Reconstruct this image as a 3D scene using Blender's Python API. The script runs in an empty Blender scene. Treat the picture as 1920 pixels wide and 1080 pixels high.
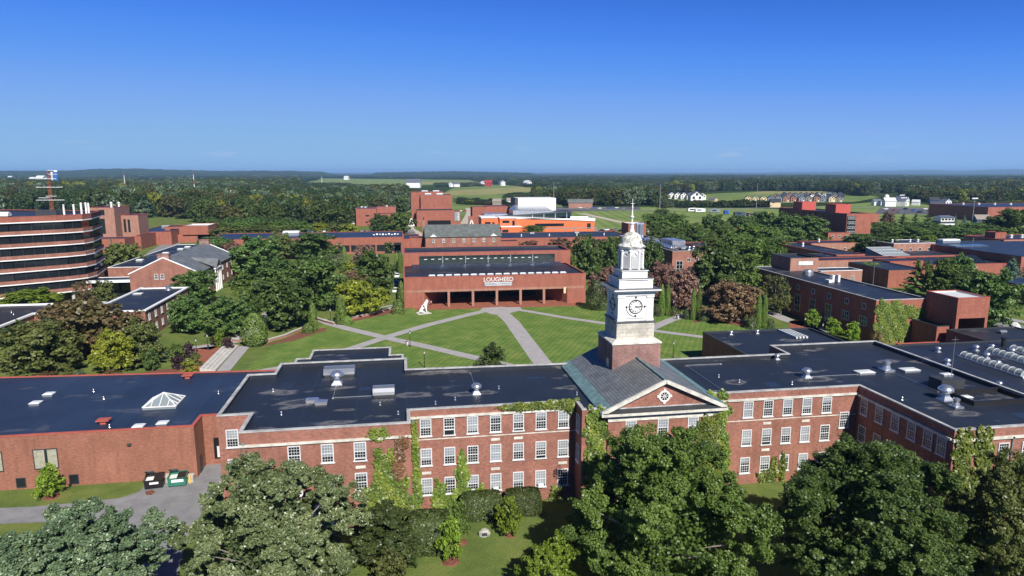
import bpy, math, random
import numpy as np
from mathutils import Vector, Matrix
R = math.radians
SC = bpy.context.scene
COL = SC.collection
random.seed(7)

# ------------------------------------------------------------------ camera, world, sun
FPX, CAM_H, PITCH, YAW = 1270.0, 40.0, math.atan(218/1270.0), R(9.25)
cam_d = bpy.data.cameras.new('camera')
cam_d.sensor_width = 36.0
cam_d.lens = 36.0*FPX/1920.0
cam_d.clip_start, cam_d.clip_end = 0.5, 90000.0
cam = bpy.data.objects.new('camera', cam_d)
COL.objects.link(cam)
cam.location = (0, 0, CAM_H)
cam.rotation_euler = (math.pi/2-PITCH, 0, -YAW)
SC.camera = cam

SUN_EL, SUN_AZ = R(39.5), R(13.5)
w = bpy.data.worlds.new('World'); SC.world = w; w.use_nodes = True
nt = w.node_tree; nt.nodes.clear()
sky = nt.nodes.new('ShaderNodeTexSky'); sky.sky_type = 'NISHITA'; sky.sun_disc = False
sky.sun_elevation = SUN_EL; sky.sun_rotation = math.pi-SUN_AZ
sky.altitude = 2000; sky.air_density = 0.5; sky.dust_density = 0.0; sky.ozone_density = 6.0
def vmul(f):
    x = nt.nodes.new('ShaderNodeVectorMath'); x.operation = 'SCALE'; x.inputs['Scale'].default_value = f; return x
dn, up_ = vmul(0.1), vmul(10.0)
cv = nt.nodes.new('ShaderNodeRGBCurve')      # deeper polarised blue overhead, clear pale blue at the horizon
for ch, P_ in enumerate((((0, 0), (0.05, 0.014), (0.083, 0.037), (0.116, 0.070), (0.185, 0.142), (0.338, 0.186), (0.548, 0.205), (1, 0.25)),
                         ((0, 0), (0.10, 0.06), (0.177, 0.150), (0.246, 0.220), (0.398, 0.298), (0.625, 0.346), (0.876, 0.356), (1, 0.37)),
                         ((0, 0.0), (0.25, 0.24), (0.436, 0.59), (0.578, 0.63), (0.818, 0.61), (1, 0.57)))):
    cu_ = cv.mapping.curves[ch]
    for i, p in enumerate(P_):
        if i == 0: cu_.points[0].location = p
        elif i == len(P_)-1: cu_.points[-1].location = p
        else: cu_.points.new(*p)
    for q in cu_.points: q.handle_type = 'AUTO_CLAMPED'
cv.mapping.extend = 'HORIZONTAL'; cv.mapping.update()
def wn(typ, **kw):
    x = nt.nodes.new('ShaderNode'+typ)
    for k, v in kw.items(): setattr(x, k, v)
    return x
tc, mp_, nz_ = wn('TexCoord'), wn('Mapping'), wn('TexNoise'); mp_.inputs['Scale'].default_value = (14, 14, 90); nz_.inputs['Scale'].default_value = 1.0; nz_.inputs['Detail'].default_value = 6; nz_.inputs['Roughness'].default_value = 0.6
nt.links.new(tc.outputs['Generated'], mp_.inputs[0]); nt.links.new(mp_.outputs[0], nz_.inputs['Vector'])
rp_ = wn('ValToRGB'); rp_.color_ramp.elements[0].position = 0.60; rp_.color_ramp.elements[1].position = 0.74; nt.links.new(nz_.outputs['Fac'], rp_.inputs[0])
sz_ = wn('SeparateXYZ'); nt.links.new(tc.outputs['Generated'], sz_.inputs[0]); bz_ = wn('ValToRGB'); e_ = bz_.color_ramp.elements; e_[0].position = 0.008; e_[0].color = (0, 0, 0, 1); e_[1].position = 0.022; e_[1].color = (0.5, 0.5, 0.5, 1); e2 = e_.new(0.06); e2.color = (0, 0, 0, 1)
nt.links.new(sz_.outputs[2], bz_.inputs[0]); cm_ = wn('Math', operation='MULTIPLY'); nt.links.new(rp_.outputs[0], cm_.inputs[0]); nt.links.new(bz_.outputs[0], cm_.inputs[1])
cmx = wn('MixRGB'); cmx.inputs[2].default_value = (0.38, 0.45, 0.58, 1); nt.links.new(cm_.outputs[0], cmx.inputs[0])
bg = nt.nodes.new('ShaderNodeBackground'); bg.inputs['Strength'].default_value = 0.10
out = nt.nodes.new('ShaderNodeOutputWorld')
nt.links.new(sky.outputs[0], dn.inputs[0]); nt.links.new(dn.outputs[0], cv.inputs['Color']); nt.links.new(cv.outputs[0], cmx.inputs[1]); nt.links.new(cmx.outputs[0], up_.inputs[0]); nt.links.new(up_.outputs[0], bg.inputs['Color'])
nt.links.new(bg.outputs[0], out.inputs['Surface'])
sl = bpy.data.lights.new('sun', 'SUN'); sl.energy = 5.0; sl.angle = R(0.53); sl.color = (1.0, 0.95, 0.86)
so = bpy.data.objects.new('sun', sl); COL.objects.link(so)
sv = Vector((math.sin(SUN_AZ)*math.cos(SUN_EL), -math.cos(SUN_AZ)*math.cos(SUN_EL), math.sin(SUN_EL)))
so.rotation_euler = sv.to_track_quat('Z', 'Y').to_euler(); so.location = (0, 0, 300)
SC.view_settings.view_transform = 'Standard'; SC.view_settings.look = 'None'
SC.view_settings.exposure = 0.5; SC.view_settings.gamma = 1.0
SC.cycles.use_denoising = True
SC.cycles.max_bounces = 5; SC.cycles.diffuse_bounces = 3; SC.cycles.glossy_bounces = 3
SC.cycles.transmission_bounces = 3; SC.cycles.transparent_max_bounces = 6; SC.cycles.volume_bounces = 0

# ------------------------------------------------------------------ pixel (1920 wide photo) -> world on height z
def ray(px, py):
    u = (px-960)/FPX; v = -(py-540)/FPX
    s, c, cp, sp = math.sin(YAW), math.cos(YAW), math.cos(PITCH), math.sin(PITCH)
    return (s*cp+u*c+v*s*sp, c*cp-u*s+v*c*sp, -sp+v*cp)
def at(px, py, z=0.0):
    d = ray(px, py); t = (z-CAM_H)/d[2]
    return (d[0]*t, d[1]*t, z)
def zat(px, py, base):
    """height of the point seen at px,py standing as far out as the ground point base"""
    d = ray(px, py); r = math.hypot(base[0], base[1]); t = r/math.hypot(d[0], d[1])
    return CAM_H+d[2]*t
def mpp(base):
    """metres per photo pixel at a world point"""
    s, c, cp, sp = math.sin(YAW), math.cos(YAW), math.cos(PITCH), math.sin(PITCH)
    return ((base[0]*s+base[1]*c)*cp+(CAM_H-base[2])*sp)/FPX
def proj(x, y, z):
    s, c, cp, sp = math.sin(YAW), math.cos(YAW), math.cos(PITCH), math.sin(PITCH)
    z = z-CAM_H
    wv = (x*s+y*c)*cp-z*sp
    return 960+FPX*(x*c-y*s)/wv, 540-FPX*((x*s+y*c)*sp+z*cp)/wv

# ------------------------------------------------------------------ materials
MATS = {}
def lin(r, g, b):
    f = lambda c: ((c/255+0.055)/1.055)**2.4 if c > 10 else c/255/12.92
    return (f(r), f(g), f(b), 1)
class NT:
    def __init__(s, name):
        s.m = bpy.data.materials.new(name); s.m.use_nodes = True; s.t = s.m.node_tree
        s.b = s.t.nodes['Principled BSDF']; MATS[name] = s.m
    def n(s, typ, **kw):
        x = s.t.nodes.new('ShaderNode'+typ)
        for k, v in kw.items(): setattr(x, k, v)
        return x
    def l(s, a, b): s.t.links.new(a, b)
    def pos(s, scale=(1, 1, 1)):
        g = s.n('NewGeometry'); mp = s.n('Mapping'); mp.inputs['Scale'].default_value = scale
        s.l(g.outputs['Position'], mp.inputs['Vector']); return mp.outputs[0]
    def wallvec(s, scale=1.0):
        g = s.n('NewGeometry'); sp = s.n('SeparateXYZ'); ad = s.n('Math', operation='ADD'); cb = s.n('CombineXYZ')
        s.l(g.outputs['Position'], sp.inputs[0]); s.l(sp.outputs[0], ad.inputs[0]); s.l(sp.outputs[1], ad.inputs[1])
        s.l(ad.outputs[0], cb.inputs[0]); s.l(sp.outputs[2], cb.inputs[1]); return cb.outputs[0]
    def noise(s, scale, detail=3, vec=None, rough=0.55):
        x = s.n('TexNoise'); x.inputs['Scale'].default_value = scale; x.inputs['Detail'].default_value = detail
        x.inputs['Roughness'].default_value = rough
        s.l(vec if vec is not None else s.pos(), x.inputs['Vector']); return x.outputs['Fac']
    def ramp(s, fac, stops):
        x = s.n('ValToRGB'); el = x.color_ramp.elements
        while len(el) < len(stops): el.new(0.5)
        for e, (p, c) in zip(el, stops): e.position = p; e.color = c if len(c) == 4 else (*c, 1)
        s.l(fac, x.inputs[0]); return x.outputs[0]
    def mix(s, fac, a, b, typ='MIX'):
        x = s.n('MixRGB', blend_type=typ)
        for i, v in enumerate((fac, a, b)):
            if hasattr(v, 'is_linked'): s.l(v, x.inputs[i])
            else: x.inputs[i].default_value = v
        return x.outputs[0]
    def base(s, c):
        if hasattr(c, 'is_linked'): s.l(c, s.b.inputs['Base Color'])
        else: s.b.inputs['Base Color'].default_value = c
    def set(s, rough=0.7, metal=0.0, spec=0.5):
        s.b.inputs['Roughness'].default_value = rough; s.b.inputs['Metallic'].default_value = metal
        s.b.inputs['Specular IOR Level'].default_value = spec; return s
    def bump(s, fac, strength=0.3, dist=0.02):
        x = s.n('Bump'); x.inputs['Strength'].default_value = strength; x.inputs['Distance'].default_value = dist
        s.l(fac, x.inputs['Height']); s.l(x.outputs[0], s.b.inputs['Normal'])
G = lambda v: (v, v, v, 1)
def plain(name, col, rough=0.6, metal=0.0, spec=0.5, var=0.12, scale=0.8):
    n = NT(name); f = n.noise(scale, 4)
    lo = tuple(c*(1-var) for c in col[:3])+(1,); hi = tuple(min(1, c*(1+var)) for c in col[:3])+(1,)
    n.base(n.ramp(f, [(0.3, lo), (0.7, hi)])); n.set(rough, metal, spec); return n.m
def brick(name, c1, c2, mortar, var=0.22):
    n = NT(name); v = n.wallvec()
    t = n.n('TexBrick'); n.l(v, t.inputs['Vector']); t.inputs['Scale'].default_value = 1
    t.inputs['Brick Width'].default_value = 0.24; t.inputs['Row Height'].default_value = 0.085
    t.inputs['Mortar Size'].default_value = 0.010; t.inputs['Color1'].default_value = c1
    t.inputs['Color2'].default_value = c2; t.inputs['Mortar'].default_value = mortar
    big = n.ramp(n.noise(0.35, 5), [(0.3, G(1-var)), (0.7, G(1+var*0.5))])
    fine = n.ramp(n.noise(1.0, 3, n.pos((2.0, 2.0, 6)), 0.7), [(0.32, G(0.74)), (0.68, G(1.2))])
    strk = n.ramp(n.noise(1.0, 4, n.pos((1.1, 1.1, 0.10)), 0.6), [(0.36, G(0.88)), (0.55, G(1.03))])
    c = n.mix(1, n.mix(1, n.mix(1, t.outputs[0], big, 'MULTIPLY'), fine, 'MULTIPLY'), strk, 'MULTIPLY')
    n.base(c); n.set(0.85, 0, 0.25); n.bump(t.outputs['Fac'], 0.25, -0.01); return n.m
brick('brick_hall', (0.31, 0.103, 0.071, 1), (0.215, 0.067, 0.047, 1), (0.36, 0.255, 0.20, 1))
brick('brick_annex', (0.285, 0.098, 0.060, 1), (0.235, 0.080, 0.050, 1), (0.32, 0.20, 0.15, 1), 0.15)
brick('brick_red', (0.325, 0.094, 0.060, 1), (0.26, 0.073, 0.048, 1), (0.32, 0.175, 0.13, 1), 0.15)
brick('brick_pale', (0.35, 0.155, 0.11, 1), (0.30, 0.13, 0.095, 1), (0.36, 0.26, 0.20, 1), 0.15)
brick('brick_old', (0.30, 0.12, 0.10, 1), (0.21, 0.08, 0.068, 1), (0.42, 0.36, 0.33, 1), 0.35)
def n_half(n, s):
    m = n.n('Math', operation='MULTIPLY'); m.inputs[1].default_value = 0.5; n.l(s, m.inputs[0]); return m.outputs[0]
def membrane(name, col, sx=3.0, stain=0.5, rough=0.42, spots=None, sm=1.45):
    n = NT(name); g = n.pos((1, 1, 1))
    t = n.n('TexBrick'); n.l(g, t.inputs['Vector']); t.inputs['Scale'].default_value = 1; t.offset = 0.0
    t.inputs['Brick Width'].default_value = sx; t.inputs['Row Height'].default_value = sx*5
    t.inputs['Mortar Size'].default_value = 0.05; t.inputs['Color1'].default_value = col
    t.inputs['Color2'].default_value = tuple(c*0.82 for c in col[:3])+(1,)
    t.inputs['Mortar'].default_value = tuple(c*sm for c in col[:3])+(1,)
    big = n.ramp(n.noise(0.12, 5), [(0.3, G(0.75)), (0.7, G(1.25))])
    c = n.mix(1, t.outputs[0], big, 'MULTIPLY')
    mp = n.pos((0.10, 0.22, 1)); nz = n.noise(1.0, 5, mp, 0.6)
    edge = n.ramp(nz, [(0.60, G(0)), (0.66, G(stain)), (0.69, G(stain*0.25)), (0.76, G(stain*0.1))])
    c = n.mix(edge, c, (0.17, 0.16, 0.16, 1))
    for sx_, sy_, rx_, ry_ in (spots or ()):          # dried ponds: a pale rim round a darker middle
        g_ = n.n('NewGeometry'); sb = n.n('VectorMath', operation='SUBTRACT'); sb.inputs[1].default_value = (sx_, sy_, 0); n.l(g_.outputs['Position'], sb.inputs[0])
        dv = n.n('VectorMath', operation='MULTIPLY'); dv.inputs[1].default_value = (1/rx_, 1/ry_, 0); n.l(sb.outputs[0], dv.inputs[0]); ln = n.n('VectorMath', operation='LENGTH'); n.l(dv.outputs[0], ln.inputs[0])
        ad = n.n('Math', operation='MULTIPLY_ADD'); n.l(n.noise(0.55, 5, None, 0.65), ad.inputs[0]); ad.inputs[1].default_value = 1.7; n.l(ln.outputs['Value'], ad.inputs[2])
        c = n.mix(n.ramp(n_half(n, ad.outputs[0]), [(0.40, G(0.10)), (0.62, G(0.25)), (0.74, G(0.85)), (0.82, G(0.3)), (0.9, G(0))]), c, (0.15, 0.145, 0.14, 1))
    fleck = n.ramp(n.noise(3.5, 5), [(0.62, G(0)), (0.8, G(0.35))])
    c = n.mix(fleck, c, (0.08, 0.085, 0.1, 1))
    n.base(c); n.set(rough, 0, 0.5); n.bump(n.noise(1.6, 4), 0.12, 0.05); return n.m
membrane('roof_black', (0.0135, 0.019, 0.031, 1), 3.0, 0.8, 0.55, [(-13.2, 83.2, 3.6, 1.5), (1.0, 83.8, 3.0, 1.3), (8.0, 83.2, 4.6, 1.1), (21.2, 83.6, 2.2, 0.9), (55.5, 81.5, 3.4, 1.2), (44.0, 82.0, 1.8, 1.4), (65.0, 66.5, 2.4, 1.0), (71.5, 88.0, 2.2, 1.2), (-7.0, 79.5, 1.6, 0.5)])
membrane('roof_blue', (0.019, 0.033, 0.066, 1), 2.6, 0.3, 0.5, None, 0.55)
membrane('roof_dark', (0.017, 0.022, 0.034, 1), 4, 0.5, 0.5)
plain('roof_white', (0.55, 0.58, 0.58, 1), 0.6)
def shingle(name, c1, c2, ridge_axis_y=True):
    n = NT(name); g = n.n('NewGeometry'); sp = n.n('SeparateXYZ'); cb = n.n('CombineXYZ')
    n.l(g.outputs['Position'], sp.inputs[0])
    n.l(sp.outputs[1 if ridge_axis_y else 0], cb.inputs[0])
    m = n.n('Math', operation='MULTIPLY'); m.inputs[1].default_value = 1.0
    n.l(sp.outputs[2], m.inputs[0]); n.l(m.outputs[0], cb.inputs[1])
    t = n.n('TexBrick'); n.l(cb.outputs[0], t.inputs['Vector']); t.inputs['Scale'].default_value = 1
    t.inputs['Brick Width'].default_value = 0.5; t.inputs['Row Height'].default_value = 0.16
    t.inputs['Mortar Size'].default_value = 0.018; t.inputs['Color1'].default_value = c1
    t.inputs['Color2'].default_value = c2; t.inputs['Mortar'].default_value = tuple(c*0.4 for c in c1[:3])+(1,)
    big = n.ramp(n.noise(0.5, 5), [(0.3, G(0.72)), (0.7, G(1.25))])
    n.base(n.mix(1, t.outputs[0], big, 'MULTIPLY')); n.set(0.55, 0, 0.5); return n.m
shingle('slate', (0.172, 0.188, 0.195, 1), (0.12, 0.132, 0.14, 1))
shingle('slate_green', (0.155, 0.172, 0.165, 1), (0.112, 0.126, 0.122, 1), False)
plain('white_paint', (0.70, 0.70, 0.69, 1), 0.5, var=0.06)
plain('lead', (0.10, 0.105, 0.115, 1), 0.5, 0.2, var=0.3)
plain('louvre_grey', (0.46, 0.47, 0.48, 1), 0.6)
plain('sash_white', (0.60, 0.61, 0.62, 1), 0.5, var=0.08)
n = NT('white_dome'); f = n.noise(1.8, 6, None, 0.7)
n.base(n.ramp(f, [(0.40, (0.19, 0.18, 0.15, 1)), (0.50, (0.55, 0.54, 0.50, 1)), (0.6, (0.74, 0.73, 0.70, 1))])); n.set(0.7)
def stone(name, c, bw, rh):
    n = NT(name); t = n.n('TexBrick'); n.l(n.wallvec(), t.inputs['Vector']); t.inputs['Scale'].default_value = 1
    t.inputs['Brick Width'].default_value = bw; t.inputs['Row Height'].default_value = rh; t.inputs['Mortar Size'].default_value = 0.018
    t.inputs['Color1'].default_value = c; t.inputs['Color2'].default_value = tuple(x*0.88 for x in c[:3])+(1,)
    t.inputs['Mortar'].default_value = tuple(x*0.45 for x in c[:3])+(1,)
    big = n.ramp(n.noise(0.9, 6, None, 0.65), [(0.32, G(0.66)), (0.6, G(1.08))])
    n.base(n.mix(1, t.outputs[0], big, 'MULTIPLY')); n.set(0.8, 0, 0.3); return n.m
stone('limestone', (0.52, 0.49, 0.42, 1), 1.15, 0.5)
plain('stone_trim', (0.55, 0.53, 0.47, 1), 0.8, var=0.3, scale=1.2)
plain('coping_grey', (0.36, 0.36, 0.36, 1), 0.7, var=0.35, scale=1.0)
plain('coping_red', (0.36, 0.085, 0.055, 1), 0.6)
plain('fascia_white', (0.78, 0.79, 0.80, 1), 0.5, var=0.05)
plain('orange_metal', (0.60, 0.140, 0.040, 1), 0.6, var=0.05)
plain('red_panel', (0.42, 0.075, 0.055, 1), 0.6, var=0.06)
plain('metal_grey', (0.55, 0.57, 0.60, 1), 0.35, 0.85, var=0.12)
plain('metal_shiny', (0.80, 0.81, 0.82, 1), 0.28, 0.9, var=0.06)
plain('metal_dark', (0.05, 0.055, 0.06, 1), 0.5, 0.3)
plain('copper', (0.115, 0.195, 0.20, 1), 0.55, var=0.4, scale=1.5)
plain('black_paint', (0.012, 0.012, 0.014, 1), 0.45)
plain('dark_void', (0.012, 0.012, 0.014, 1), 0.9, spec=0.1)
plain('concrete', (0.45, 0.43, 0.40, 1), 0.85, var=0.15)
plain('white_stone', (0.78, 0.78, 0.75, 1), 0.6, var=0.1)
plain('boulder', (0.34, 0.33, 0.31, 1), 0.9, var=0.4, scale=3)
plain('mulch', (0.155, 0.052, 0.032, 1), 0.95, var=0.45, scale=4)
plain('bark', (0.10, 0.075, 0.055, 1), 0.9, var=0.3, scale=3)
plain('bark_pale', (0.24, 0.21, 0.18, 1), 0.9, var=0.3, scale=3)
plain('yellow_paint', (0.75, 0.46, 0.03, 1), 0.5)
plain('green_paint', (0.03, 0.17, 0.12, 1), 0.45)
plain('blue_paint', (0.03, 0.12, 0.40, 1), 0.45)
plain('mast_orange', (0.30, 0.085, 0.045, 1), 0.5)
plain('cream', (0.62, 0.50, 0.30, 1), 0.7)
plain('navy_wall', (0.035, 0.055, 0.10, 1), 0.7)
plain('blind', (0.20, 0.225, 0.25, 1), 0.7, var=0.3, scale=0.35)
plain('curtain', (0.30, 0.29, 0.22, 1), 0.8, var=0.25, scale=2.5)
plain('skin', (0.52, 0.33, 0.25, 1), 0.6)
plain('hair', (0.03, 0.02, 0.015, 1), 0.6)
plain('cloth_white', (0.75, 0.75, 0.75, 1), 0.8)
plain('cloth_dark', (0.03, 0.03, 0.04, 1), 0.8)
plain('cloth_blue', (0.06, 0.10, 0.22, 1), 0.8)
plain('sign_grey', (0.20, 0.25, 0.30, 1), 0.6)
plain('sign_plate', (0.50, 0.53, 0.56, 1), 0.6)
plain('sign_ink', (0.05, 0.065, 0.085, 1), 0.6)
plain('barn_red', (0.30, 0.03, 0.03, 1), 0.7)
n = NT('glass_dark'); n.base((0.012, 0.016, 0.020, 1)); n.set(0.06, 0, 0.6)
n = NT('glass_green'); n.base(n.ramp(n.noise(0.5, 2), [(0.3, (0.008, 0.018, 0.018, 1)), (0.7, (0.018, 0.036, 0.036, 1))])); n.set(0.08, 0, 0.6)
n = NT('glass_roof'); n.base((0.20, 0.235, 0.25, 1)); n.set(0.12, 0, 0.7)
n = NT('plastic_dome'); n.base((0.62, 0.64, 0.66, 1)); n.set(0.25, 0, 0.6)
# ground covers
def grass(name, cols, stripes=None, sc=0.22):
    n = NT(name)
    a = n.ramp(n.noise(sc, 6, None, 0.65), [(0.3, cols[0]), (0.5, cols[1]), (0.72, cols[2])])
    b = n.ramp(n.noise(5.0, 4), [(0.3, G(0.75)), (0.7, G(1.25))])
    worn = n.ramp(n.noise(sc*0.45, 7, None, 0.7), [(0.56, G(0)), (0.70, G(0.55))])
    c = n.mix(1, n.mix(worn, a, tuple(min(1, x*k) for x, k in zip(cols[2][:3], (1.25, 1.02, 1.1)))+(1,)), b, 'MULTIPLY')
    if stripes:
        for ang, wid, am in stripes:
            mp = n.n('Mapping'); mp.inputs['Rotation'].default_value = (0, 0, R(ang)); g = n.n('NewGeometry')
            n.l(g.outputs['Position'], mp.inputs['Vector'])
            wv = n.n('TexWave', wave_type='BANDS', bands_direction='X'); wv.inputs['Scale'].default_value = 0.31416/wid*1.0
            wv.inputs['Distortion'].default_value = 2.0; wv.inputs['Detail'].default_value = 2; wv.inputs['Detail Scale'].default_value = 0.4
            n.l(mp.outputs[0], wv.inputs['Vector'])
            c = n.mix(1, c, n.ramp(wv.outputs['Fac'], [(0.3, G(1-am)), (0.7, G(1+am))]), 'MULTIPLY')
    n.base(c); n.set(0.95, 0, 0.1); n.bump(n.noise(9, 3), 0.4, 0.05); return n.m
grass('grass_lawn', [(0.072, 0.128, 0.026, 1), (0.108, 0.172, 0.037, 1), (0.175, 0.215, 0.058, 1)], [(28, 1.3, 0.085)])
grass('grass_plain', [(0.072, 0.105, 0.026, 1), (0.105, 0.145, 0.036, 1), (0.16, 0.18, 0.052, 1)])
grass('grass_field', [(0.112, 0.163, 0.044, 1), (0.150, 0.206, 0.056, 1), (0.213, 0.237, 0.075, 1)], [(9, 9, 0.12)], 0.02)
grass('hay_field', [(0.188, 0.188, 0.062, 1), (0.250, 0.237, 0.088, 1), (0.312, 0.269, 0.112, 1)], None, 0.012)
grass('meadow', [(0.081, 0.135, 0.034, 1), (0.135, 0.189, 0.047, 1), (0.216, 0.230, 0.074, 1)], None, 0.015)
n = NT('forest_floor'); v = n.noise(0.004, 8, None, 0.7)
n.base(n.ramp(v, [(0.32, (0.016, 0.030, 0.012, 1)), (0.52, (0.030, 0.050, 0.016, 1)), (0.66, (0.055, 0.075, 0.025, 1)), (0.74, (0.11, 0.12, 0.045, 1))]))
n.set(1, 0, 0.0); n.bump(n.noise(0.08, 4), 1.0, 6.0)
def paving(name, c, var=0.12):
    n = NT(name); a = n.ramp(n.noise(0.5, 6, None, 0.65), [(0.3, tuple(x*(1-var) for x in c[:3])+(1,)), (0.7, tuple(x*(1+var) for x in c[:3])+(1,))])
    b = n.ramp(n.noise(25, 2), [(0.3, G(0.9)), (0.7, G(1.1))]); a = n.mix(n.ramp(n.noise(0.9, 6, None, 0.7), [(0.60, G(0)), (0.74, G(0.5))]), a, (c[0]*0.6, c[1]*0.58, c[2]*0.5, 1)); n.base(n.mix(1, a, b, 'MULTIPLY')); n.set(0.9, 0, 0.25); return n.m
paving('asphalt', (0.205, 0.205, 0.215, 1), 0.2)
paving('asphalt_dark', (0.09, 0.09, 0.10, 1), 0.2)
paving('path_concrete', (0.32, 0.305, 0.305, 1))
paving('path_pale', (0.42, 0.37, 0.31, 1))
n = NT('brick_paver'); t = n.n('TexBrick'); n.l(n.pos(), t.inputs['Vector']); t.inputs['Scale'].default_value = 1
t.inputs['Brick Width'].default_value = 0.4; t.inputs['Row Height'].default_value = 0.2; t.inputs['Mortar Size'].default_value = 0.012
t.inputs['Color1'].default_value = (0.30, 0.095, 0.055, 1); t.inputs['Color2'].default_value = (0.23, 0.07, 0.045, 1); t.inputs['Mortar'].default_value = (0.25, 0.16, 0.12, 1)
n.base(n.mix(1, t.outputs[0], n.ramp(n.noise(0.6, 5), [(0.3, G(0.8)), (0.7, G(1.15))]), 'MULTIPLY')); n.set(0.9, 0, 0.2)
# leaves: colour varies leaf by leaf and clump by clump through the 'tint' attribute, and tree by tree
def leaf(name, c0, c1, c2, trans=0.32, gloss=0.35):
    n = NT(name); a = n.n('Attribute', attribute_name='tint'); oi = n.n('ObjectInfo')
    c = n.ramp(a.outputs['Fac'], [(0.0, c0), (0.5, c1), (1.0, c2)])
    hv = n.n('HueSaturation'); mr = n.n('MapRange'); n.l(oi.outputs['Random'], mr.inputs[0])
    mr.inputs[3].default_value = 0.74; mr.inputs[4].default_value = 1.30
    mh = n.n('MapRange'); n.l(oi.outputs['Random'], mh.inputs[0]); mh.inputs[3].default_value = 0.488; mh.inputs[4].default_value = 0.508
    n.l(mr.outputs[0], hv.inputs['Value']); n.l(mh.outputs[0], hv.inputs['Hue']); n.l(c, hv.inputs['Color'])
    n.l(hv.outputs[0], n.b.inputs['Base Color']); n.set(0.42, 0, gloss)
    tr = n.n('BsdfTranslucent'); n.l(hv.outputs[0], tr.inputs[0]); mx = n.n('MixShader'); mx.inputs[0].default_value = trans
    n.l(n.b.outputs[0], mx.inputs[1]); n.l(tr.outputs[0], mx.inputs[2]); n.l(mx.outputs[0], n.t.nodes['Material Output'].inputs['Surface'])
    return n.m
leaf('leaf_dark', (0.0449, 0.0905, 0.0261, 1), (0.0954, 0.1608, 0.0392, 1), (0.1740, 0.2513, 0.0652, 1))
leaf('leaf_green', (0.0598, 0.1107, 0.0237, 1), (0.1196, 0.1918, 0.0396, 1), (0.2070, 0.2876, 0.0633, 1))
leaf('leaf_olive', (0.0716, 0.0954, 0.0273, 1), (0.1278, 0.1535, 0.0425, 1), (0.2130, 0.2303, 0.0683, 1))
leaf('leaf_yellow', (0.1194, 0.1449, 0.0205, 1), (0.2303, 0.2644, 0.0307, 1), (0.4093, 0.4263, 0.0511, 1))
leaf('leaf_lime', (0.1023, 0.1705, 0.0205, 1), (0.1790, 0.2813, 0.0307, 1), (0.3240, 0.4263, 0.0511, 1))
leaf('leaf_rust', (0.1204, 0.0806, 0.0464, 1), (0.2088, 0.1306, 0.0787, 1), (0.3052, 0.2018, 0.1109, 1))
leaf('leaf_pink', (0.1582, 0.0916, 0.0706, 1), (0.2516, 0.1449, 0.1105, 1), (0.3452, 0.2069, 0.1611, 1))
leaf('leaf_bronze', (0.0942, 0.0938, 0.0320, 1), (0.1862, 0.1500, 0.0619, 1), (0.3041, 0.1969, 0.1033, 1))
leaf('leaf_purple', (0.0307, 0.0170, 0.0222, 1), (0.0580, 0.0307, 0.0392, 1), (0.0939, 0.0478, 0.0563, 1))
leaf('leaf_pale', (0.0945, 0.1486, 0.0576, 1), (0.1847, 0.2521, 0.1019, 1), (0.3377, 0.4051, 0.1950, 1), 0.2, 0.6)
leaf('leaf_greygreen', (0.0592, 0.1000, 0.0523, 1), (0.1092, 0.1639, 0.0827, 1), (0.2162, 0.2777, 0.1481, 1), 0.2, 0.6)
leaf('leaf_spruce', (0.0396, 0.0891, 0.0593, 1), (0.0832, 0.1543, 0.1109, 1), (0.1484, 0.2474, 0.1979, 1), 0.1)
leaf('leaf_yew', (0.0285, 0.0471, 0.0143, 1), (0.0513, 0.0776, 0.0199, 1), (0.0883, 0.1177, 0.0314, 1), 0.1)
leaf('leaf_arbor', (0.0633, 0.1148, 0.0237, 1), (0.1148, 0.1861, 0.0356, 1), (0.1821, 0.2574, 0.0554, 1), 0.12)
leaf('leaf_ivy', (0.0522, 0.0880, 0.0140, 1), (0.1149, 0.1633, 0.0234, 1), (0.2219, 0.2577, 0.0398, 1), 0.2)
leaf('leaf_ivyred', (0.1194, 0.0853, 0.0341, 1), (0.2046, 0.1109, 0.0511, 1), (0.2899, 0.1705, 0.0683, 1), 0.2)

leaf('leaf_wood', (0.0172, 0.0386, 0.0126, 1), (0.0431, 0.0773, 0.0228, 1), (0.0891, 0.1311, 0.0354, 1), 0.2, 0.2)
leaf('leaf_wood_light', (0.0316, 0.0580, 0.0152, 1), (0.0690, 0.1049, 0.0253, 1), (0.1222, 0.1628, 0.0405, 1), 0.2, 0.2)
leaf('leaf_wood_olive', (0.0460, 0.0552, 0.0177, 1), (0.0891, 0.0938, 0.0278, 1), (0.1437, 0.1380, 0.0443, 1), 0.2, 0.2)

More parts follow.
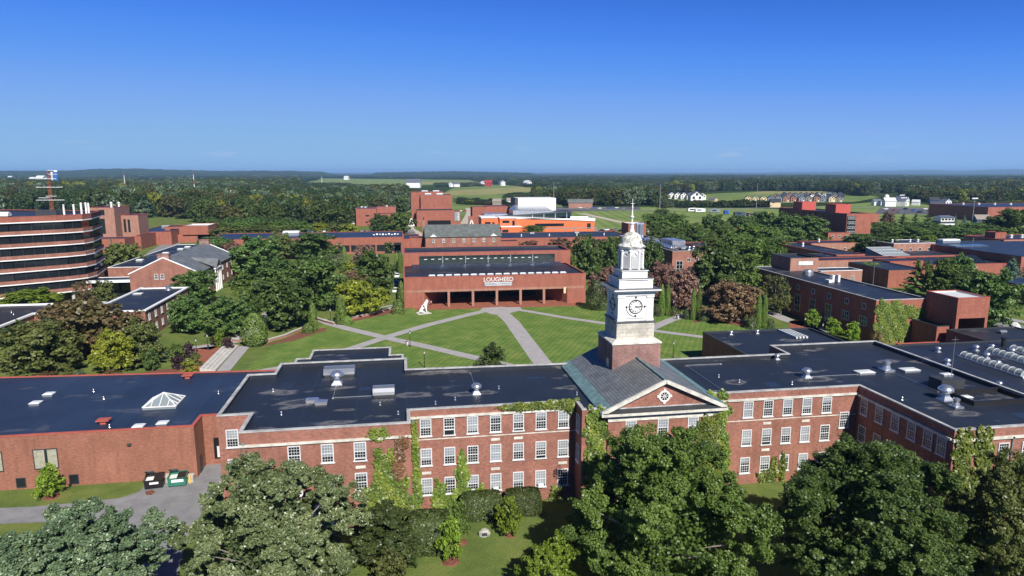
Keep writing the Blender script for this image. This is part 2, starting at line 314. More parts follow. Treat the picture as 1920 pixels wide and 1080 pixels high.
# ------------------------------------------------------------------ mesh helpers
class MB:
    def __init__(s): s.v = []; s.f = []; s.mi = []
    def poly(s, pts, m=0):
        i = len(s.v); s.v += [tuple(p) for p in pts]; s.f.append(tuple(range(i, i+len(pts)))); s.mi.append(m); return s
    def box(s, x0, y0, z0, x1, y1, z1, m=0, bottom=True):
        i = len(s.v)
        s.v += [(x0,y0,z0),(x1,y0,z0),(x1,y1,z0),(x0,y1,z0),(x0,y0,z1),(x1,y0,z1),(x1,y1,z1),(x0,y1,z1)]
        F = [(4,5,6,7),(0,1,5,4),(1,2,6,5),(2,3,7,6),(3,0,4,7)]+([(3,2,1,0)] if bottom else [])
        s.f += [tuple(i+k for k in q) for q in F]; s.mi += [m]*len(F); return s
    def prism(s, pts, z0, z1, m=0, cap=True):
        n = len(pts); i = len(s.v)
        s.v += [(x, y, z0) for x, y in pts]+[(x, y, z1) for x, y in pts]
        for k in range(n):
            j = (k+1) % n; s.f.append((i+k, i+j, i+n+j, i+n+k)); s.mi.append(m)
        if cap:
            s.f.append(tuple(range(i+n, i+2*n))); s.mi.append(m)
            s.f.append(tuple(range(i+n-1, i-1, -1))); s.mi.append(m)
        return s
    def beam(s, p, q, wd, h=None, m=0, up=(0, 0, 1)):
        p, q = Vector(p), Vector(q); d = (q-p).normalized(); h = h or wd
        u = Vector(up)
        if abs(d.dot(u)) > 0.95: u = Vector((1, 0, 0))
        a = d.cross(u).normalized(); b = a.cross(d).normalized(); i = len(s.v)
        for c in (p, q):
            for sa, sb in ((-1,-1),(1,-1),(1,1),(-1,1)): s.v.append(tuple(c+a*sa*wd/2+b*sb*h/2))
        F = [(0,1,2,3),(7,6,5,4),(0,4,5,1),(1,5,6,2),(2,6,7,3),(3,7,4,0)]
        s.f += [tuple(i+k for k in f) for f in F]; s.mi += [m]*6; return s
    def lathe(s, prof, cx=0, cy=0, n=12, m=0, sq=1.0, rot=0.0):
        i = len(s.v); k = len(prof)
        for r, z in prof:
            for a in range(n):
                t = 2*math.pi*a/n+rot; s.v.append((cx+r*math.cos(t), cy+r*sq*math.sin(t), z))
        for a in range(k-1):
            for b in range(n):
                c = (b+1) % n; s.f.append((i+a*n+b, i+a*n+c, i+(a+1)*n+c, i+(a+1)*n+b)); s.mi.append(m)
        s.f.append(tuple(i+(k-1)*n+b for b in range(n))); s.mi.append(m)
        s.f.append(tuple(i+n-1-b for b in range(n))); s.mi.append(m); return s
    def tube(s, pts, r0, r1, n=6, m=0):
        P = [Vector(p) for p in pts]; i = len(s.v); k = len(P)
        for a, p in enumerate(P):
            d = (P[min(a+1, k-1)]-P[max(a-1, 0)]).normalized()
            u = Vector((1, 0, 0)) if abs(d.x) < 0.9 else Vector((0, 1, 0))
            e = d.cross(u).normalized(); f = d.cross(e); r = r0+(r1-r0)*a/(k-1)
            for b in range(n):
                t = 2*math.pi*b/n; s.v.append(tuple(p+e*r*math.cos(t)+f*r*math.sin(t)))
        for a in range(k-1):
            for b in range(n):
                c = (b+1) % n; s.f.append((i+a*n+b, i+a*n+c, i+(a+1)*n+c, i+(a+1)*n+b)); s.mi.append(m)
        s.f.append(tuple(i+(k-1)*n+b for b in range(n))); s.mi.append(m)
        return s
    def mesh(s, name, mats):
        me = bpy.data.meshes.new(name); me.from_pydata(s.v, [], s.f); me.update()
        mats = [mats] if isinstance(mats, str) else mats
        for m in mats: me.materials.append(MATS[m])
        if len(mats) > 1: me.polygons.foreach_set('material_index', s.mi)
        return me
    def build(s, name, mats, parent=None, smooth=False):
        me = s.mesh(name, mats); return link(name, me, parent, smooth)
def link(name, me, parent=None, smooth=False):
    o = bpy.data.objects.new(name, me); COL.objects.link(o)
    if parent is not None:
        o.parent = parent; o.matrix_parent_inverse = Matrix.Translation(parent.location).inverted()
    if smooth: me.polygons.foreach_set('use_smooth', [True]*len(me.polygons))
    return o
def tag(o, label=None, cat=None, group=None, kind=None):
    if label: o['label'] = label
    if cat: o['category'] = cat
    if group: o['group'] = group
    if kind: o['kind'] = kind
    return o
def thing(name, label, cat, loc=(0, 0, 0), rz=0.0, group=None):
    o = bpy.data.objects.new(name, None); COL.objects.link(o); o.location = loc; o.rotation_euler = (0, 0, rz)
    o.empty_display_size = 1.0
    return tag(o, label, cat, group)
def copy_tree(o, parent=None):
    c = o.copy(); COL.objects.link(c)
    if parent is not None: c.parent = parent
    for ch in list(o.children): copy_tree(ch, c)
    return c
def recolour(o, mat, slot=0):
    o.material_slots[slot].link = 'OBJECT'; o.material_slots[slot].material = MATS[mat]
def offset(poly, d):
    """inward offset (d>0) of a counter-clockwise polygon"""
    n = len(poly); res = []
    for i in range(n):
        p0, p1, p2 = Vector(poly[i-1]), Vector(poly[i]), Vector(poly[(i+1) % n])
        a = (p1-p0).normalized(); b = (p2-p1).normalized()
        na, nb = Vector((-a.y, a.x)), Vector((-b.y, b.x))
        k = 1+na.dot(nb)
        res.append(tuple(p1+(na+nb)*(d/max(k, 0.2))))
    return res
def rect(x0, y0, x1, y1): return [(x0, y0), (x1, y0), (x1, y1), (x0, y1)]
def ring(mb, a, b, z0, z1, m=0):
    """solid band between outline a (outer) and b (inner)"""
    n = len(a)
    for i in range(n):
        j = (i+1) % n
        mb.poly([(*a[i], z0), (*a[j], z0), (*a[j], z1), (*a[i], z1)], m)
        mb.poly([(*b[j], z0), (*b[i], z0), (*b[i], z1), (*b[j], z1)], m)
        mb.poly([(*a[i], z1), (*a[j], z1), (*b[j], z1), (*b[i], z1)], m)
        mb.poly([(*a[j], z0), (*a[i], z0), (*b[i], z0), (*b[j], z0)], m)
def flat_block(root, poly, z, wall='brick_red', roof='roof_dark', cop='coping_red', par=0.5, z0=-0.3, ch=0.14, over=0.05, th=0.35):
    """flat-roofed block with a parapet, a coping and a roof deck"""
    mb = MB(); n = len(poly); inn = offset(poly, th)
    for i in range(n):
        j = (i+1) % n
        mb.poly([(*poly[i], z0), (*poly[j], z0), (*poly[j], z), (*poly[i], z)])
    wl = mb.build('wall', wall, root)
    mb = MB(); ring(mb, offset(poly, -over), offset(poly, th+0.03), z, z+ch); mb.build('coping', cop, root)
    mb = MB(); mb.poly([(*p, z-par) for p in inn])
    for i in range(n):
        j = (i+1) % n
        if par > 0.05: mb.poly([(*inn[j], z-par), (*inn[i], z-par), (*inn[i], z), (*inn[j], z)])
    rf = mb.build('roof', roof, root)
    return wl, rf
# ------------------------------------------------------------------ foliage
RNG = np.random.default_rng(11)
def unit(a): return a/np.maximum(np.linalg.norm(a, axis=1, keepdims=True), 1e-9)
def rnd_dir(n): return unit(RNG.normal(size=(n, 3)))
def leaf_cards(name, P, N, S, T, mat, aspect=1.5):
    """one small bent leaf (two faces of a diamond) per point"""
    n = len(P); N = unit(N); t = unit(np.cross(N, rnd_dir(n))); b = np.cross(N, t)
    S = S[:, None]; v = np.empty((n, 4, 3), np.float32)
    v[:, 0] = P-t*S*aspect*0.5; v[:, 1] = P-b*S*0.5+N*S*0.12; v[:, 2] = P+t*S*aspect*0.5; v[:, 3] = P+b*S*0.5+N*S*0.12
    me = bpy.data.meshes.new(name)
    me.vertices.add(4*n); me.loops.add(4*n); me.polygons.add(n)
    me.vertices.foreach_set('co', v.reshape(-1))
    me.loops.foreach_set('vertex_index', np.arange(4*n, dtype=np.int32))
    me.polygons.foreach_set('loop_start', np.arange(0, 4*n, 4, dtype=np.int32))
    try: me.polygons.foreach_set('loop_total', np.full(n, 4, np.int32))
    except Exception: pass
    at_ = me.attributes.new('tint', 'FLOAT', 'FACE'); at_.data.foreach_set('value', np.clip(T, 0, 1).astype(np.float32))
    me.materials.append(MATS[mat]); me.update(); me.validate(); return me
def envelope(shape, t):
    if shape == 'round': return np.sqrt(np.clip(1-(2*t-1)**2, 0, 1))**0.85
    if shape == 'broad': return np.clip(1-(np.abs(t-0.38)/np.where(t < 0.38, 0.42, 0.64))**2.2, 0, 1)**0.6
    if shape == 'vase':  return np.clip(1-(np.abs(t-0.58)/np.where(t < 0.58, 0.66, 0.44))**2.2, 0, 1)**0.6
    if shape == 'egg':   return np.clip(1-(np.abs(t-0.30)/np.where(t < 0.30, 0.36, 0.72))**2.0, 0, 1)**0.65
    if shape == 'cone':  return np.clip((1-t), 0, 1)**0.8*np.clip(t*8, 0, 1)**0.5
    if shape == 'dome':  return np.clip(1-t**2.2, 0, 1)**0.55
    if shape == 'column': return np.clip(1-t**3.5, 0, 1)**0.6*np.clip(t*12+0.55, 0, 1)
def crown(name, shape, mat, z0=0.18, clumps=60, leaves=4000, size=0.045, cr=(0.09, 0.16), flat=0.75, depth=(0.55, 0.93), lump=0.22, fill=0.14, sub=7, spread=1.0, rag=0.5, nrm=0.55):
    """boughs, each a cluster of small leaf sprays, through the crown's volume; unit width and height. Returns mesh and bough centres"""
    C = []; ph = RNG.uniform(0, 6.28, 6)
    while len(C) < clumps:
        t = RNG.uniform(0.02, 0.99); th = RNG.uniform(0, 2*math.pi); e = float(envelope(shape, np.array(t)))
        if RNG.uniform() > e+0.15: continue
        wob = 1+lump*(math.sin(2*th+ph[0]+3*t)+0.7*math.sin(3*th+ph[1]-5*t)+0.6*math.sin(5*th+ph[2]+7*t))*0.6
        r = 0.5*e*wob*RNG.uniform(*depth)
        p = np.array([r*math.cos(th), r*math.sin(th), z0+(1-z0)*t*0.94])
        if len(C) > 6 and min(np.linalg.norm(p-q) for q in C) < cr[0]*0.6 and RNG.uniform() < 0.75: continue
        C.append(p)
    C = np.array(C); ctr = np.array([0, 0, z0+(1-z0)*0.40]); n = clumps*sub
    k = np.repeat(np.arange(clumps), sub); rad = RNG.uniform(cr[0], cr[1], clumps)
    out = unit(C-ctr); D = unit(rnd_dir(n)+out[k]*0.45+np.array([0, 0, 0.15]))
    Sc = C[k]+D*(rad[k]*RNG.uniform(0.35, 1.15, n))[:, None]*np.array([1, 1, flat]); Sr = rad[k]*RNG.uniform(0.28, 0.5, n)*spread
    Sd = unit(D+out[k]*0.6+np.array([0, 0, 0.2])); ct = RNG.uniform(0, 1, clumps)[k]*0.55+RNG.uniform(0, 1, n)*0.45
    q = RNG.integers(0, n, leaves); g = RNG.normal(size=(leaves, 3)); g /= np.maximum(1, np.linalg.norm(g, axis=1, keepdims=True)/1.7)
    P = Sc[q]+g*(Sr[q]*0.6)[:, None]*np.array([1, 1, 0.75])+Sd[q]*(Sr[q]*RNG.uniform(-0.3, 0.9, leaves)*rag)[:, None]; P[:, 2] = np.maximum(P[:, 2], 0.02)
    Nn = unit(g)*0.25+Sd[q]*0.5+np.array([0, 0, 0.40])+RNG.normal(size=(leaves, 3))*nrm
    S = size*RNG.uniform(0.6, 1.3, leaves); T = ct[q]*0.6+RNG.uniform(0, 1, leaves)*0.4
    m = int(leaves*fill)
    if m:
        t = RNG.uniform(0.08, 0.88, m); th = RNG.uniform(0, 6.283, m); r = 0.5*envelope(shape, t)*0.55*np.sqrt(RNG.uniform(0, 1, m))
        P2 = np.stack([r*np.cos(th), r*np.sin(th), z0+(1-z0)*t], 1)
        P = np.concatenate([P, P2]); Nn = np.concatenate([Nn, rnd_dir(m)]); S = np.concatenate([S, np.full(m, size*1.7)])
        T = np.concatenate([T, RNG.uniform(0, 0.6, m)])  # inner fill leaves get darker tints: the crown's interior shade is in their colour
    return leaf_cards(name, P, Nn, S, T, mat), C
def trunk_mesh(name, C, mat='bark', r=0.022, z0=0.18, limbs=9):
    mb = MB(); top = z0+(1-z0)*0.55
    mb.tube([(0, 0, -0.01), (0.004, 0.003, z0*0.6), (-0.004, 0.004, z0+0.08), (0.006, -0.004, top)], r, r*0.35, 8)
    idx = RNG.permutation(len(C))[:limbs]
    for i in idx:
        c = C[i]; s = min(z0*0.9+0.3*max(0, c[2]-z0), top)
        mb.tube([(0, 0, s), (c[0]*0.45, c[1]*0.45, s+(c[2]-s)*0.55), tuple(c)], r*0.5, r*0.12, 5)
    return mb.mesh(name, mat)
PROTO = {}
def proto(key, shape, nvar=3, mat='leaf_dark', trunk=True, bark='bark', **kw):
    PROTO[key] = []
    for i in range(nvar):
        me, C = crown('crown', shape, mat, **kw)
        PROTO[key].append((me, trunk_mesh('trunk', C, bark, z0=kw.get('z0', 0.18)) if trunk else None))
def spruce_mesh(name, mat, tiers=22, per=11, size=0.03, droop=0.25, z0=0.06, wid=0.5, ragged=0.15):
    P, N, S, T = [], [], [], []
    for i in range(tiers):
        t = i/(tiers-1); z = z0+(1-z0)*(t**0.92)*0.97; r0 = wid*(1-t)**0.85+0.012
        for j in range(max(4, int(per*(1-t*0.5)))):
            th = RNG.uniform(0, 6.283); r = r0*RNG.uniform(1-ragged*2, 1.0+ragged*0.4); m = max(3, int(14*r/0.5)); ct = RNG.uniform(0, 1)
            for q in range(m):
                f = (q+0.7)/m
                for _ in range(3):
                    P.append((r*f*math.cos(th)+RNG.normal()*0.014, r*f*math.sin(th)+RNG.normal()*0.014, z-droop*r*f*f+0.03*f*f+RNG.normal()*0.006))
                    N.append((math.cos(th)*0.35+RNG.normal()*0.45, math.sin(th)*0.35+RNG.normal()*0.45, 0.8)); S.append(size*RNG.uniform(0.7, 1.3)*(1.25-0.5*f)); T.append(ct*0.5+RNG.uniform(0, .5))
    return leaf_cards(name, np.array(P), np.array(N), np.array(S), np.array(T), mat, 2.0)
def surface_mesh(name, shape, mat, n=3500, size=0.03, bumps=0.10, z0=0.0, aspect=1.4):
    """clipped shrub: leaves close to one smooth outline"""
    t = RNG.uniform(0, 1, n)**0.9; th = RNG.uniform(0, 6.283, n); ph = RNG.uniform(0, 6.28, 4)
    e = envelope(shape, t); wob = 1+bumps*(np.sin(3*th+ph[0]+6*t)*0.5+np.sin(5*th+ph[1]-11*t)*0.5)
    r = 0.5*e*wob*(1-np.abs(RNG.normal(size=n))*0.07)
    P = np.stack([r*np.cos(th), r*np.sin(th), z0+(1-z0)*t], 1)
    N = np.stack([np.cos(th), np.sin(th), 0.25+1.2*t**3], 1)+RNG.normal(size=(n, 3))*0.45
    cap = RNG.uniform(0, 1, n//6); tc = RNG.uniform(0, 6.283, n//6); rc = 0.5*np.sqrt(cap)*float(envelope(shape, np.array(0.9)))
    P2 = np.stack([rc*np.cos(tc), rc*np.sin(tc), np.full(n//6, 0.9)+RNG.uniform(0, 0.08, n//6)*(1-cap)], 1)
    P = np.concatenate([P, P2]); N = np.concatenate([N, np.array([0, 0, 1])+RNG.normal(size=(n//6, 3))*0.5])
    S = size*RNG.uniform(0.6, 1.3, len(P)); T = RNG.uniform(0, 1, len(P))*0.6+0.4*(0.5+0.5*np.sin(9*P[:, 2]+4*np.arctan2(P[:, 1], P[:, 0])+ph[3]))
    return leaf_cards(name, P, N, S, T, mat, aspect)
def stem_mesh(h=0.25, r=0.03, mat='bark'):
    mb = MB(); mb.tube([(0, 0, -0.01), (0.003, 0, h*0.5), (0, 0.003, h)], r, r*0.6, 6); return mb.mesh('trunk', mat)

MID = dict(clumps=62, leaves=8500, size=0.034, sub=6, cr=(0.09, 0.15))
proto('round', 'round', 3, **MID, z0=0.10); proto('broad', 'broad', 3, **MID, z0=0.07); proto('vase', 'vase', 2, **MID, z0=0.2)
proto('egg', 'egg', 2, **MID, z0=0.12)
proto('airy', 'vase', 2, clumps=50, leaves=3400, size=0.028, z0=0.22, fill=0.03, cr=(0.08, 0.13), bark='bark_pale')
proto('bush', 'dome', 2, clumps=36, leaves=1700, size=0.06, z0=0.0, cr=(0.12, 0.2))
proto('small', 'egg', 2, clumps=40, leaves=2600, size=0.045, z0=0.14)
PROTO['spruce'] = [(spruce_mesh('crown', 'leaf_spruce'), stem_mesh(0.5, 0.02)) for _ in range(2)]
PROTO['pine'] = [(spruce_mesh('crown', 'leaf_dark', 12, 9, 0.05, 0.05, 0.12, 0.5, 0.28), stem_mesh(0.8, 0.022)) for _ in range(2)]
PROTO['column'] = [(surface_mesh('crown', 'column', 'leaf_arbor', 2600, 0.05, 0.14), stem_mesh(0.3, 0.05)) for _ in range(2)]
PROTO['yewcone'] = [(surface_mesh('crown', 'egg', 'leaf_yew', 3400, 0.04, 0.12), stem_mesh(0.3, 0.04))]
PROTO['shrub'] = [(surface_mesh('crown', 'dome', 'leaf_yew', 1500, 0.065, 0.2), stem_mesh(0.2, 0.05))]
SEEN = {}
def place_tree(kind, leafmat, base, width, height, label, cat='tree', group=None, name=None, rz=None):
    v = PROTO[kind]; me, tm = v[SEEN.get(kind, 0) % len(v)]; SEEN[kind] = SEEN.get(kind, 0)+1
    name = name or {'spruce': 'spruce_tree', 'pine': 'pine_tree', 'column': 'arborvitae', 'yewcone': 'yew_tree', 'shrub': 'shrub', 'bush': 'shrub'}.get(kind, 'leafy_tree')
    if name == 'shrub' and cat == 'tree': cat = 'shrub'
    t = thing(name, label, cat, base, RNG.uniform(0, 6.28) if rz is None else rz, group); t.scale = (width, width, height)
    c = bpy.data.objects.new('crown', me); COL.objects.link(c); c.parent = t
    if leafmat: recolour(c, leafmat)
    if tm is not None:
        k = bpy.data.objects.new('trunk', tm); COL.objects.link(k); k.parent = t
        return t
def px_tree(kind, leafmat, cx, by, ty, wpx, label, group=None, cat='tree', name=None):
    b = at(cx, by); h = max(0.6, zat(cx, ty, b)); wd = wpx*mpp((b[0], b[1], h*0.5))
    return place_tree(kind, leafmat, b, wd*(1.10 if kind in ('round', 'broad', 'egg') else 1.05), h*1.02, label, cat, group, name)
# ------------------------------------------------------------------ windows
def hung_window(w=1.35, h=2.2, cols=4, rows=6, blind=0.0, frame='sash_white', open_=0.0, pane='glass_dark'):
    """double-hung sash: white frame with glazing bars, glass, blind; stands on z=0 of its wall, faces -Y"""
    mb = MB(); t = 0.11; d = 0.10
    mb.box(-w/2, -d, 0.06, -w/2+t, 0.02, h); mb.box(w/2-t, -d, 0.06, w/2, 0.02, h)
    mb.box(-w/2+t, -d, h-t, w/2-t, 0.02, h); mb.box(-w/2-0.1, -0.17, -0.06, w/2+0.1, 0.02, 0.06)
    mid = 0.06+(h-t)/2
    mb.box(-w/2+t, -d+0.02, mid-0.045, w/2-t, 0.0, mid+0.045)
    g = w-2*t
    lo = 0.06+open_*(mid-0.06)*0.8
    mb.box(-w/2+t, -d+0.02, lo, w/2-t, 0.0, lo+0.09)
    for i in range(1, cols):
        x = -w/2+t+g*i/cols; mb.box(x-0.017, -0.055, lo+0.09, x+0.017, -0.012, h-t)
    for j in range(1, rows):
        z = 0.06+(h-t)*j/rows
        if abs(z-mid) > 0.06 and z > lo+0.1: mb.box(-w/2+t, -0.052, z-0.016, w/2-t, -0.014, z+0.016)
    f = mb.build('window', frame)
    mb = MB(); mb.poly([(-w/2+t, -0.03, 0.06), (w/2-t, -0.03, 0.06), (w/2-t, -0.03, h-t), (-w/2+t, -0.03, h-t)]); mb.build('pane', pane, f)
    if blind > 0:
        mb = MB(); zb = h-t-(h-t-0.1)*blind
        mb.box(-w/2+t+0.01, -0.042, zb, w/2-t-0.01, -0.036, h-t); mb.build('blind', 'blind', f)
    return f
def plain_window(w, h, frame='fascia_white', pane='glass_dark', nx=2, ny=1, t=0.08, d=0.06, curtain=None):
    mb = MB()
    mb.box(-w/2, -d, 0, -w/2+t, 0.02, h); mb.box(w/2-t, -d, 0, w/2, 0.02, h); mb.box(-w/2+t, -d, h-t, w/2-t, 0.02, h); mb.box(-w/2+t, -d-0.04, 0, w/2-t, 0.02, t)
    for i in range(1, nx): x = -w/2+w*i/nx; mb.box(x-t*0.35, -d+0.01, t, x+t*0.35, 0.0, h-t)
    for j in range(1, ny): z = h*j/ny; mb.box(-w/2+t, -d+0.015, z-t*0.35, w/2-t, -0.005, z+t*0.35)
    f = mb.build('window', frame)
    mb = MB(); mb.poly([(-w/2+t, -0.02, t), (w/2-t, -0.02, t), (w/2-t, -0.02, h-t), (-w/2+t, -0.02, h-t)]); mb.build('pane', pane, f)
    if curtain:
        mb = MB(); mb.box(-w/2+t, -0.035, t, -0.12, -0.028, h-t); mb.box(0.22, -0.035, t, w/2-t, -0.028, h-t); mb.build('curtain', curtain, f)
    return f
class WinSet:
    """places prototypes, then linked copies, as parts of buildings. rz 0 faces -Y, -90 faces -X, 90 faces +X"""
    def __init__(s, makers): s.mk = makers; s.done = [None]*len(makers)
    def put(s, root, x, y, z, rz=0, k=0):
        if s.done[k] is None: o = s.done[k] = s.mk[k]()
        else: o = copy_tree(s.done[k])
        o.parent = root; o.matrix_parent_inverse = Matrix.Translation(root.location).inverted()
        o.location = (x, y, z); o.rotation_euler = (0, 0, R(rz)); return o
hallwin = WinSet([lambda: hung_window(), lambda: hung_window(blind=0.5), lambda: hung_window(blind=0.28), lambda: hung_window(blind=0.85),
                  lambda: hung_window(blind=0.5, open_=0.25), lambda: hung_window(open_=0.7), lambda: hung_window(blind=0.68), lambda: hung_window(blind=0.15), lambda: hung_window(blind=0.4, open_=0.4), lambda: hung_window(blind=1.0)])
smallwin = WinSet([lambda: hung_window(1.1, 1.7, 3, 4), lambda: hung_window(1.1, 1.7, 3, 4, 0.5)])
sqwin = WinSet([lambda: plain_window(1.4, 1.4), lambda: plain_window(2.6, 2.2, nx=3, ny=2), lambda: plain_window(2.6, 4.6, nx=2, ny=3)])

def roof_turbine(root, x, y, z, s=1.0):
    """mushroom ventilator on a flared curb"""
    mb = MB(); mb.lathe([(1.0*s, 0), (0.95*s, 0.12*s), (0.5*s, 0.5*s), (0.42*s, 0.85*s)], n=4, rot=math.pi/4)
    b = mb.build('roof_vent', 'metal_grey', root)
    mb = MB(); mb.lathe([(0.35*s, 0.85*s), (0.72*s, 0.95*s), (0.92*s, 1.15*s), (0.86*s, 1.5*s), (0.55*s, 1.78*s), (0.15*s, 1.9*s)], n=16)
    mb.build('hood', 'metal_shiny', b, True); b.location = (x, y, z); return b
def roof_stack(root, x, y, z, s=1.0):
    mb = MB(); mb.box(-0.8*s, -0.8*s, 0, 0.8*s, 0.8*s, 0.3*s); mb.lathe([(0.6*s, 0.3*s), (0.5*s, 0.75*s), (0.42*s, 0.78*s), (0.42*s, 1.2*s), (0.55*s, 1.22*s), (0.55*s, 1.42*s), (0.2*s, 1.6*s)], n=14)
    b = mb.build('roof_vent', 'metal_grey', root); b.location = (x, y, z); return b
def sky_box(root, x, y, z, sx=1.5, sy=1.1, h=0.35, mat='plastic_dome', name='skylight'):
    mb = MB(); mb.box(-sx/2, -sy/2, 0, sx/2, sy/2, h*0.6); b = mb.build(name, 'metal_grey', root)
    mb = MB(); i0 = rect(-sx/2-0.05, -sy/2-0.05, sx/2+0.05, sy/2+0.05); k = 0.22
    mb.box(i0[0][0], i0[0][1], h*0.6, i0[2][0], i0[2][1], h*0.75)
    mb.poly([(-sx/2, -sy/2, h*.75), (sx/2, -sy/2, h*.75), (sx/2-k, -sy/2+k, h), (-sx/2+k, -sy/2+k, h)]); mb.poly([(sx/2, -sy/2, h*.75), (sx/2, sy/2, h*.75), (sx/2-k, sy/2-k, h), (sx/2-k, -sy/2+k, h)])
    mb.poly([(sx/2, sy/2, h*.75), (-sx/2, sy/2, h*.75), (-sx/2+k, sy/2-k, h), (sx/2-k, sy/2-k, h)]); mb.poly([(-sx/2, sy/2, h*.75), (-sx/2, -sy/2, h*.75), (-sx/2+k, -sy/2+k, h), (-sx/2+k, sy/2-k, h)])
    mb.poly([(-sx/2+k, -sy/2+k, h), (sx/2-k, -sy/2+k, h), (sx/2-k, sy/2-k, h), (-sx/2+k, sy/2-k, h)])
    mb.build('dome', mat, b); b.location = (x, y, z); return b
def air_unit(root, x, y, z, sx=2.6, sy=1.8, h=1.2, mat='metal_shiny'):
    """vaulted metal rooftop unit on a dark curb"""
    mb = MB(); mb.box(-sx/2+0.1, -sy/2+0.1, 0, sx/2-0.1, sy/2-0.1, 0.35); b = mb.build('rooftop_unit', 'metal_dark', root)
    mb = MB(); pr = [(-sy/2, 0.35), (sy/2, 0.35), (sy/2, h*0.62), (sy*0.25, h*0.92), (-sy*0.05, h), (-sy*0.32, h*0.85), (-sy/2, h*0.55)]
    n = len(pr)
    for q in range(n):
        a, c = pr[q], pr[(q+1) % n]; mb.poly([(-sx/2, a[0], a[1]), (-sx/2, c[0], c[1]), (sx/2, c[0], c[1]), (sx/2, a[0], a[1])])
    mb.poly([(sx/2, a, c) for a, c in pr]); mb.poly([(-sx/2, a, c) for a, c in pr[::-1]]); mb.build('casing', mat, b); b.location = (x, y, z); return b
def pipe_vent(root, x, y, z, r=0.08, h=0.45, mat='metal_grey'):
    mb = MB(); mb.lathe([(r*1.8, 0), (r, 0.1), (r, h*0.7), (r*1.7, h*0.72), (r*0.4, h)], n=8); b = mb.build('vent_pipe', mat, root); b.location = (x, y, z); return b

# ------------------------------------------------------------------ college hall with the clock tower
hall = thing('college_hall', 'long three-storey red brick hall with white sash windows, slate gable and white clock tower', 'building', (30, 76, 0))
HZ = 12.45
outline = [(-17.8, 72.5), (0.35, 72.5), (0.35, 76.6), (20.3, 76.6), (20.3, 73.5), (23.4, 73.5), (23.4, 73.2), (37.2, 73.2), (37.2, 76.5), (58.3, 76.5), (58.3, 60.8), (63.5, 60.8), (63.5, 60.8), (76.5, 60.8),
           (76.5, 97.6), (57.8, 97.6), (57.8, 92.6), (38.0, 92.6), (21.0, 92.9), (0.2, 93.6), (0.2, 99.4), (-17.9, 99.4), (-17.9, 94.4), (-21.4, 94.4), (-21.4, 78.2), (-17.8, 78.2)]
outline = [p for i, p in enumerate(outline) if p != outline[i-1]]
mb = MB(); n = len(outline); inn = offset(outline, 0.3)
for i in range(n):
    j = (i+1) % n; a, b = outline[i], outline[j]
    if (a, b) == ((23.4, 73.2), (37.2, 73.2)): mb.poly([(*a, -0.5), (*b, -0.5), (*b, 12.0), (*a, 12.0)]); continue
    mb.poly([(*a, -0.5), (*b, -0.5), (*b, HZ), (*a, HZ)])
mb.build('wall', 'brick_hall', hall)
mb = MB(); ring(mb, offset(outline, -0.05), offset(outline, 0.36), HZ, HZ+0.15)
mb.build('coping', 'coping_grey', hall)
mb = MB(); mb.poly([(*p, HZ-0.5) for p in inn])
for i in range(n): j = (i+1) % n; mb.poly([(*inn[j], HZ-0.5), (*inn[i], HZ-0.5), (*inn[i], HZ), (*inn[j], HZ)])
mb.build('roof', 'roof_black', hall)
def band(mb, x0, x1, y, z0, z1, d=0.10):
    mb.box(x0, y-d, z0, x1, y-0.003, z1)
def stone(name, *b, mat='stone_trim', root=None):
    mb = MB(); mb.box(*b); mb.build(name, mat, root or hall)
for x0, x1, y, z0, z1, d in ((-17.9, 0.45, 72.5, 10.85, 11.1, 0.22), (0.36, 20.28, 76.6, 11.42, 11.68, 0.2), (38.0, 58.2, 76.5, 11.35, 11.62, 0.2), (58.1, 76.6, 60.8, 11.2, 11.5, 0.22)):
    stone('cornice', x0, y-d, z0, x1, y-0.003, z1)
for x0, x1, y, z in ((0.36, 20.28, 76.6, 8.72), (38.0, 58.2, 76.5, 8.62)): stone('string_course', x0, y-0.05, z, x1, y-0.003, z+0.11)
stone('cornice', 58.06, 61.03, 11.2, 58.297, 76.28, 11.5)
for x, y, z in ((-12.2, 72.5, 7.55), (-5.2, 72.5, 7.55), (10.45, 76.6, 8.1), (13.25, 76.6, 8.1), (18.8, 76.6, 4.5), (45.65, 76.5, 8.0), (51.05, 76.5, 8.0), (45.65, 76.5, 4.4), (2.15, 76.6, 4.4), (10.45, 76.6, 4.35)):
    stone('tablet', x-0.55, y-0.06, z, x+0.55, y-0.003, z+0.32)
# downpipes down the facades
for x, y in ((0.72, 76.5), (38.2, 76.4), (-17.4, 72.4), (65.6, 60.7)):
    mb = MB(); mb.tube([(x, y, 0), (x, y, 11.2)], 0.06, 0.06, 6); mb.box(x-0.14, y-0.12, 11.1, x+0.14, y+0.09, 11.4); mb.build('downpipe', 'copper', hall)
V = [0, 1, 6, 2, 4, 7, 3, 8, 1, 9]
q = 0
for i, x in enumerate((-12.2, -8.7, -5.2)):
    for z in (8.45, 4.85): hallwin.put(hall, x, 72.5, z, 0, V[q % 10]); q += 1
for i in range(7):
    x = 2.15+2.775*i
    for r, z in enumerate((9.15, 5.45, 1.7)):
        k = V[(q*3+r) % 10]
        if r == 0 and i == 1: k = 5
        if r == 2 and i in (3, 5): k = 3
        hallwin.put(hall, x, 76.6, z, 0, k); q += 1
for x in (42.9, 45.65, 48.35, 51.05, 53.85):
    for z in (9.05, 5.25, 1.5): hallwin.put(hall, x, 76.5, z, 0, V[(q*7) % 10]); q += 1
for z in (6.85, 3.0): hallwin.put(hall, 56.5, 76.5, z, 0, 0)
for x in (26.2, 30.2, 34.0):
    for z in (8.75, 5.1): hallwin.put(hall, x, 73.2, z, 0, V[(q*7) % 10]); q += 1
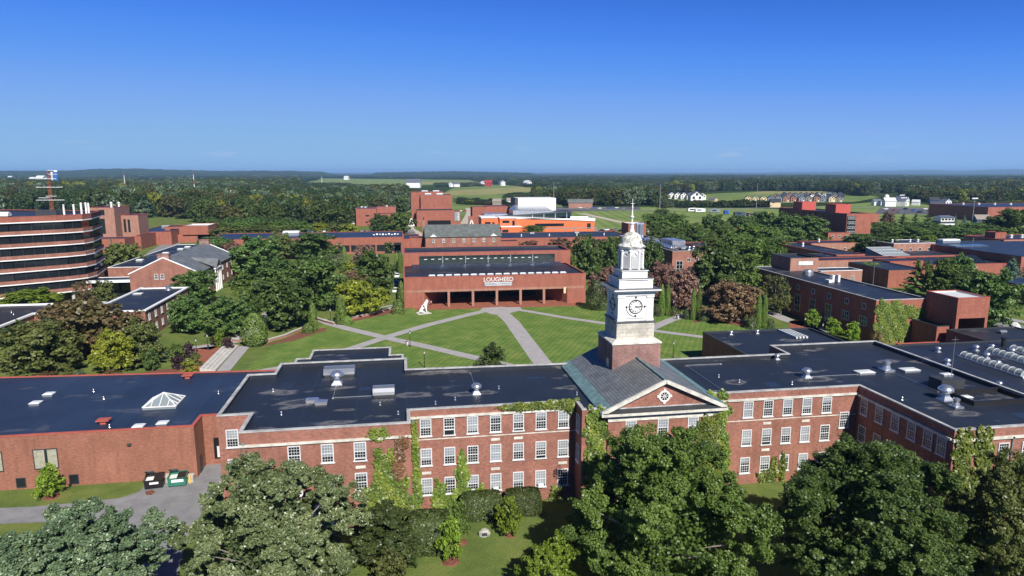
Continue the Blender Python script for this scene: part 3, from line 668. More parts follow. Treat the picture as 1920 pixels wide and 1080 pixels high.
for y in (75.1, 72.3, 69.5, 66.8, 64.3, 62.3):
    for z in (9.0, 5.3, 1.6): hallwin.put(hall, 58.3, y, z, -90, 0 if q % 3 else 2); q += 1
for x in (64.6, 67.6, 70.6):
    for z in (8.5, 4.9): hallwin.put(hall, x, 60.8, z, 0, (0, 3, 2)[q % 3]); q += 1
hallwin.put(hall, -19.9, 78.2, 8.6, 0, 1); hallwin.put(hall, -19.9, 78.2, 5.0, 0, 1)
for z in (9.2, 5.4): hallwin.put(hall, 20.3, 75.0, z, -90, 0)
# entrance on the left section: white surround, door
mb = MB(); mb.box(-10.6, 72.3, 0, -10.2, 72.497, 3.2); mb.box(-8.7, 72.3, 0, -8.3, 72.497, 3.2); mb.box(-10.9, 72.2, 3.2, -8.0, 72.497, 3.8)
dr = mb.build('entrance', 'white_paint', hall)
mb = MB(); mb.box(-10.2, 72.42, 0, -8.7, 72.497, 3.2); mb.build('door', 'green_paint', dr)
# window air conditioners
for x, z in ((18.8-2.775, 1.78), (10.45, 1.78)):
    mb = MB(); mb.box(x-0.33, 76.2, z, x+0.33, 76.5, z+0.45); mb.box(x-0.28, 76.17, z+0.06, x+0.28, 76.2, z+0.39); mb.build('air_conditioner', 'white_paint', hall)
# pavilion: gable roof, pediment, entablature, oculus
RX, RZ, EX0, EX1, EZ, FY, BY = 30.25, 15.75, 22.7, 37.8, 12.25, 72.85, 93.4
mb = MB()
t = 0.22
for ex in (EX0, EX1):
    a = [(ex, FY, EZ), (RX, FY, RZ), (RX, BY, RZ), (ex, BY, EZ)]
    if ex == EX1: a = a[::-1]
    mb.poly(a if ex == EX1 else a[::-1]); mb.poly([(x, y, z-t) for x, y, z in (a[::-1] if ex == EX1 else a)])
    mb.poly([(ex, FY, EZ-t), (RX, FY, RZ-t), (RX, FY, RZ), (ex, FY, EZ)]); mb.poly([(ex, BY, EZ-t), (RX, BY, RZ-t), (RX, BY, RZ), (ex, BY, EZ)])
    mb.poly([(ex, FY, EZ-t), (ex, BY, EZ-t), (ex, BY, EZ), (ex, FY, EZ)])
gab = mb.build('gable_roof', 'slate', hall)
mb = MB(); mb.beam((RX, FY, RZ+0.05), (RX, BY, RZ+0.05), 0.3, 0.14); mb.build('ridge_cap', 'copper', gab)
for ex, s in ((EX0, -1), (EX1, 1)):
    mb = MB(); mb.poly([(ex-s*1.05, FY+0.2, EZ+0.53), (ex-s*1.05, BY, EZ+0.53), (ex+s*0.32, BY, EZ+0.03), (ex+s*0.32, FY+0.2, EZ+0.03)][::s])
    mb.box(min(ex+s*0.06, ex+s*0.36), FY+0.2, EZ-0.25, max(ex+s*0.06, ex+s*0.36), BY, EZ+0.02); mb.build('gutter', 'copper', gab)
mb = MB(); mb.poly([(23.4, 73.2, 12.0), (37.2, 73.2, 12.0), (37.2, 73.2, 12.1), (RX, 73.2, RZ-0.25), (23.4, 73.2, 12.1)])
mb.poly([(23.4, 92.9, 11.9), (23.4, 92.9, 12.3), (RX, 92.9, RZ-0.25), (37.2, 92.9, 12.3), (37.2, 92.9, 11.9)])
mb.box(23.42, 73.5, 11.9, 23.6, 92.8, 12.4); mb.box(37.0, 73.5, 11.9, 37.18, 92.8, 12.4)
mb.build('pediment', 'brick_hall', hall)
mb = MB()
for ex in (EX0-0.15, EX1+0.15): mb.beam((ex, FY-0.08, EZ-0.13), (RX, FY-0.08, RZ-0.05), 0.36, 0.42)
mb.box(EX0-0.3, 72.45, 11.78, EX1+0.3, 73.197, 12.12); mb.box(EX0+0.2, 72.8, 11.5, EX1-0.2, 73.197, 11.78); mb.box(23.35, 73.05, 10.95, 37.25, 73.197, 11.5)
mb.build('entablature', 'stone_trim', hall)
mb = MB(); mb.poly([(EX0-0.2, 72.43, 12.125), (EX1+0.2, 72.43, 12.125), (EX1-0.5, 73.19, 12.42), (EX0+0.5, 73.19, 12.42)]); mb.build('flashing', 'metal_dark', hall)
mb = MB(); pts = []
for k in range(24):
    a0, a1 = 2*math.pi*k/24, 2*math.pi*(k+1)/24
    for (r0, r1, y) in ((0.72, 0.5, 73.08),):
        mb.poly([(RX+r0*math.cos(a0), y, 13.75+r0*math.sin(a0)), (RX+r0*math.cos(a1), y, 13.75+r0*math.sin(a1)), (RX+r1*math.cos(a1), y, 13.75+r1*math.sin(a1)), (RX+r1*math.cos(a0), y, 13.75+r1*math.sin(a0))])
        mb.poly([(RX+r0*math.cos(a1), y, 13.75+r0*math.sin(a1)), (RX+r0*math.cos(a0), y, 13.75+r0*math.sin(a0)), (RX+r0*math.cos(a0), 73.197, 13.75+r0*math.sin(a0)), (RX+r0*math.cos(a1), 73.197, 13.75+r0*math.sin(a1))])
for k in range(4):
    a = math.pi*k/4; mb.beam((RX-0.52*math.cos(a), 73.12, 13.75-0.52*math.sin(a)), (RX+0.52*math.cos(a), 73.12, 13.75+0.52*math.sin(a)), 0.06, 0.05, up=(0, 1, 0))
    b = math.pi*k/2; mb.box(RX+0.78*math.cos(b)-0.14, 73.06, 13.75+0.78*math.sin(b)-0.14, RX+0.78*math.cos(b)+0.14, 73.197, 13.75+0.78*math.sin(b)+0.14)
ocu = mb.build('oculus', 'white_paint', hall)
mb = MB(); mb.poly([(RX+0.5*math.cos(2*math.pi*k/24), 73.15, 13.75+0.5*math.sin(2*math.pi*k/24)) for k in range(24)]); mb.build('pane', 'glass_dark', ocu)

# the tower
TX, TY = 30.2, 86.3
def sqr(mb, h, z0, z1, m=0, hy=None): mb.box(TX-h, TY-(hy or h), z0, TX+h, TY+(hy or h), z1, m)
mb = MB(); sqr(mb, 3.3, 12.2, 17.6); tow = mb.build('clock_tower', 'brick_old', hall)
mb = MB(); sqr(mb, 3.42, 17.6, 17.8)
for a, b in zip(rect(TX-3.42, TY-3.42, TX+3.42, TY+3.42), rect(TX-2.6, TY-2.6, TX+2.6, TY+2.6)): pass
o_, i_ = rect(TX-3.38, TY-3.38, TX+3.38, TY+3.38), rect(TX-2.6, TY-2.6, TX+2.6, TY+2.6)
for k in range(4):
    j = (k+1) % 4; mb.poly([(*o_[k], 17.803), (*o_[j], 17.803), (*i_[j], 18.2), (*i_[k], 18.2)])
mb.build('tower_ledge', 'stone_trim', tow)
mb = MB(); sqr(mb, 2.58, 17.81, 20.35); mb.build('stone_stage', 'limestone', tow)
mb = MB(); sqr(mb, 2.72, 20.35, 20.55)
mb.build('lead_ledge', 'lead', tow)
mb = MB(); sqr(mb, 2.36, 20.55, 24.3)
for sx in (-1, 1):     # corner pilasters with capitals
    for sy in (-1, 1):
        cx, cy = TX+sx*1.98, TY+sy*1.98
        mb.box(cx-0.46, cy-0.46, 20.55, cx+0.46, cy+0.46, 23.7); mb.box(cx-0.52, cy-0.52, 20.55, cx+0.52, cy+0.52, 20.83)
        mb.box(cx-0.55, cy-0.55, 23.7, cx+0.55, cy+0.55, 23.9)
sqr(mb, 2.52, 23.95, 24.38); sqr(mb, 2.62, 24.38, 24.5)
sqr(mb, 3.02, 24.5, 24.66); sqr(mb, 3.2, 24.66, 24.82)
mb.build('clock_stage', 'white_paint', tow)
mb = MB(); sqr(mb, 3.16, 24.82, 24.88)
mb.build('cornice_cap', 'lead', tow)
mb = MB(); sqr(mb, 2.22, 24.88, 26)
for sx in (-1, 1):
    for sy in (-1, 1): cx, cy = TX+sx*1.92, TY+sy*1.92; mb.box(cx-0.38, cy-0.38, 24.88, cx+0.38, cy+0.38, 25.92)
for s in (-1, 1):
    for k in range(14):
        x = TX-1.3+2.6*k/13; mb.box(x-0.035, TY+s*2.222-0.05, 25.1, x+0.035, TY+s*2.222+0.05, 25.72)
        y = TY-1.3+2.6*k/13; mb.box(TX+s*2.222-0.05, y-0.035, 25.1, TX+s*2.222+0.05, y+0.035, 25.72)
sqr(mb, 2.38, 26, 26.12); mb.build('attic_stage', 'white_paint', tow)
mb = MB(); sqr(mb, 2.36, 26.12, 26.17); mb.build('attic_cap', 'lead', tow)
mb = MB(); sqr(mb, 1.74, 26.17, 27.1); sqr(mb, 1.86, 27.1, 27.2); mb.build('belfry_base', 'white_paint', tow)
mb = MB(); sqr(mb, 1.8, 27.2, 27.25); mb.build('belfry_cap', 'lead', tow)
r8 = math.pi/8
mb = MB(); mb.lathe([(1.52, 27.2), (1.52, 29.8), (1.6, 29.8), (1.6, 29.95), (1.72, 30), (1.84, 30.12), (1.84, 30.25)], TX, TY, 8, rot=r8)
for k in range(8):
    a = r8+k*math.pi/4; x, y = TX+1.56*math.cos(a), TY+1.56*math.sin(a)
    mb.lathe([(0.21, 27.2), (0.21, 27.42), (0.16, 27.45), (0.15, 29.55), (0.22, 29.65), (0.22, 29.8)], x, y, 6)
bel = mb.build('belfry', 'white_paint', tow)
for k in range(8):
    a = k*math.pi/4; ap = 1.52*math.cos(r8)+0.03; nrm = Vector((math.cos(a), math.sin(a), 0)); tn = Vector((-math.sin(a), math.cos(a), 0)); c = Vector((TX, TY, 0))+nrm*ap
    mb = MB()
    for j in range(13):
        z = 27.5+j*0.122; p, q2 = c+tn*-0.33+Vector((0, 0, z)), c+tn*0.33+Vector((0, 0, z))
        mb.poly([p+nrm*0.09, q2+nrm*0.09, q2+Vector((0, 0, 0.12)), p+Vector((0, 0, 0.12))]); mb.poly([q2+nrm*0.09, p+nrm*0.09, p, q2])
    ZZ = lambda z: Vector((0, 0, z))
    for s in (-1, 1): mb.beam(c+tn*0.37*s+ZZ(27.4)+nrm*0.04, c+tn*0.37*s+ZZ(29.1)+nrm*0.04, 0.09, 0.1)
    mb.beam(c+tn*-0.4+ZZ(27.42)+nrm*0.04, c+tn*0.4+ZZ(27.42)+nrm*0.04, 0.12, 0.1)
    for s in (-1, 1): mb.beam(c+tn*0.37*s+ZZ(29.08)+nrm*0.04, c+ZZ(29.5)+nrm*0.04, 0.09, 0.1)
    mb.build('louvre', 'louvre_grey', tow)
mb = MB(); prof = [(1.86, 30.25), (1.72, 30.36), (1.52, 30.54)]
for k in range(9):
    t = k/8; prof.append((1.42*math.cos(t*math.pi/2*0.93)**0.8, 30.62+1.45*math.sin(t*math.pi/2)))
prof += [(0.3, 32.15)]
mb.lathe(prof, TX, TY, 24); mb.build('dome', 'white_dome', tow, True)
mb = MB(); mb.lathe([(0.36, 32.1), (0.34, 32.35), (0.27, 32.45), (0.25, 33.1), (0.36, 33.2), (0.36, 33.3), (0.12, 33.4), (0.1, 33.9)], TX, TY, 8, rot=r8)
mb.build('finial_base', 'white_paint', tow)
mb = MB(); mb.lathe([(0.10, 33.9), (0.26, 34.03), (0.28, 34.15), (0.1, 34.32), (0.075, 35.3), (0.13, 35.4), (0.06, 35.5), (0.035, 36.1), (0.02, 36.5)], TX, TY, 10)
mb.beam((TX-0.3, TY, 35.85), (TX+0.3, TY, 35.85), 0.05); mb.build('spire', 'white_paint', tow, True)
mb = MB(); mb.box(TX-3.36, TY-1.9, 13.6, TX-3.302, TY-0.9, 15.3); mb.build('hatch', 'metal_grey', tow)
def text_mesh(s, size, name, mat, extrude=0.01, align='CENTER', bold=0.0):
    cu = bpy.data.curves.new(name, 'FONT'); cu.body = s; cu.size = size; cu.extrude = extrude; cu.align_x = align; cu.align_y = 'CENTER'; cu.offset = bold
    o = bpy.data.objects.new(name, cu); COL.objects.link(o)
    me = bpy.data.meshes.new_from_object(o.evaluated_get(bpy.context.evaluated_depsgraph_get())); COL.objects.unlink(o); bpy.data.objects.remove(o)
    me.materials.clear(); me.materials.append(MATS[mat]); me.name = name; return me
def put_mesh(name, me, parent, loc, rz=0, rx=90):
    o = link(name, me, parent); o.location = loc; o.rotation_euler = (R(rx), 0, R(rz)); return o
def clock(rz):
    """dial ring, roman hours, hands at a quarter past three, wind letters outside"""
    mb = MB()
    for k in range(40):
        a0, a1 = 2*math.pi*k/40, 2*math.pi*(k+1)/40; c0, s0, c1, s1 = math.cos(a0), math.sin(a0), math.cos(a1), math.sin(a1)
        for r0, r1 in ((0.95, 0.84),):
            mb.poly([(r0*c0, r0*s0, 0.05), (r0*c1, r0*s1, 0.05), (r1*c1, r1*s1, 0.05), (r1*c0, r1*s0, 0.05)]); mb.poly([(r0*c1, r0*s1, 0.05), (r0*c0, r0*s0, 0.05), (r0*c0, r0*s0, 0), (r0*c1, r0*s1, 0)])
    for k in range(10):
        a0 = math.pi*1.03+math.pi*0.44*k/10; a1 = a0+math.pi*0.044
        mb.poly([(1.33*math.cos(a0), 1.33*math.sin(a0), 0.03), (1.33*math.cos(a1), 1.33*math.sin(a1), 0.03), (1.27*math.cos(a1), 1.27*math.sin(a1), 0.03), (1.27*math.cos(a0), 1.27*math.sin(a0), 0.03)])
    d = mb.build('clock_dial', 'black_paint', tow); d.location = (TX+math.sin(rz)*2.38, TY-math.cos(rz)*2.38, 22.45); d.rotation_euler = (R(90), 0, rz)
    return d
def clock_bits(d):
    L = d.location.copy(); rz = d.rotation_euler[2]
    def local(me, x, z, rot=0, off=0.01):
        o = bpy.data.objects.new(me.name, me); COL.objects.link(o); o.parent = tow; o.matrix_parent_inverse = Matrix()
        o.location = L+Vector((math.cos(rz)*x+math.sin(rz)*off, math.sin(rz)*x-math.cos(rz)*off, z)); o.rotation_euler = (R(90), rot, rz); return o
    for i, s in enumerate(('XII', 'I', 'II', 'III', 'IV', 'V', 'VI', 'VII', 'VIII', 'IX', 'X', 'XI')):
        a = math.pi/2-i*math.pi/6
        if s not in NUM: NUM[s] = text_mesh(s, 0.24, 'numeral', 'black_paint', 0.005, bold=0.006)
        local(NUM[s], 0.68*math.cos(a), 0.68*math.sin(a))
    for s, a in (('N', 90), ('E', 0), ('S', 270), ('W', 180)):
        mb = MB(); mb.box(-0.14, -0.05, 0, 0.14, 0.05, 0.06); mb.box(-0.05, -0.14, 0, 0.05, 0.14, 0.06)
        local(mb.mesh('clock_mark', 'black_paint'), 1.25*math.cos(R(a)), 1.25*math.sin(R(a)))
    for ang, ln, wd in ((0, 0.78, 0.075), (-7.5+3, 0.5, 0.12)):
        mb = MB(); a = R(ang); mb.beam((-0.12*math.cos(a), -0.12*math.sin(a), 0.03), (ln*math.cos(a), ln*math.sin(a), 0.03), wd, 0.03)
        local(mb.mesh('clock_hand', 'black_paint'), 0, 0, 0, 0.03)
    mb = MB(); mb.box(-1.25, -0.025, 0, 1.25, 0.025, 0.03); local(mb.mesh('dial_sill', 'coping_grey'), 0, -1.55)
NUM = {}
for rz in (0.0, -math.pi/2): clock_bits(clock(rz))
# roof furniture
ZR = HZ-0.5
roof_turbine(hall, -9.1, 90.0, ZR, 1.0); air_unit(hall, -9.1, 94.2, ZR, 4.2, 2.4, 1.3); air_unit(hall, -2.8, 84.2, ZR, 2.7, 2.0, 1.35)
roof_turbine(hall, 8.9, 83.0, ZR, 0.75); sky_box(hall, -11.5, 83.2, ZR, 1.4, 1.0, 0.45, 'metal_shiny', 'roof_hatch'); sky_box(hall, -10.3, 82.2, ZR, 1.4, 1.0, 0.45, 'metal_shiny', 'roof_hatch')
roof_turbine(hall, 54.7, 82.5, ZR, 0.75); roof_stack(hall, 67.8, 83.6, ZR, 1.0); sky_box(hall, 63.9, 83.0, ZR, 2.4, 1.4, 0.4, 'roof_white'); sky_box(hall, 71.0, 83.0, ZR, 2.4, 1.4, 0.4, 'roof_white')
roof_turbine(hall, 66.4, 71.3, ZR, 1.0); roof_stack(hall, 65.5, 68.6, ZR, 0.75); roof_turbine(hall, 55.6, 91.6, ZR, 0.5); sky_box(hall, 69.2, 71.2, ZR, 1.4, 0.9, 0.4)
sky_box(hall, 70.4, 75.8, ZR+1.5, 1.3, 0.8, 0.4)
for x, y in ((-3.2, 80.6), (-14.5, 79.0), (3.5, 79.8), (-1.0, 77.0), (12.0, 84.5), (42.8, 84.6), (44.5, 82.0), (61.0, 72.0), (-17, 88), (51, 80), (6.0, 81.0), (21.5, 80.5)): pipe_vent(hall, x, y, ZR)
for x0, y0, x1, y1, m in ((-16.5, 88.5, -14.8, 92.0, 'roof_dark'), (-6.0, 86.6, -4.6, 87.9, 'roof_blue'), (3.6, 86.0, 6.8, 86.9, 'roof_dark'), (13.5, 79.0, 15.4, 81.2, 'roof_dark'), (16.4, 88.0, 19.0, 88.8, 'roof_blue'), (41.5, 86.8, 44.2, 88.2, 'roof_dark'), (47.5, 79.2, 49.2, 81.4, 'roof_blue'), (60.5, 90.2, 63.6, 91.4, 'roof_dark'), (61.0, 77.5, 62.6, 80.6, 'roof_dark'), (70.0, 64.0, 73.0, 65.6, 'roof_blue'), (-12.0, 75.0, -9.6, 76.2, 'roof_dark')):
    mb = MB(); mb.poly([(x0, y0, ZR+0.012), (x1, y0, ZR+0.012), (x1, y1, ZR+0.012), (x0, y1, ZR+0.012)]); mb.build('roof_patch', m, hall)
for a_ in (((-9.1, 89.0), (-9.1, 84.0), (-4.2, 84.0)), ((9.0, 84.0), (9.0, 91.8)), ((55.5, 82.5), (62.5, 82.5)), ((67.8, 82.4), (67.8, 74.0)), ((40.5, 78.0), (40.5, 90.5), (46.0, 90.5))):
    mb = MB()
    for q0, q1 in zip(a_, a_[1:]): mb.beam((*q0, ZR+0.1), (*q1, ZR+0.1), 0.07)
    for q0 in a_: mb.box(q0[0]-0.12, q0[1]-0.12, ZR, q0[0]+0.12, q0[1]+0.12, ZR+0.08)
    mb.build('conduit', 'metal_grey', hall)
mb = MB(); mb.box(68.2, 74.0, ZR, 71.6, 76.2, ZR+1.5); mb.build('stair_bulkhead', 'metal_dark', hall)
mb = MB(); ring(mb, rect(68.0, 68.6, 75.9, 73.2), rect(68.3, 68.9, 75.6, 72.9), ZR, ZR+0.55); mb.build('roof_curb', 'black_paint', hall)
mb = MB(); mb.tube([(70.4, 75.0, ZR+1.5), (70.4, 75.0, ZR+7.0)], 0.05, 0.02, 6); mb.beam((69.9, 75, ZR+6.6), (70.9, 75, ZR+6.6), 0.04); mb.build('antenna_mast', 'metal_grey', hall)

# ------------------------------------------------------------------ flat wings around the hall
annex = thing('brick_annex', 'low orange-brick annex with wide blue-black flat roof and glass pyramid skylight', 'building', (-45, 100, 0))
flat_block(annex, [(-75, 90), (-27.6, 90), (-27.6, 93.9), (-21.5, 93.9), (-21.5, 94.5), (-18.0, 94.5), (-18.0, 114.5), (-75, 118.5)], 7.1, 'brick_annex', 'roof_blue', 'coping_red', 0.12)
cw = WinSet([lambda: plain_window(2.9, 2.7, 'metal_dark', 'glass_dark', 2, 1, 0.12, 0.06, 'curtain'), lambda: plain_window(1.15, 1.3, 'metal_dark', 'glass_dark', 1, 1, 0.08)])
for x in (-45.6, -52.0, -58.5): cw.put(annex, x, 90, 2.55)
for x in (-48.8, -42.6, -55): cw.put(annex, x, 90, 0.25, 0, 1)
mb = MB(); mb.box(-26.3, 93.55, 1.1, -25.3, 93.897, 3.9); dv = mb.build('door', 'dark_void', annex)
mb = MB(); mb.poly([(-25.9, 93.5, 1.2), (-25.35, 93.5, 1.2), (-25.35, 93.52, 2.8), (-25.9, 93.52, 2.8)]); mb.build('panel', 'roof_white', dv)
mb = MB(); mb.box(-27.597, 91.2, 0, -27.54, 92.3, 2.4); mb.build('door', 'metal_dark', annex)
mb = MB(); mb.box(-35.8, 89.75, 5.05, -35.35, 89.997, 5.3); mb.build('wall_lamp', 'metal_dark', annex)
mb = MB(); a = [(-36.6, 98.0), (-32.2, 98.0), (-32.2, 102.4), (-36.6, 102.4)]; ap = (-34.4, 100.2, 8.75)
for k in range(4):
    j = (k+1) % 4; mb.poly([(*a[k], 7.35), (*a[j], 7.35), ap])
mb.box(-36.6, 98, 6.98, -32.2, 102.4, 7.34)
py = mb.build('pyramid_skylight', 'glass_roof', annex)
mb = MB()
for k in range(4):
    j = (k+1) % 4; mb.beam((*a[k], 7.37), (*a[j], 7.37), 0.14); mb.beam((*a[k], 7.37), ap, 0.13)
    for f in (0.25, 0.5, 0.75):
        p = Vector((*a[k], 7.4)).lerp(Vector((*a[j], 7.4)), f); tt = 1-abs(2*f-1); qv = Vector((*(a[k] if f < 0.5 else a[j]), 7.4)).lerp(Vector(ap), tt); mb.beam(p, qv, 0.08)
mb.build('glazing_bars', 'white_paint', py)
for x, y in ((-52.7, 107.0), (-52.6, 103.0), (-34.6, 90.9), (-31.9, 91.6)): sky_box(annex, x, y, 6.98, 1.3, 1.2, 0.5, 'plastic_dome')
for x, y in ((-34.9, 113.0), (-39.8, 93.4)):
    mb = MB(); mb.box(-0.35, -0.35, 0, 0.35, 0.35, 0.45); mb.box(-0.8, -0.6, 0.45, 0.8, 0.6, 0.62); b = mb.build('roof_fan', 'coping_red', annex); b.location = (x, y, 6.98)
for x, y in ((-44, 104), (-38.5, 91.8), (-47, 108), (-28, 104)): pipe_vent(annex, x, y, 6.98)
bk = thing('rear_annex', 'low dark-roofed annex behind the hall beside the lawn path', 'building', (-9, 108, 0))
flat_block(bk, [(-19.2, 99.6), (-0.3, 99.6), (-0.3, 121.8), (-2.6, 121.8), (-2.6, 127.5), (-17.0, 127.5), (-17.0, 121.8), (-19.2, 121.8)], 7.0, 'brick_hall', 'roof_black', 'coping_grey', 0.3)
for x, y in ((-10, 110), (-6, 118)): pipe_vent(bk, x, y, 6.7)
rb = thing('flat_annex', 'low brick annex with white-edged black roof on the right of the lawn', 'building', (72, 115, 0))
flat_block(rb, [(58.2, 98.0), (88.0, 98.0), (88.0, 133.0), (63.1, 133.0), (63.1, 104), (58.2, 104)], 6.1, 'brick_red', 'roof_black', 'metal_dark', 0.25)
roof_turbine(rb, 68.5, 131.0, 5.85, 0.5); roof_turbine(rb, 74.5, 131.0, 5.85, 0.5)
for k in range(4):
    mb = MB(); mb.box(80.2+k*0.75, 125.5, 5.85, 80.6+k*0.75, 132.5, 6.25); mb.build('roof_louvre', 'roof_white', rb)
smallwin.put(rb, 63.1, 122, 1.5, -90)
rf = thing('skylit_annex', 'wide low building with barrel skylights along its dark flat roof', 'building', (100, 92, 0))
flat_block(rf, [(76.8, 62), (140, 62), (140, 109.8), (76.8, 109.8)], 8.0, 'brick_annex', 'roof_dark', 'metal_dark', 0.12)
def barrel(x, y0, y1, w=1.7, h=0.75):
    mb = MB(); mb.box(x-w/2-0.08, y0, 7.9, x+w/2+0.08, y1, 8.15); c = mb.build('barrel_skylight', 'roof_white', rf)
    mb = MB(); k = 10
    pr = [(x+w/2*math.cos(math.pi*i/k), 8.15+h*math.sin(math.pi*i/k)) for i in range(k+1)]
    for i in range(k): mb.poly([(pr[i][0], y0+0.5, pr[i][1]), (pr[i+1][0], y0+0.5, pr[i+1][1]), (pr[i+1][0], y1-0.5, pr[i+1][1]), (pr[i][0], y1-0.5, pr[i][1])])
    mb.poly([(a, y0+0.5, z) for a, z in pr]+[(x, y0, 8.15)]); mb.poly([(a, y1-0.5, z) for a, z in pr[::-1]])
    mb.build('glazing', 'glass_roof', c, True)
    mb = MB(); nb = int((y1-y0)/1.3)
    for q in range(nb+1):
        y = y0+0.5+(y1-y0-1)*q/nb
        for i in range(k): mb.beam((pr[i][0], y, pr[i][1]+0.02), (pr[i+1][0], y, pr[i+1][1]+0.02), 0.07, 0.05)
    mb.build('ribs', 'white_paint', c)
barrel(96.9, 88.5, 101.5); barrel(104.2, 86.5, 103.5); barrel(109.4, 88.5, 104.0); barrel(115.5, 89, 106)
for x, y, s in ((95.1, 104.8, .55), (90.3, 97.3, .6), (88.6, 85.4, .5), (100.2, 99.7, .6), (102.6, 104.5, .6), (98.4, 95.6, .5), (107.2, 101.6, .6), (112.5, 103, .7), (111, 98, .6), (106.6, 105.2, .5), (118, 104, .8)): roof_turbine(rf, x, y, 7.88, s)
mb = MB(); mb.lathe([(0.4, 7.88), (0.4, 9.3), (0.5, 9.3), (0.5, 9.6)], 110.3, 106.5, 10); mb.build('chimney', 'black_paint', rf)
# ------------------------------------------------------------------ learning library with the big sign
lib = thing('library_building', 'wide red brick library with columned porch and white LOUGHEED sign', 'building', (28, 212, 0))
LX0, LX1, LY = 0.2, 55.6, 200.0
mb = MB()
mb.poly([(LX0, LY, -0.3), (6.1, LY, -0.3), (6.1, LY, 4.6), (LX0, LY, 4.6)]); mb.poly([(49.8, LY, -0.3), (LX1, LY, -0.3), (LX1, LY, 4.6), (49.8, LY, 4.6)])
mb.poly([(LX0, LY, 4.6), (LX1, LY, 4.6), (LX1, LY, 9.05), (LX0, LY, 9.05)])
mb.poly([(6.1, LY+0.5, 4.6), (49.8, LY+0.5, 4.6), (49.8, LY, 4.6), (6.1, LY, 4.6)][::-1]); mb.poly([(6.1, LY+0.5, 4.6), (49.8, LY+0.5, 4.6), (49.8, LY+0.5, 5.2), (6.1, LY+0.5, 5.2)][::-1])
mb.poly([(6.1, LY, -0.3), (13.2, 215, -0.3), (13.2, 215, 5.2), (6.1, LY, 5.2)]); mb.poly([(42.7, 215, -0.3), (49.8, LY, -0.3), (49.8, LY, 5.2), (42.7, 215, 5.2)])
mb.poly([(LX1, LY, -0.3), (LX1, 226, -0.3), (LX1, 226, 9.05), (LX1, LY, 9.05)]); mb.poly([(LX0, 226, -0.3), (LX0, LY, -0.3), (LX0, LY, 9.05), (LX0, 226, 9.05)])
mb.build('wall', 'brick_red', lib)
mb = MB(); mb.poly([(6.1, LY+0.5, 5.19), (49.8, LY+0.5, 5.19), (42.7, 215, 5.19), (13.2, 215, 5.19)][::-1]); mb.build('porch_ceiling', 'brick_red', lib)
mb = MB(); mb.poly([(13.2, 214.9, 0), (42.7, 214.9, 0), (42.7, 214.9, 5.19), (13.2, 214.9, 5.19)]); gw = mb.build('glass_wall', 'glass_dark', lib)
mb = MB()
for i in range(13): x = 13.2+29.5*i/12; mb.box(x-0.07, 214.75, 0, x+0.07, 214.88, 5.18)
mb.box(13.2, 214.76, 2.5, 42.7, 214.87, 2.62); mb.build('mullions', 'metal_dark', gw)
for k in range(1, 6):
    x = 6.1+43.7*k/6; mb = MB(); mb.box(x-0.36, LY+0.003, -0.1, x+0.36, LY+0.6, 4.598); mb.build('column', 'brick_pale', lib)
mb = MB(); mb.box(LX0+0.6, LY-0.03, 4.63, LX1-0.6, LY-0.003, 5.3); mb.build('brick_band', 'brick_pale', lib)
mb = MB(); mb.box(48.6, LY-0.35, 3.2, 49.3, LY-0.003, 5.0); mb.build('wall_lantern', 'cream', lib)
mb = MB(); i_ = offset(rect(LX0, LY, LX1, 226), 0.4); mb.poly([(*p, 8.8) for p in i_]); mb.build('roof', 'roof_dark', lib)
mb = MB(); ring(mb, rect(LX0-0.06, LY-0.06, LX1+0.06, 225.9), rect(LX0+0.4, LY+0.4, LX1-0.4, 225.5), 9.05, 9.22); mb.build('coping', 'coping_red', lib)
mb = MB(); mb.poly([(3, 219.5, 8.83), (LX1-2, 219.5, 8.83), (LX1-2, 225.97, 9.5), (3, 225.97, 9.5)]); mb.build('sloped_roof', 'roof_blue', lib)
for k in range(17): sky_box(lib, 8.6+2.52*k, 202.3, 8.8, 1.9, 0.9, 0.75, 'roof_white')
# upper storey with clerestory strip
flat_block(lib, [(0.4, 226), (57.2, 226), (57.2, 242.5), (0.4, 242.5)], 13.35, 'brick_red', 'roof_dark', 'coping_red', 0.7, 8.0)
mb = MB(); mb.box(5.6, 225.75, 9.55, 51.6, 225.997, 9.72); mb.box(5.6, 225.75, 12.15, 51.6, 225.997, 12.3); mb.box(5.5, 225.75, 9.55, 5.68, 225.997, 12.3); mb.box(51.5, 225.75, 9.55, 51.7, 225.997, 12.3)
cs = mb.build('clerestory', 'metal_dark', lib)
mb = MB(); mb.poly([(5.68, 225.93, 9.7), (51.5, 225.93, 9.7), (51.5, 225.93, 12.16), (5.68, 225.93, 12.16)]); mb.build('pane', 'glass_green', cs)
mb = MB()
for k in range(1, 6): x = 5.6+46*k/6; mb.box(x-0.12, 225.7, 9.72, x+0.12, 225.99, 12.15)
mb.build('mullion', 'metal_grey', cs)
for k in range(17):
    x = 7.6+2.35*k; mb = MB(); mb.box(x-0.5, 225.72, 11.1, x+0.5, 225.9, 11.28); mb.build('strip_light', 'white_paint', lib)
o = put_mesh('sign_letters', text_mesh('LOUGHEED', 1.80, 'sign_letters', 'white_paint', 0.06, bold=0.0), lib, (28.4, LY-0.12, 7.95)); o.scale = (0.97, 1, 1)
mb = MB(); mb.box(24.2, LY-0.14, 6.1, 32.6, LY-0.003, 7.15); sg = mb.build('sign_panel', 'sign_plate', lib)
put_mesh('sign_letters', text_mesh('LEARNING COMMONS', 0.86, 'sign_letters', 'sign_ink', 0.02), sg, (28.4, LY-0.17, 6.6))
plz = MB(); plz.poly([(3.2, 196.4, 0.03), (52.6, 195.2, 0.03), (52.6, 215, 0.03), (3.2, 215, 0.03)]); tag(plz.build('plaza', 'brick_paver'), kind='structure')

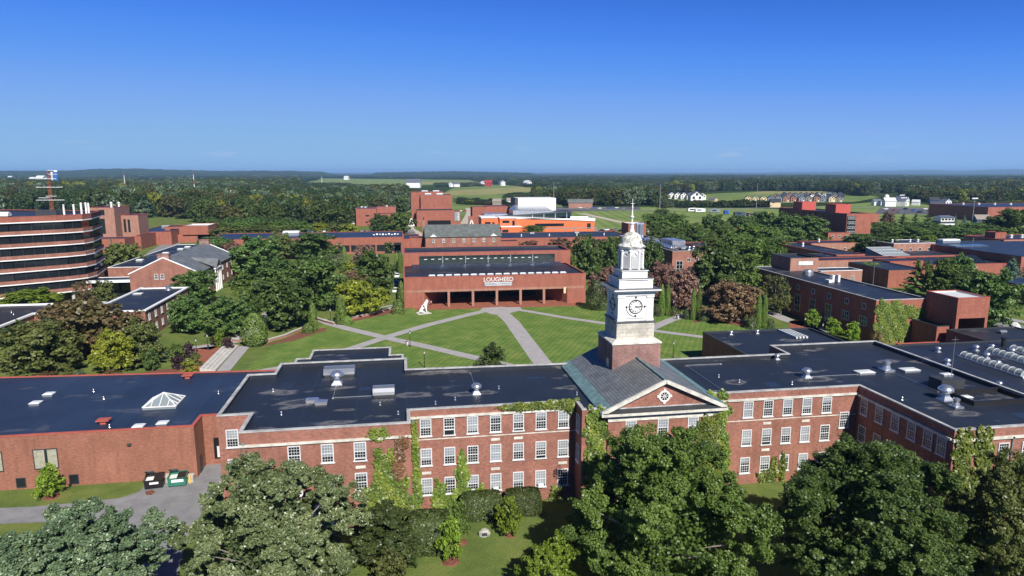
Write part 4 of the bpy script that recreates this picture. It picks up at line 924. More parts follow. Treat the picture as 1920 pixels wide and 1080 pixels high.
# ------------------------------------------------------------------ other campus buildings
def bld(name, label, blocks, windows=(), cat='building'):
    x0, y0, x1, y1 = blocks[0][0]
    r = thing(name, label, cat, ((x0+x1)/2, (y0+y1)/2, 0))
    for b in blocks:
        kw = b[2] if len(b) > 2 else {}
        flat_block(r, rect(*b[0]), b[1], **kw)
    return r
def slots(root, items, name='window', mat='glass_dark', fr='metal_dark'):
    """dark window openings: (axis, plane, a0, a1, z0, z1); axis 'y' lies on a wall facing -Y, 'x' on one facing -X"""
    for ax, pl, a0, a1, z0, z1 in items:
        mb = MB(); t = 0.12
        def bx(u0, w0, u1, w1, d):
            if ax == 'y': mb.box(u0, pl-d, w0, u1, pl-0.003, w1)
            elif ax == 'x': mb.box(pl-d, u0, w0, pl-0.003, u1, w1)
            else: mb.box(pl+0.003, u0, w0, pl+d, u1, w1)
        bx(a0, z0, a0+t, z1, 0.1); bx(a1-t, z0, a1, z1, 0.1); bx(a0+t, z0, a1-t, z0+t, 0.1); bx(a0+t, z1-t, a1-t, z1, 0.1)
        f = mb.build(name, fr, root); mb = MB(); bx(a0+t, z0+t, a1-t, z1-t, 0.05); mb.build('pane', mat, f)
# ivy-covered hall on the right
ivh = bld('arts_building', 'long dark brick building with ivy-covered end wall and rooftop head house', [((108.8, 139.5, 122.5, 197), 10.4, dict(cop='coping_grey', roof='roof_dark', par=0.2)), ((116.4, 188, 125.6, 199), 14.1, dict(wall='brick_pale', cop='metal_dark', z0=8))])
for i, y in enumerate((143.5, 150.0, 157, 164, 171, 178, 185.5, 192)):
    sqwin.put(ivh, 108.8, y, 7.6, -90, 0); sqwin.put(ivh, 108.8, y, 3.6 if i < 2 else 1.6, -90, 1 if i < 2 else 2)
smallwin.put(ivh, 118.0, 139.5, 7.3)
mb = MB(); mb.box(119, 187.85, 11.9, 123.8, 187.997, 13.1); mb.build('vent_panel', 'roof_white', ivh)
mb = MB(); mb.lathe([(1.5, 10.2), (1.5, 11.2), (1.1, 11.7), (0.4, 11.9)], 117.3, 180, 12); mb.build('exhaust_hood', 'metal_grey', ivh)
mb = MB()
for k in range(2): mb.box(115.6+k*1.7, 166, 10.25, 116.2+k*1.7, 167.2, 12.2)
mb.box(114.2, 165.4, 10.25, 115.2, 167.4, 11.0); mb.build('rooftop_unit', 'white_paint', ivh)
bld('studio_wing', 'low pale brick wing behind the ivy building', [((134.5, 199.5, 149.5, 206.5), 8.0, dict(wall='brick_pale', cop='fascia_white', par=0.2))])
for x in (139.5, 146): smallwin.put(bpy.data.objects['studio_wing'], x, 199.5, 4.5)
ext = bld('link_block', 'low red brick link with red terrace edge beside ivy building', [((108.0, 118, 121.8, 131.0), 2.2, dict(par=0.9)), ((118.4, 131.5, 121.6, 139), 5.6, dict(cop='metal_dark'))])
tw = thing('entrance_tower', 'red brick box tower with pale roof and open dark porch', 'building', (126, 135, 0))
flat_block(tw, rect(121.8, 130.2, 129.9, 139.6), 12.2, 'brick_red', 'roof_white', 'coping_red', 0.25, 7.6)
mb = MB(); mb.box(121.8, 130.2, -0.3, 122.5, 139.6, 7.6); mb.box(129.2, 130.2, -0.3, 129.9, 139.6, 7.6); mb.box(122.5, 138.9, -0.3, 129.2, 139.6, 7.6); mb.poly([(122.5, 130.2, 7.61), (129.2, 130.2, 7.61), (129.2, 138.9, 7.61), (122.5, 138.9, 7.61)][::-1]); mb.build('porch_wall', 'brick_red', tw)
pb = bld('porch_terrace', 'low dark flat-roofed block in front of the brick box tower', [((119.5, 110.3, 137, 130.0), 5.2, dict(par=0.1, cop='metal_dark'))])
air_unit(pb, 129.2, 125.5, 5.1, 1.6, 1.2, 0.8)
# right background blocks
dorm = bld('residence_hall', 'tall dark brick residence hall with two red rooftop boxes', [((249.5, 350, 265, 421), 16.4, dict(par=0.3)), ((236, 346, 249.4, 362), 6.2, dict(par=0.2))])
mb = MB(); mb.box(265.01, 350.01, 11.5, 269.5, 362, 16.35); mb.build('overhang', 'brick_red', dorm)
for y0, y1, x0 in ((396, 406, 250.5), (362, 372, 250.5)):
    mb = MB(); mb.box(x0, y0, 16.0, x0+9.5, y1, 21.2); mb.build('roof_house', 'red_panel', dorm)
mb = MB(); mb.box(249.8, 349.7, 1, 255.0, 349.997, 15.2); mb.build('stair_glazing', 'glass_dark', dorm)
for i in range(5):
    for j in range(3): sqwin.put(dorm, 250.8+j*1.6, 349.65, 2.6+i*2.7, 0, 0)
slots(dorm, [('x', 249.5, 366+i*6.2, 368+i*6.2, 14.2, 15.2) for i in range(9)])
for x in (239, 243, 247): sqwin.put(dorm, x, 346, 3.4)
st = bld('dormitory_wing', 'low long dark-roofed wing with red end fascia among trees', [((177.5, 253.5, 190.5, 303), 6.0, dict(par=0.15)), ((190.6, 291.5, 217, 303), 6.6, dict(wall='brick_pale', par=0.15))])
for x in (196, 202, 208, 214): sqwin.put(st, x, 291.5, 3.0)
slots(st, [('x', 177.5, 258+i*5.5, 261+i*5.5, 2.2, 3.8) for i in range(8)])
pipe_vent(st, 184, 288, 5.85, 0.4, 1.8, 'white_paint'); pipe_vent(st, 200, 300, 6.4, 0.4, 1.6, 'white_paint')
air_unit(st, 180.5, 301, 5.85, 3.0, 2.4, 2.2, 'red_panel')
cl = bld('covered_walk', 'long flat walkway roof with pale brick fascia on glass', [((160, 240.5, 198, 249), 5.6, dict(wall='brick_pale', par=0.15))])
mb = MB(); mb.box(161, 240.3, 0, 197, 240.497, 3.0); mb.build('glazing', 'glass_green', cl)
bg_ = bld('gymnasium', 'large low dark brick gymnasium with broad flat roof', [((232, 221, 330, 276), 8.2, dict(par=0.12, cop='metal_dark', roof='roof_blue'))])
air_unit(bg_, 262, 246, 8.1, 4, 2, 1.2); sky_box(bg_, 247, 273, 8.1, 9, 3.4, 1.6, 'roof_white', 'rooftop_unit'); sky_box(bg_, 244, 259, 8.1, 16, 5, 0.3, 'glass_green')
slots(bg_, [('x', 232, 223, 243, 3.4, 5.4)])
br = bld('brick_dormitory', 'red brick dormitory with white sills behind the gymnasium tree', [((213.5, 266, 234, 281), 8.8, dict(wall='brick_pale', cop='fascia_white', par=0.2))])
for x in (217.5, 222, 226.5, 231):
    for z in (5.4, 2.2): sqwin.put(br, x, 266, z)
for x in (219, 228, 232): pipe_vent(br, x, 274, 8.6, 0.35, 1.3, 'white_paint')
br2 = bld('brick_dormitory', 'brick dormitory with red cornice at the right edge beyond the gymnasium', [((277, 274, 325, 297), 8.6, dict(wall='brick_pale', cop='red_panel', par=0.2)), ((281, 283, 287, 289), 11.2, dict(z0=8))])
for i in range(8):
    for z in (5.2, 2.0): sqwin.put(br2, 281+i*5.5, 274, z)
for x in (292, 298, 306): pipe_vent(br2, x, 285, 8.4, 0.5, 1.6, 'white_paint')
md = bld('student_center', 'sprawling dark flat-roofed building with slanted glass skylight', [((170, 249.2, 231.9, 263), 5.6, dict(par=0.12, cop='metal_dark')), ((199, 226, 231.8, 249.1), 5.0, dict(par=0.12, cop='coping_red')), ((184.5, 231, 198.9, 240.3), 6.0, dict(par=0.12, cop='coping_red')), ((166.8, 209, 181, 230.9), 6.2, dict(par=0.12, cop='metal_dark'))])
mb = MB(); mb.poly([(197, 250.5, 5.6), (209, 250.5, 5.6), (207.0, 260, 8.2), (195.5, 260, 8.2)]); mb.poly([(197, 250.5, 5.6), (195.5, 260, 8.2), (195.5, 260, 5.6)]); mb.poly([(209, 250.5, 5.6), (207, 260, 5.6), (207, 260, 8.2)]); mb.poly([(207, 260, 8.2), (207, 260, 5.6), (195.5, 260, 5.6), (195.5, 260, 8.2)]); sk = mb.build('slanted_skylight', 'glass_roof', md)
mb = MB()
for i in range(9):
    a = Vector((197, 250.5, 5.66)).lerp(Vector((209, 250.5, 5.66)), i/8); b = Vector((195.5, 260, 8.26)).lerp(Vector((207, 260, 8.26)), i/8); mb.beam(a, b, 0.3, 0.1)
for f in (0.02, 0.33, 0.66, 0.98): mb.beam(Vector((197, 250.5, 5.66)).lerp(Vector((195.5, 260, 8.26)), f), Vector((209, 250.5, 5.66)).lerp(Vector((207, 260, 8.26)), f), 0.3, 0.1)
mb.build('glazing_bars', 'roof_white', sk)
mb = MB(); mb.poly([(217, 230, 5), (226, 230, 5), (226, 236, 7.2), (217, 236, 7.2)]); mb.poly([(217, 230, 5), (217, 236, 7.2), (217, 236, 5)]); mb.build('sloped_skylight', 'glass_dark', md)
rp = bld('glass_pavilion', 'dark flat-roofed brick pavilion with tall windows at right edge', [((184.5, 150, 230, 187), 6.2, dict(par=0.12, cop='metal_dark', roof='roof_blue'))])
slots(rp, [('x', 184.5, 153+i*6.5, 157.5+i*6.5, 1.2, 4.6) for i in range(5)], mat='glass_green')
ar = bld('sports_arena', 'big dark brick sports arena with flat grey roof beyond the trees', [((469, 482, 600, 545), 11.6, dict(par=0.12, roof='roof_blue'))])
mb = MB(); mb.box(483, 476, 0, 600, 481.98, 6.5); mb.build('front_annex', 'brick_red', ar)
for i in range(7): pipe_vent(ar, 490+i*12, 530-i*4, 11.5, 0.7, 1.6, 'white_paint')
# science block with ducts
sci = bld('science_building', 'brick science building with shiny rooftop air ducts', [((101, 242, 113.5, 306), 10.3, dict(wall='brick_hall', par=0.4, cop='coping_grey')), ((113.6, 246, 122, 262), 11.4, dict(wall='brick_hall', par=0.3))])
sqwin.put(sci, 104.0, 242, 2.0, 0, 2); sqwin.put(sci, 107.6, 242, 6.2, 0, 0); sqwin.put(sci, 110.8, 242, 6.4, 0, 0); sqwin.put(sci, 116, 246, 6.6)
for q, x in enumerate((102.8, 104.6)):
    mb = MB(); mb.tube([(x, 247+q*3, 10.9), (x, 302, 10.9)], 0.62, 0.62, 10)
    for k in range(16): y = 248+q*2+k*3.3; mb.tube([(x, y, 10.9), (x, y+0.3, 10.9)], 0.75, 0.75, 10)
    mb.build('duct', 'metal_shiny', sci, True)
for x, y in ((107.5, 300), (108.8, 299), (110.2, 300.5), (109.4, 303)):
    mb = MB(); mb.lathe([(0.8, 9.9), (0.6, 11), (0.55, 16), (0.7, 16.1), (0.6, 16.6)], x, y, 10); mb.build('exhaust_stack', 'metal_shiny', sci)
mb = MB(); mb.box(107.5, 258, 9.9, 113, 270, 12.6); mb.build('penthouse', 'metal_grey', sci)
for x, y in ((106.9, 254), (109, 251), (106.8, 274), (108.5, 280), (107, 286)): air_unit(sci, x, y, 9.9, 2.2, 2.8, 1.6)
for x, y in ((110.5, 248.5), (113, 250)): roof_turbine(sci, x, y, 9.95, 0.8)
q2 = bld('brick_cube', 'plain red brick cube with pale roof behind the tower dome', [((125.6, 365, 136, 377), 11.2, dict(roof='roof_white', cop='coping_red', par=0.2))])
rl = bld('low_range', 'long low brick range with dark roof right of the slate hall', [((47, 339, 119, 372), 6.6, dict(par=0.15, roof='roof_dark')), ((46, 330, 57, 338.9), 6.0, dict(par=0.15))])
for x in (70, 95): air_unit(rl, x, 362, 6.5, 2.4, 1.6, 1.2)
for i in range(4): pipe_vent(rl, 62+i*15, 350, 6.5, 0.25, 1.2, 'white_paint')
ll = bld('maintenance_range', 'long low brick range with blue-grey roof and a row of roof fans', [((-92, 340, 0.6, 374), 8.0, dict(par=0.15, roof='roof_blue')), ((0.7, 345, 9, 372), 6.5, dict(par=0.15))])
slots(ll, [('y', 340, -31+i*6.2, -25.5+i*6.2, 1.2, 4.4) for i in range(5)]+[('y', 340, -8.6+i*4.6, -5+i*4.6, 0, 5.4) for i in range(2)])
for i in range(9): air_unit(ll, -14+i*1.5, 352+(i % 3), 7.85, 0.9, 0.9, 0.7+(i % 2)*0.3, 'white_paint')
sky_box(ll, -56, 362, 7.85, 8, 5, 2.2, 'roof_white', 'rooftop_unit')
# slate-roofed hall behind the library
sh = thing('slate_hall', 'brick hall with grey-green slate roof and seven white windows behind the library', 'building', (27, 317, 0))
sx0, sx1, sy0, sy1, se, sr = 10.6, 45.3, 310.0, 328.0, 10.9, 15.6
mb = MB(); mb.box(sx0, sy0, -0.3, sx1, sy1, se)
for x in (sx0, sx1): mb.poly([(x, sy0, se), (x, sy1, se), (x, (sy0+sy1)/2, sr-0.2)])
mb.build('wall', 'brick_hall', sh)
mb = MB(); ym = (sy0+sy1)/2
for s in (sy0-0.5, sy1+0.5): mb.poly([(sx0-0.3, s, se-0.1), (sx1+0.3, s, se-0.1), (sx1+0.3, ym, sr), (sx0-0.3, ym, sr)]); mb.poly([(sx0-0.3, s, se-0.35), (sx1+0.3, s, se-0.35), (sx1+0.3, ym, sr-0.3), (sx0-0.3, ym, sr-0.3)][::-1]); mb.poly([(sx0-0.3, s, se-0.35), (sx1+0.3, s, se-0.35), (sx1+0.3, s, se-0.1), (sx0-0.3, s, se-0.1)])
rfo = mb.build('roof', 'slate_green', sh)
for i in range(7):
    x = 14.2+4.62*i; smallwin.put(sh, x, sy0, 8.1, 0, i % 2); smallwin.put(sh, x, sy0, 4.4, 0, 0)
for x in (14.2, 14.2+4.62*6):
    mb = MB(); mb.poly([(x-1.6, sy0-0.55, se-0.1), (x+1.6, sy0-0.55, se-0.1), (x, sy0-0.55, se+1.0)]); mb.poly([(x-1.7, sy0-0.6, se-0.1), (x, sy0-0.6, se+1.1), (x, sy0+2.2, se+1.1)]); mb.poly([(x+1.7, sy0-0.6, se-0.1), (x, sy0+2.2, se+1.1), (x, sy0-0.6, se+1.1)]); mb.build('dormer_pediment', 'white_paint', sh)
mb = MB(); mb.box(sx0-1.1, ym-1, -0.2, sx0-0.02, ym+1, 17.4); mb.box(sx0-1.2, ym-1.1, 17.4, sx0+0.08, ym+1.1, 17.8); mb.build('chimney', 'brick_pale', sh)
bld('pump_house', 'small brick block with flat roof left of the slate hall', [((3.6, 318, 10, 326), 9.5, dict(cop='coping_red'))])
# arts cluster
ra = bld('gallery_block', 'red brick block with blue shed roof left of the tall theatre', [((-33.4, 520, -18.3, 541), 12.7, dict(roof='roof_blue', par=0.1)), ((-18.25, 533, -4, 548), 13.2, {}), ((-18.25, 520, -4, 532.9), 8.8, {})])
slots(ra, [('y', 520, -26.5, -23.6, 7.0, 8.1), ('y', 520, -26.8, -24.6, 2.2, 3.2)])
for x, y in ((-27, 535), (-30, 540), (-11, 545)): sky_box(ra, x, y, 12.6 if x < -19 else 12.8, 1.6, 1.6, 1.0, 'roof_white', 'roof_vent')
th = bld('theatre', 'tall windowless red brick theatre fly tower with lower front block', [((11.2, 505, 38.5, 529.9), 11.7, {}), ((15, 530, 38.8, 556), 22.2, dict(par=0.3, roof='roof_blue')), ((7.8, 534, 14.5, 556), 24.2, {}), ((14.6, 541, 33, 557), 24.4, dict(par=0.25, roof='roof_blue')), ((16.3, 503, 38.4, 504.9), 7.2, {}), ((38.6, 511, 44, 522), 10.6, {})])
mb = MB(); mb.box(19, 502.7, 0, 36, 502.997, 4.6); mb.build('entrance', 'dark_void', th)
for x in (21, 30): sky_box(th, x, 536, 21.9, 5, 2, 1.6, 'roof_white', 'roof_vent'); sky_box(th, x-2, 550, 24.1, 5, 2, 1.2, 'roof_white', 'roof_vent')
mb = MB(); mb.box(39.5, 510.7, 3.6, 43.4, 510.997, 10.2); sp = mb.build('sign_panel', 'sign_grey', th)
for i, ch in enumerate('CRANE'): put_mesh('sign_letter', text_mesh(ch, 1.5, 'sign_letter', 'white_paint', 0.05, bold=0.05), sp, (42.3, 510.6, 9.4-i*1.25))
for nm, lb, x, y in (('entry_canopy', 'white triangular entry frame left of the tall theatre', 7.2, 512), ('entry_canopy', 'white triangular entry frame beside the orange building', 49.5, 484)):
    t_ = thing(nm, lb, 'canopy', (x, y, 0)); mb = MB(); mb.beam((x-2.2, y, 0), (x, y, 6.3), 0.7); mb.beam((x+2.2, y, 0), (x, y, 6.3), 0.7); mb.build('frame', 'white_paint', t_); mb = MB(); mb.box(x-2.2, y-0.3, 0, x+2.2, y+0.3, 0.7); mb.build('sill', 'white_paint', t_)
mu = bld('music_block', 'red brick block with stepped flat roofs left of the orange building', [((51, 492, 62.5, 506), 14.6, {}), ((48, 489, 62.4, 491.9), 8, {}), ((63, 500, 80, 520), 14.6, dict(roof='roof_blue'))])
og = thing('arts_center', 'bright orange metal-clad arts centre with white fly tower and glass wedge', 'building', (90, 450, 0))
mb = MB()
def wedge(mb, x0, y0, x1, y1, za, zb, z0=-0.3, m=0):
    v = [(x0, y0, z0), (x1, y0, z0), (x1, y1, z0), (x0, y1, z0), (x0, y0, za), (x1, y0, zb), (x1, y1, zb), (x0, y1, za)]
    for f in ((4,5,6,7),(0,1,5,4),(1,2,6,5),(2,3,7,6),(3,0,4,7)): mb.poly([v[k] for k in f], m)
wedge(mb, 51.2, 438, 61.6, 455, 10.3, 10.2); wedge(mb, 63.2, 438, 74, 455, 10.0, 9.6); wedge(mb, 74.02, 437.5, 127, 455, 9.6, 7.2); mb.box(63.4, 432, -0.3, 76.5, 437.4, 4.8); mb.box(61.6, 440, -0.3, 63.2, 455, 9.6)
mb.build('wall', 'orange_metal', og)
mb = MB(); wedge(mb, 51, 437.6, 61.8, 455.2, 10.9, 10.8, 10.31); wedge(mb, 63, 437.6, 74, 455.2, 10.6, 10.2, 10.01); wedge(mb, 74.03, 437.2, 127.3, 455.2, 10.15, 7.65, 9.62)
mb.box(63.2, 431.8, 4.81, 76.7, 437.39, 5.2); mb.build('roof_trim', 'fascia_white', og)
slots(og, [('y', 438, 53.5, 57.2, 6.6, 7.8), ('y', 438, 58.4, 59.8, 6.6, 7.6), ('y', 438, 65, 69.6, 7, 8.6), ('y', 438, 71.5, 73.2, 4.9, 8.6), ('y', 437.5, 86.5, 106, 4.5, 6.4), ('y', 437.5, 121.8, 124.4, 2.6, 6.2), ('y', 432, 64, 68, 1.5, 3.2)], fr='metal_dark')
mb = MB()
for i in range(6): mb.box(90+i*7.2, 431, 0, 90.4+i*7.2, 431.4, 4.6)
mb.box(92, 430.9, 3.4, 127, 431.5, 4.0); mb.build('walkway_rail', 'metal_grey', og)
mb = MB(); v = [(62.5, 455.3, 9.6), (116, 455.3, 7.6), (116, 455.3, 13.2), (62.5, 455.3, 10.2)]; mb.poly(v); v2 = [(x, 475, z) for x, y, z in v]; mb.poly([v[3], v[2], v2[2], v2[3]]); mb.poly([v[1], v2[1], v2[2], v[2]]); mb.poly(v2[::-1]); mb.build('wedge_frame', 'metal_dark', og)
mb = MB(); mb.poly([(84, 455.2, 9.5), (114.8, 455.2, 8.4), (114.8, 455.2, 12.5), (84, 455.2, 10.7)]); wg = mb.build('wedge_glass', 'glass_green', og)
mb = MB()
for i in range(4): x = 88+8*i; mb.box(x, 455.0, 8.4, x+0.4, 455.19, 10.7+1.8*(x-84)/31); 
mb.build('mullion', 'metal_grey', wg)
mb = MB(); mb.box(82.6, 480, 0, 110.2, 500, 21.4); mb.build('fly_tower', 'white_paint', og)
mb = MB(); mb.box(80.4, 480.2, 0, 82.58, 500, 21.4); mb.build('fly_tower_side', 'metal_dark', og)
mb = MB(); wedge(mb, 76, 462, 104, 479.8, 13.8, 13.2, 0); mb.poly([(76, 462, 13.85), (104, 462, 13.2), (101, 479.7, 16.6), (79, 479.7, 16.6)]); mb.poly([(104, 462, 13.2), (104.1, 479.8, 13.2), (101, 479.7, 16.6)]); mb.poly([(76, 462, 13.8), (79, 479.7, 16.6), (76, 479.7, 13.8)]); wedge(mb, 56, 462, 72, 478, 11.6, 11.4, 0); mb.box(117, 455.5, 0, 130, 470, 7.4); mb.build('metal_roof', 'metal_grey', og)
# left side
of = thing('office_tower', 'rounded brick office block with dark ribbon windows and white sills', 'building', (-115, 232, 0))
OP = [(-150, 203), (-133, 206), (-112.5, 217.5), (-101, 225.2), (-97.6, 229), (-97.0, 234), (-100.5, 250), (-135, 262), (-150, 262)]
FB, FH = 3.4, 3.62
def rim(poly, d, z0, z1, name, mat, parent):
    mb = MB(); mb.prism(offset(poly, d), z0, z1); return mb.build(name, mat, parent)
for k in range(6):
    z = FB+k*FH
    OPk = OP
    rim(OPk, -0.05, z, z+0.28, 'sill_band', 'fascia_white', of); b = rim(OPk, 0.0, z+0.28, z+1.3, 'spandrel', 'brick_hall', of)
    g = rim(OPk, 0.6, z+1.3, z+FH+(0 if k < 5 else -0.0), 'ribbon_window', 'glass_dark', of)
    mb = MB(); pl = offset(OPk, 0.5)
    for i in range(1, 6):
        a, c = Vector((*pl[i], 0)), Vector((*pl[i+1], 0)); m = max(1, int((c-a).length/2.4))
        for j in range(m+1): p = a.lerp(c, j/m); mb.box(p.x-0.05, p.y-0.05, z+1.31, p.x+0.05, p.y+0.05, z+FH-0.01)
    mb.build('mullions', 'metal_dark', g)
zt = FB+6*FH
rim(OP, -0.05, zt, zt+0.3, 'sill_band', 'fascia_white', of); flat_block(of, OP, zt+1.8, 'brick_red', 'roof_dark', 'coping_red', 0.5, zt+0.3)
mb = MB(); mb.prism([(-150, 203.4), (-133.2, 206.4), (-122, 212.6), (-122, 240), (-150, 240)], zt-FH*0.98, zt+0.02); mb.build('stair_wall', 'brick_red', of)
mb = MB(); mb.prism(offset(OP, 4), -0.2, FB); mb.build('ground_floor', 'glass_dark', of)
for x, y in ((-112, 219), (-101.5, 227), (-126, 211)): mb = MB(); mb.lathe([(0.5, -0.2), (0.5, FB)], x, y, 12); mb.build('column', 'concrete', of)
zr = zt+1.3
for x, y, h in ((-106.5, 238, 3.6), (-104, 239, 3.6), (-102.2, 240, 4.2), (-101.2, 241, 4.2), (-100.2, 240.5, 4.0)):
    mb = MB(); mb.lathe([(0.3, zr), (0.3, zr+h*0.85), (0.22, zr+h*0.85+0.2)], x, y, 10); mb.build('exhaust_stack', 'white_paint', of)
for x, y in ((-124, 226), (-121, 227), (-122.5, 228), (-118.5, 228)): air_unit(of, x, y, zr, 2.6, 2.2, 2.4 if x < -120 else 1.6, 'white_paint')
mb = MB(); mb.box(-113, 234, zr, -107, 238, zr+1.7); mb.build('penthouse', 'metal_dark', of)
mx, my = -109, 236
mb = MB()
for k in range(9):
    z0 = zr+1.6+k*1.35; wd = 0.36-0.02*k
    for sx in (-1, 1):
        for sy in (-1, 1): mb.beam((mx+sx*wd, my+sy*wd, z0), (mx+sx*wd, my+sy*wd, z0+1.35), 0.09)
    for s in (-1, 1):
        mb.beam((mx-wd, my+s*wd, z0), (mx+wd, my+s*wd, z0+1.35), 0.09); mb.beam((mx+s*wd, my-wd, z0+1.35), (mx+s*wd, my+wd, z0), 0.05)
mb.build('lattice_mast', 'mast_orange', of)
for z, a, b in ((3.2, -4, 4.2), (4.4, -1, 2), (7.2, -3.6, 4), (9.8, -3.6, 2.4), (11.2, 0.4, 3), (12.4, 0.2, 3), (3.9, -3.2, 0)):
    mb = MB(); mb.beam((mx+a, my-0.6, zr+1.6+z), (mx+b, my-0.6, zr+1.6+z), 0.13)
    for k in range(6): x = mx+a+(b-a)*(k+0.5)/6; mb.beam((x, my-1.2, zr+1.6+z), (x, my, zr+1.6+z), 0.07)
    mb.build('antenna', 'fascia_white', of)
sq = bld('plant_tower', 'square pale brick tower with tall dark slots behind the office block', [((-158.5, 378, -145.6, 398), 21.8, dict(wall='brick_pale', par=0.2)), ((-145.55, 386, -137.2, 400), 17.3, dict(wall='brick_pale', par=0.2))])
slots(sq, [('y', 378, -157.5, -155.2, 18.3, 20.6), ('y', 378, -153.5, -150.2, 18.0, 20.8), ('y', 378, -153, -150.4, 8.5, 16.3), ('y', 386, -144.6, -143.4, 8.5, 15.5), ('y', 386, -142.6, -141.4, 8.5, 15.2)])
for x in (-150.5, -146.8): pipe_vent(sq, x, 388, 21.6, 0.5, 2.8, 'white_paint')
lw = bld('heating_plant', 'low brick plant building with blue-grey roof below the square tower', [((-166, 365, -137, 377.9), 6.8, dict(par=0.12, roof='roof_blue')), ((-145.5, 400.1, -126, 450), 7.2, dict(par=0.12, roof='roof_blue')), ((-137.1, 378, -134, 400), 7.0, dict(par=0.12))])
slots(lw, [('y', 365, -149.8, -148, 1.6, 3), ('y', 365, -146.2, -144.4, 1.6, 3)])
sky_box(lw, -135, 430, 7.05, 10, 3, 1.6, 'metal_grey', 'rooftop_unit')
gb = bld('garage_block', 'brick garage block with dark doorway and pale flat roof', [((-123, 410, -109, 428), 9.6, dict(roof='roof_white', z0=4.6)), ((-127, 411, -115.5, 428), 4.6, {}), ((-133, 412, -123.1, 426), 9.0, {})])
slots(gb, [('y', 412, -130, -125.5, 3.6, 8)])
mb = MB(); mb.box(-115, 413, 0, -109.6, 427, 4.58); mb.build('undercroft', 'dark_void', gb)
# brick house with slate gable
hs_ = thing('gabled_house', 'red brick gabled house with blue-grey slate roof and twin chimneys', 'building', (-75, 250, 0))
hx0, hx1, hy0, hy1, he, hr = -85.2, -64.6, 228.0, 276.0, 8.2, 13.0
hm = (hx0+hx1)/2
mb = MB(); mb.box(hx0, hy0, -0.3, hx1, hy1, he)
for y in (hy0, hy1): mb.poly([(hx0, y, he), (hx1, y, he), (hm, y, hr)])
mb.build('wall', 'brick_hall', hs_)
mb = MB()
for ex in (hx0-0.4, hx1+0.4): mb.poly([(ex, hy0+0.3, he-0.1), (ex, hy1, he-0.1), (hm, hy1, hr+0.12), (hm, hy0+0.3, hr+0.12)]); mb.poly([(ex, hy0+0.3, he-0.3), (hm, hy0+0.3, hr-0.08), (hm, hy0+0.3, hr+0.12), (ex, hy0+0.3, he-0.1)])
mb.poly([(hx1-7.5, 243, he+3.2), (hx1+2.6, 239.5, he-0.1), (hx1+2.6, 243, he+2.6)]); mb.poly([(hx1-7.5, 243, he+3.2), (hx1+2.6, 243, he+2.6), (hx1+2.6, 246.5, he-0.1)])
mb.build('roof', 'slate', hs_)
mb = MB()
for ex in (hx0-0.4, hx1+0.4): mb.beam((ex, hy0+0.1, he-0.1), (hm, hy0+0.1, hr+0.2), 0.36, 0.3); mb.beam((ex, hy1, he-0.1), (hm, hy1, hr+0.2), 0.36, 0.3)
mb.build('verge', 'fascia_white', hs_)
for y in (hy0+0.9, hy1-0.9):
    mb = MB(); mb.box(hm-1.7, y-0.8, he+2, hm+1.7, y+0.8, hr+1.1); mb.box(hm-1.85, y-0.95, hr+1.1, hm+1.85, y+0.95, hr+1.35); mb.build('chimney', 'brick_old', hs_)
for x, z in ((-77.3, 6.3), (-75.5, 6.3)): smallwin.put(hs_, x, hy0, z)
smallwin.put(hs_, -82, hy0, 2.2, 0, 1); smallwin.put(hs_, -70, hy0, 2.2)
for i in range(7):
    for z in (1.4, 5.0): smallwin.put(hs_, hx1, 232+i*6.4, z, 90)
mb = MB()
for i in range(4): mb.lathe([(0.27, -0.1), (0.23, 7.3), (0.34, 7.4), (0.34, 7.6)], hx1+2.1, 239.8+i*2.2, 10)
mb.box(hx1+1.75, 239.2, 7.6, hx1+2.5, 246.8, 8.0); mb.build('portico', 'white_paint', hs_)
flat_block(hs_, rect(-71, 276.1, -62.6, 292), 7.3, 'brick_hall', 'roof_black', 'fascia_white', 0.1)
for i in range(3):
    for z in (1.4, 4.6): smallwin.put(hs_, -62.6, 279+i*5, z, 90)
fb = bld('flat_addition', 'black flat-roofed addition with white edges behind the gabled house', [((-101, 252, -88.5, 328), 7.2, dict(wall='brick_hall', roof='roof_black', cop='fascia_white', par=0.1))])
for x, y in ((-96, 268), (-94, 290), (-92.5, 304), (-92, 312)): sky_box(fb, x, y, 7.1, 2.2, 2.0, 1.0, 'roof_white', 'roof_vent')
lwg = bld('house_wing', 'black flat-roofed brick wing with white fascia in front of the gabled house', [((-74, 171.5, -61.4, 205), 7.0, dict(wall='brick_hall', roof='roof_black', cop='fascia_white', par=0.1, ch=0.3, over=0.3))])
for i in range(6):
    for z in (1.2, 4.3): smallwin.put(lwg, -61.4, 174+i*4.4, z, 90, i % 2)
sky_box(lwg, -71.5, 196, 6.9, 2.2, 1.6, 0.5, 'roof_white'); pipe_vent(lwg, -66, 203, 6.9, 0.6, 1.4)
fl = thing('classroom_wing', 'flat black-roofed wing with white fascia at left edge', 'building', (-100, 175, 0))
flat_block(fl, [(-130, 140), (-91, 140), (-91, 182), (-79.5, 182), (-79.5, 195), (-130, 195)], 5.0, 'brick_hall', 'roof_black', 'fascia_white', 0.1, ch=0.4, over=0.3)
smallwin.put(fl, -88.2, 182, 2.2); smallwin.put(fl, -91, 178.5, 2.2, 90)
for x, y in ((-98, 186), (-100, 178), (-96, 183)): pipe_vent(fl, x, y, 4.9)
cn = bld('link_canopy', 'flat white-edged canopy linking office block to gabled house', [((-99, 229, -85.4, 236), 6.1, dict(wall='fascia_white', roof='roof_black', cop='fascia_white', par=0.1, z0=5.4))])
mb = MB(); mb.box(-96, 234, 0, -85.4, 235.9, 5.38); mb.build('glazing', 'glass_dark', cn)
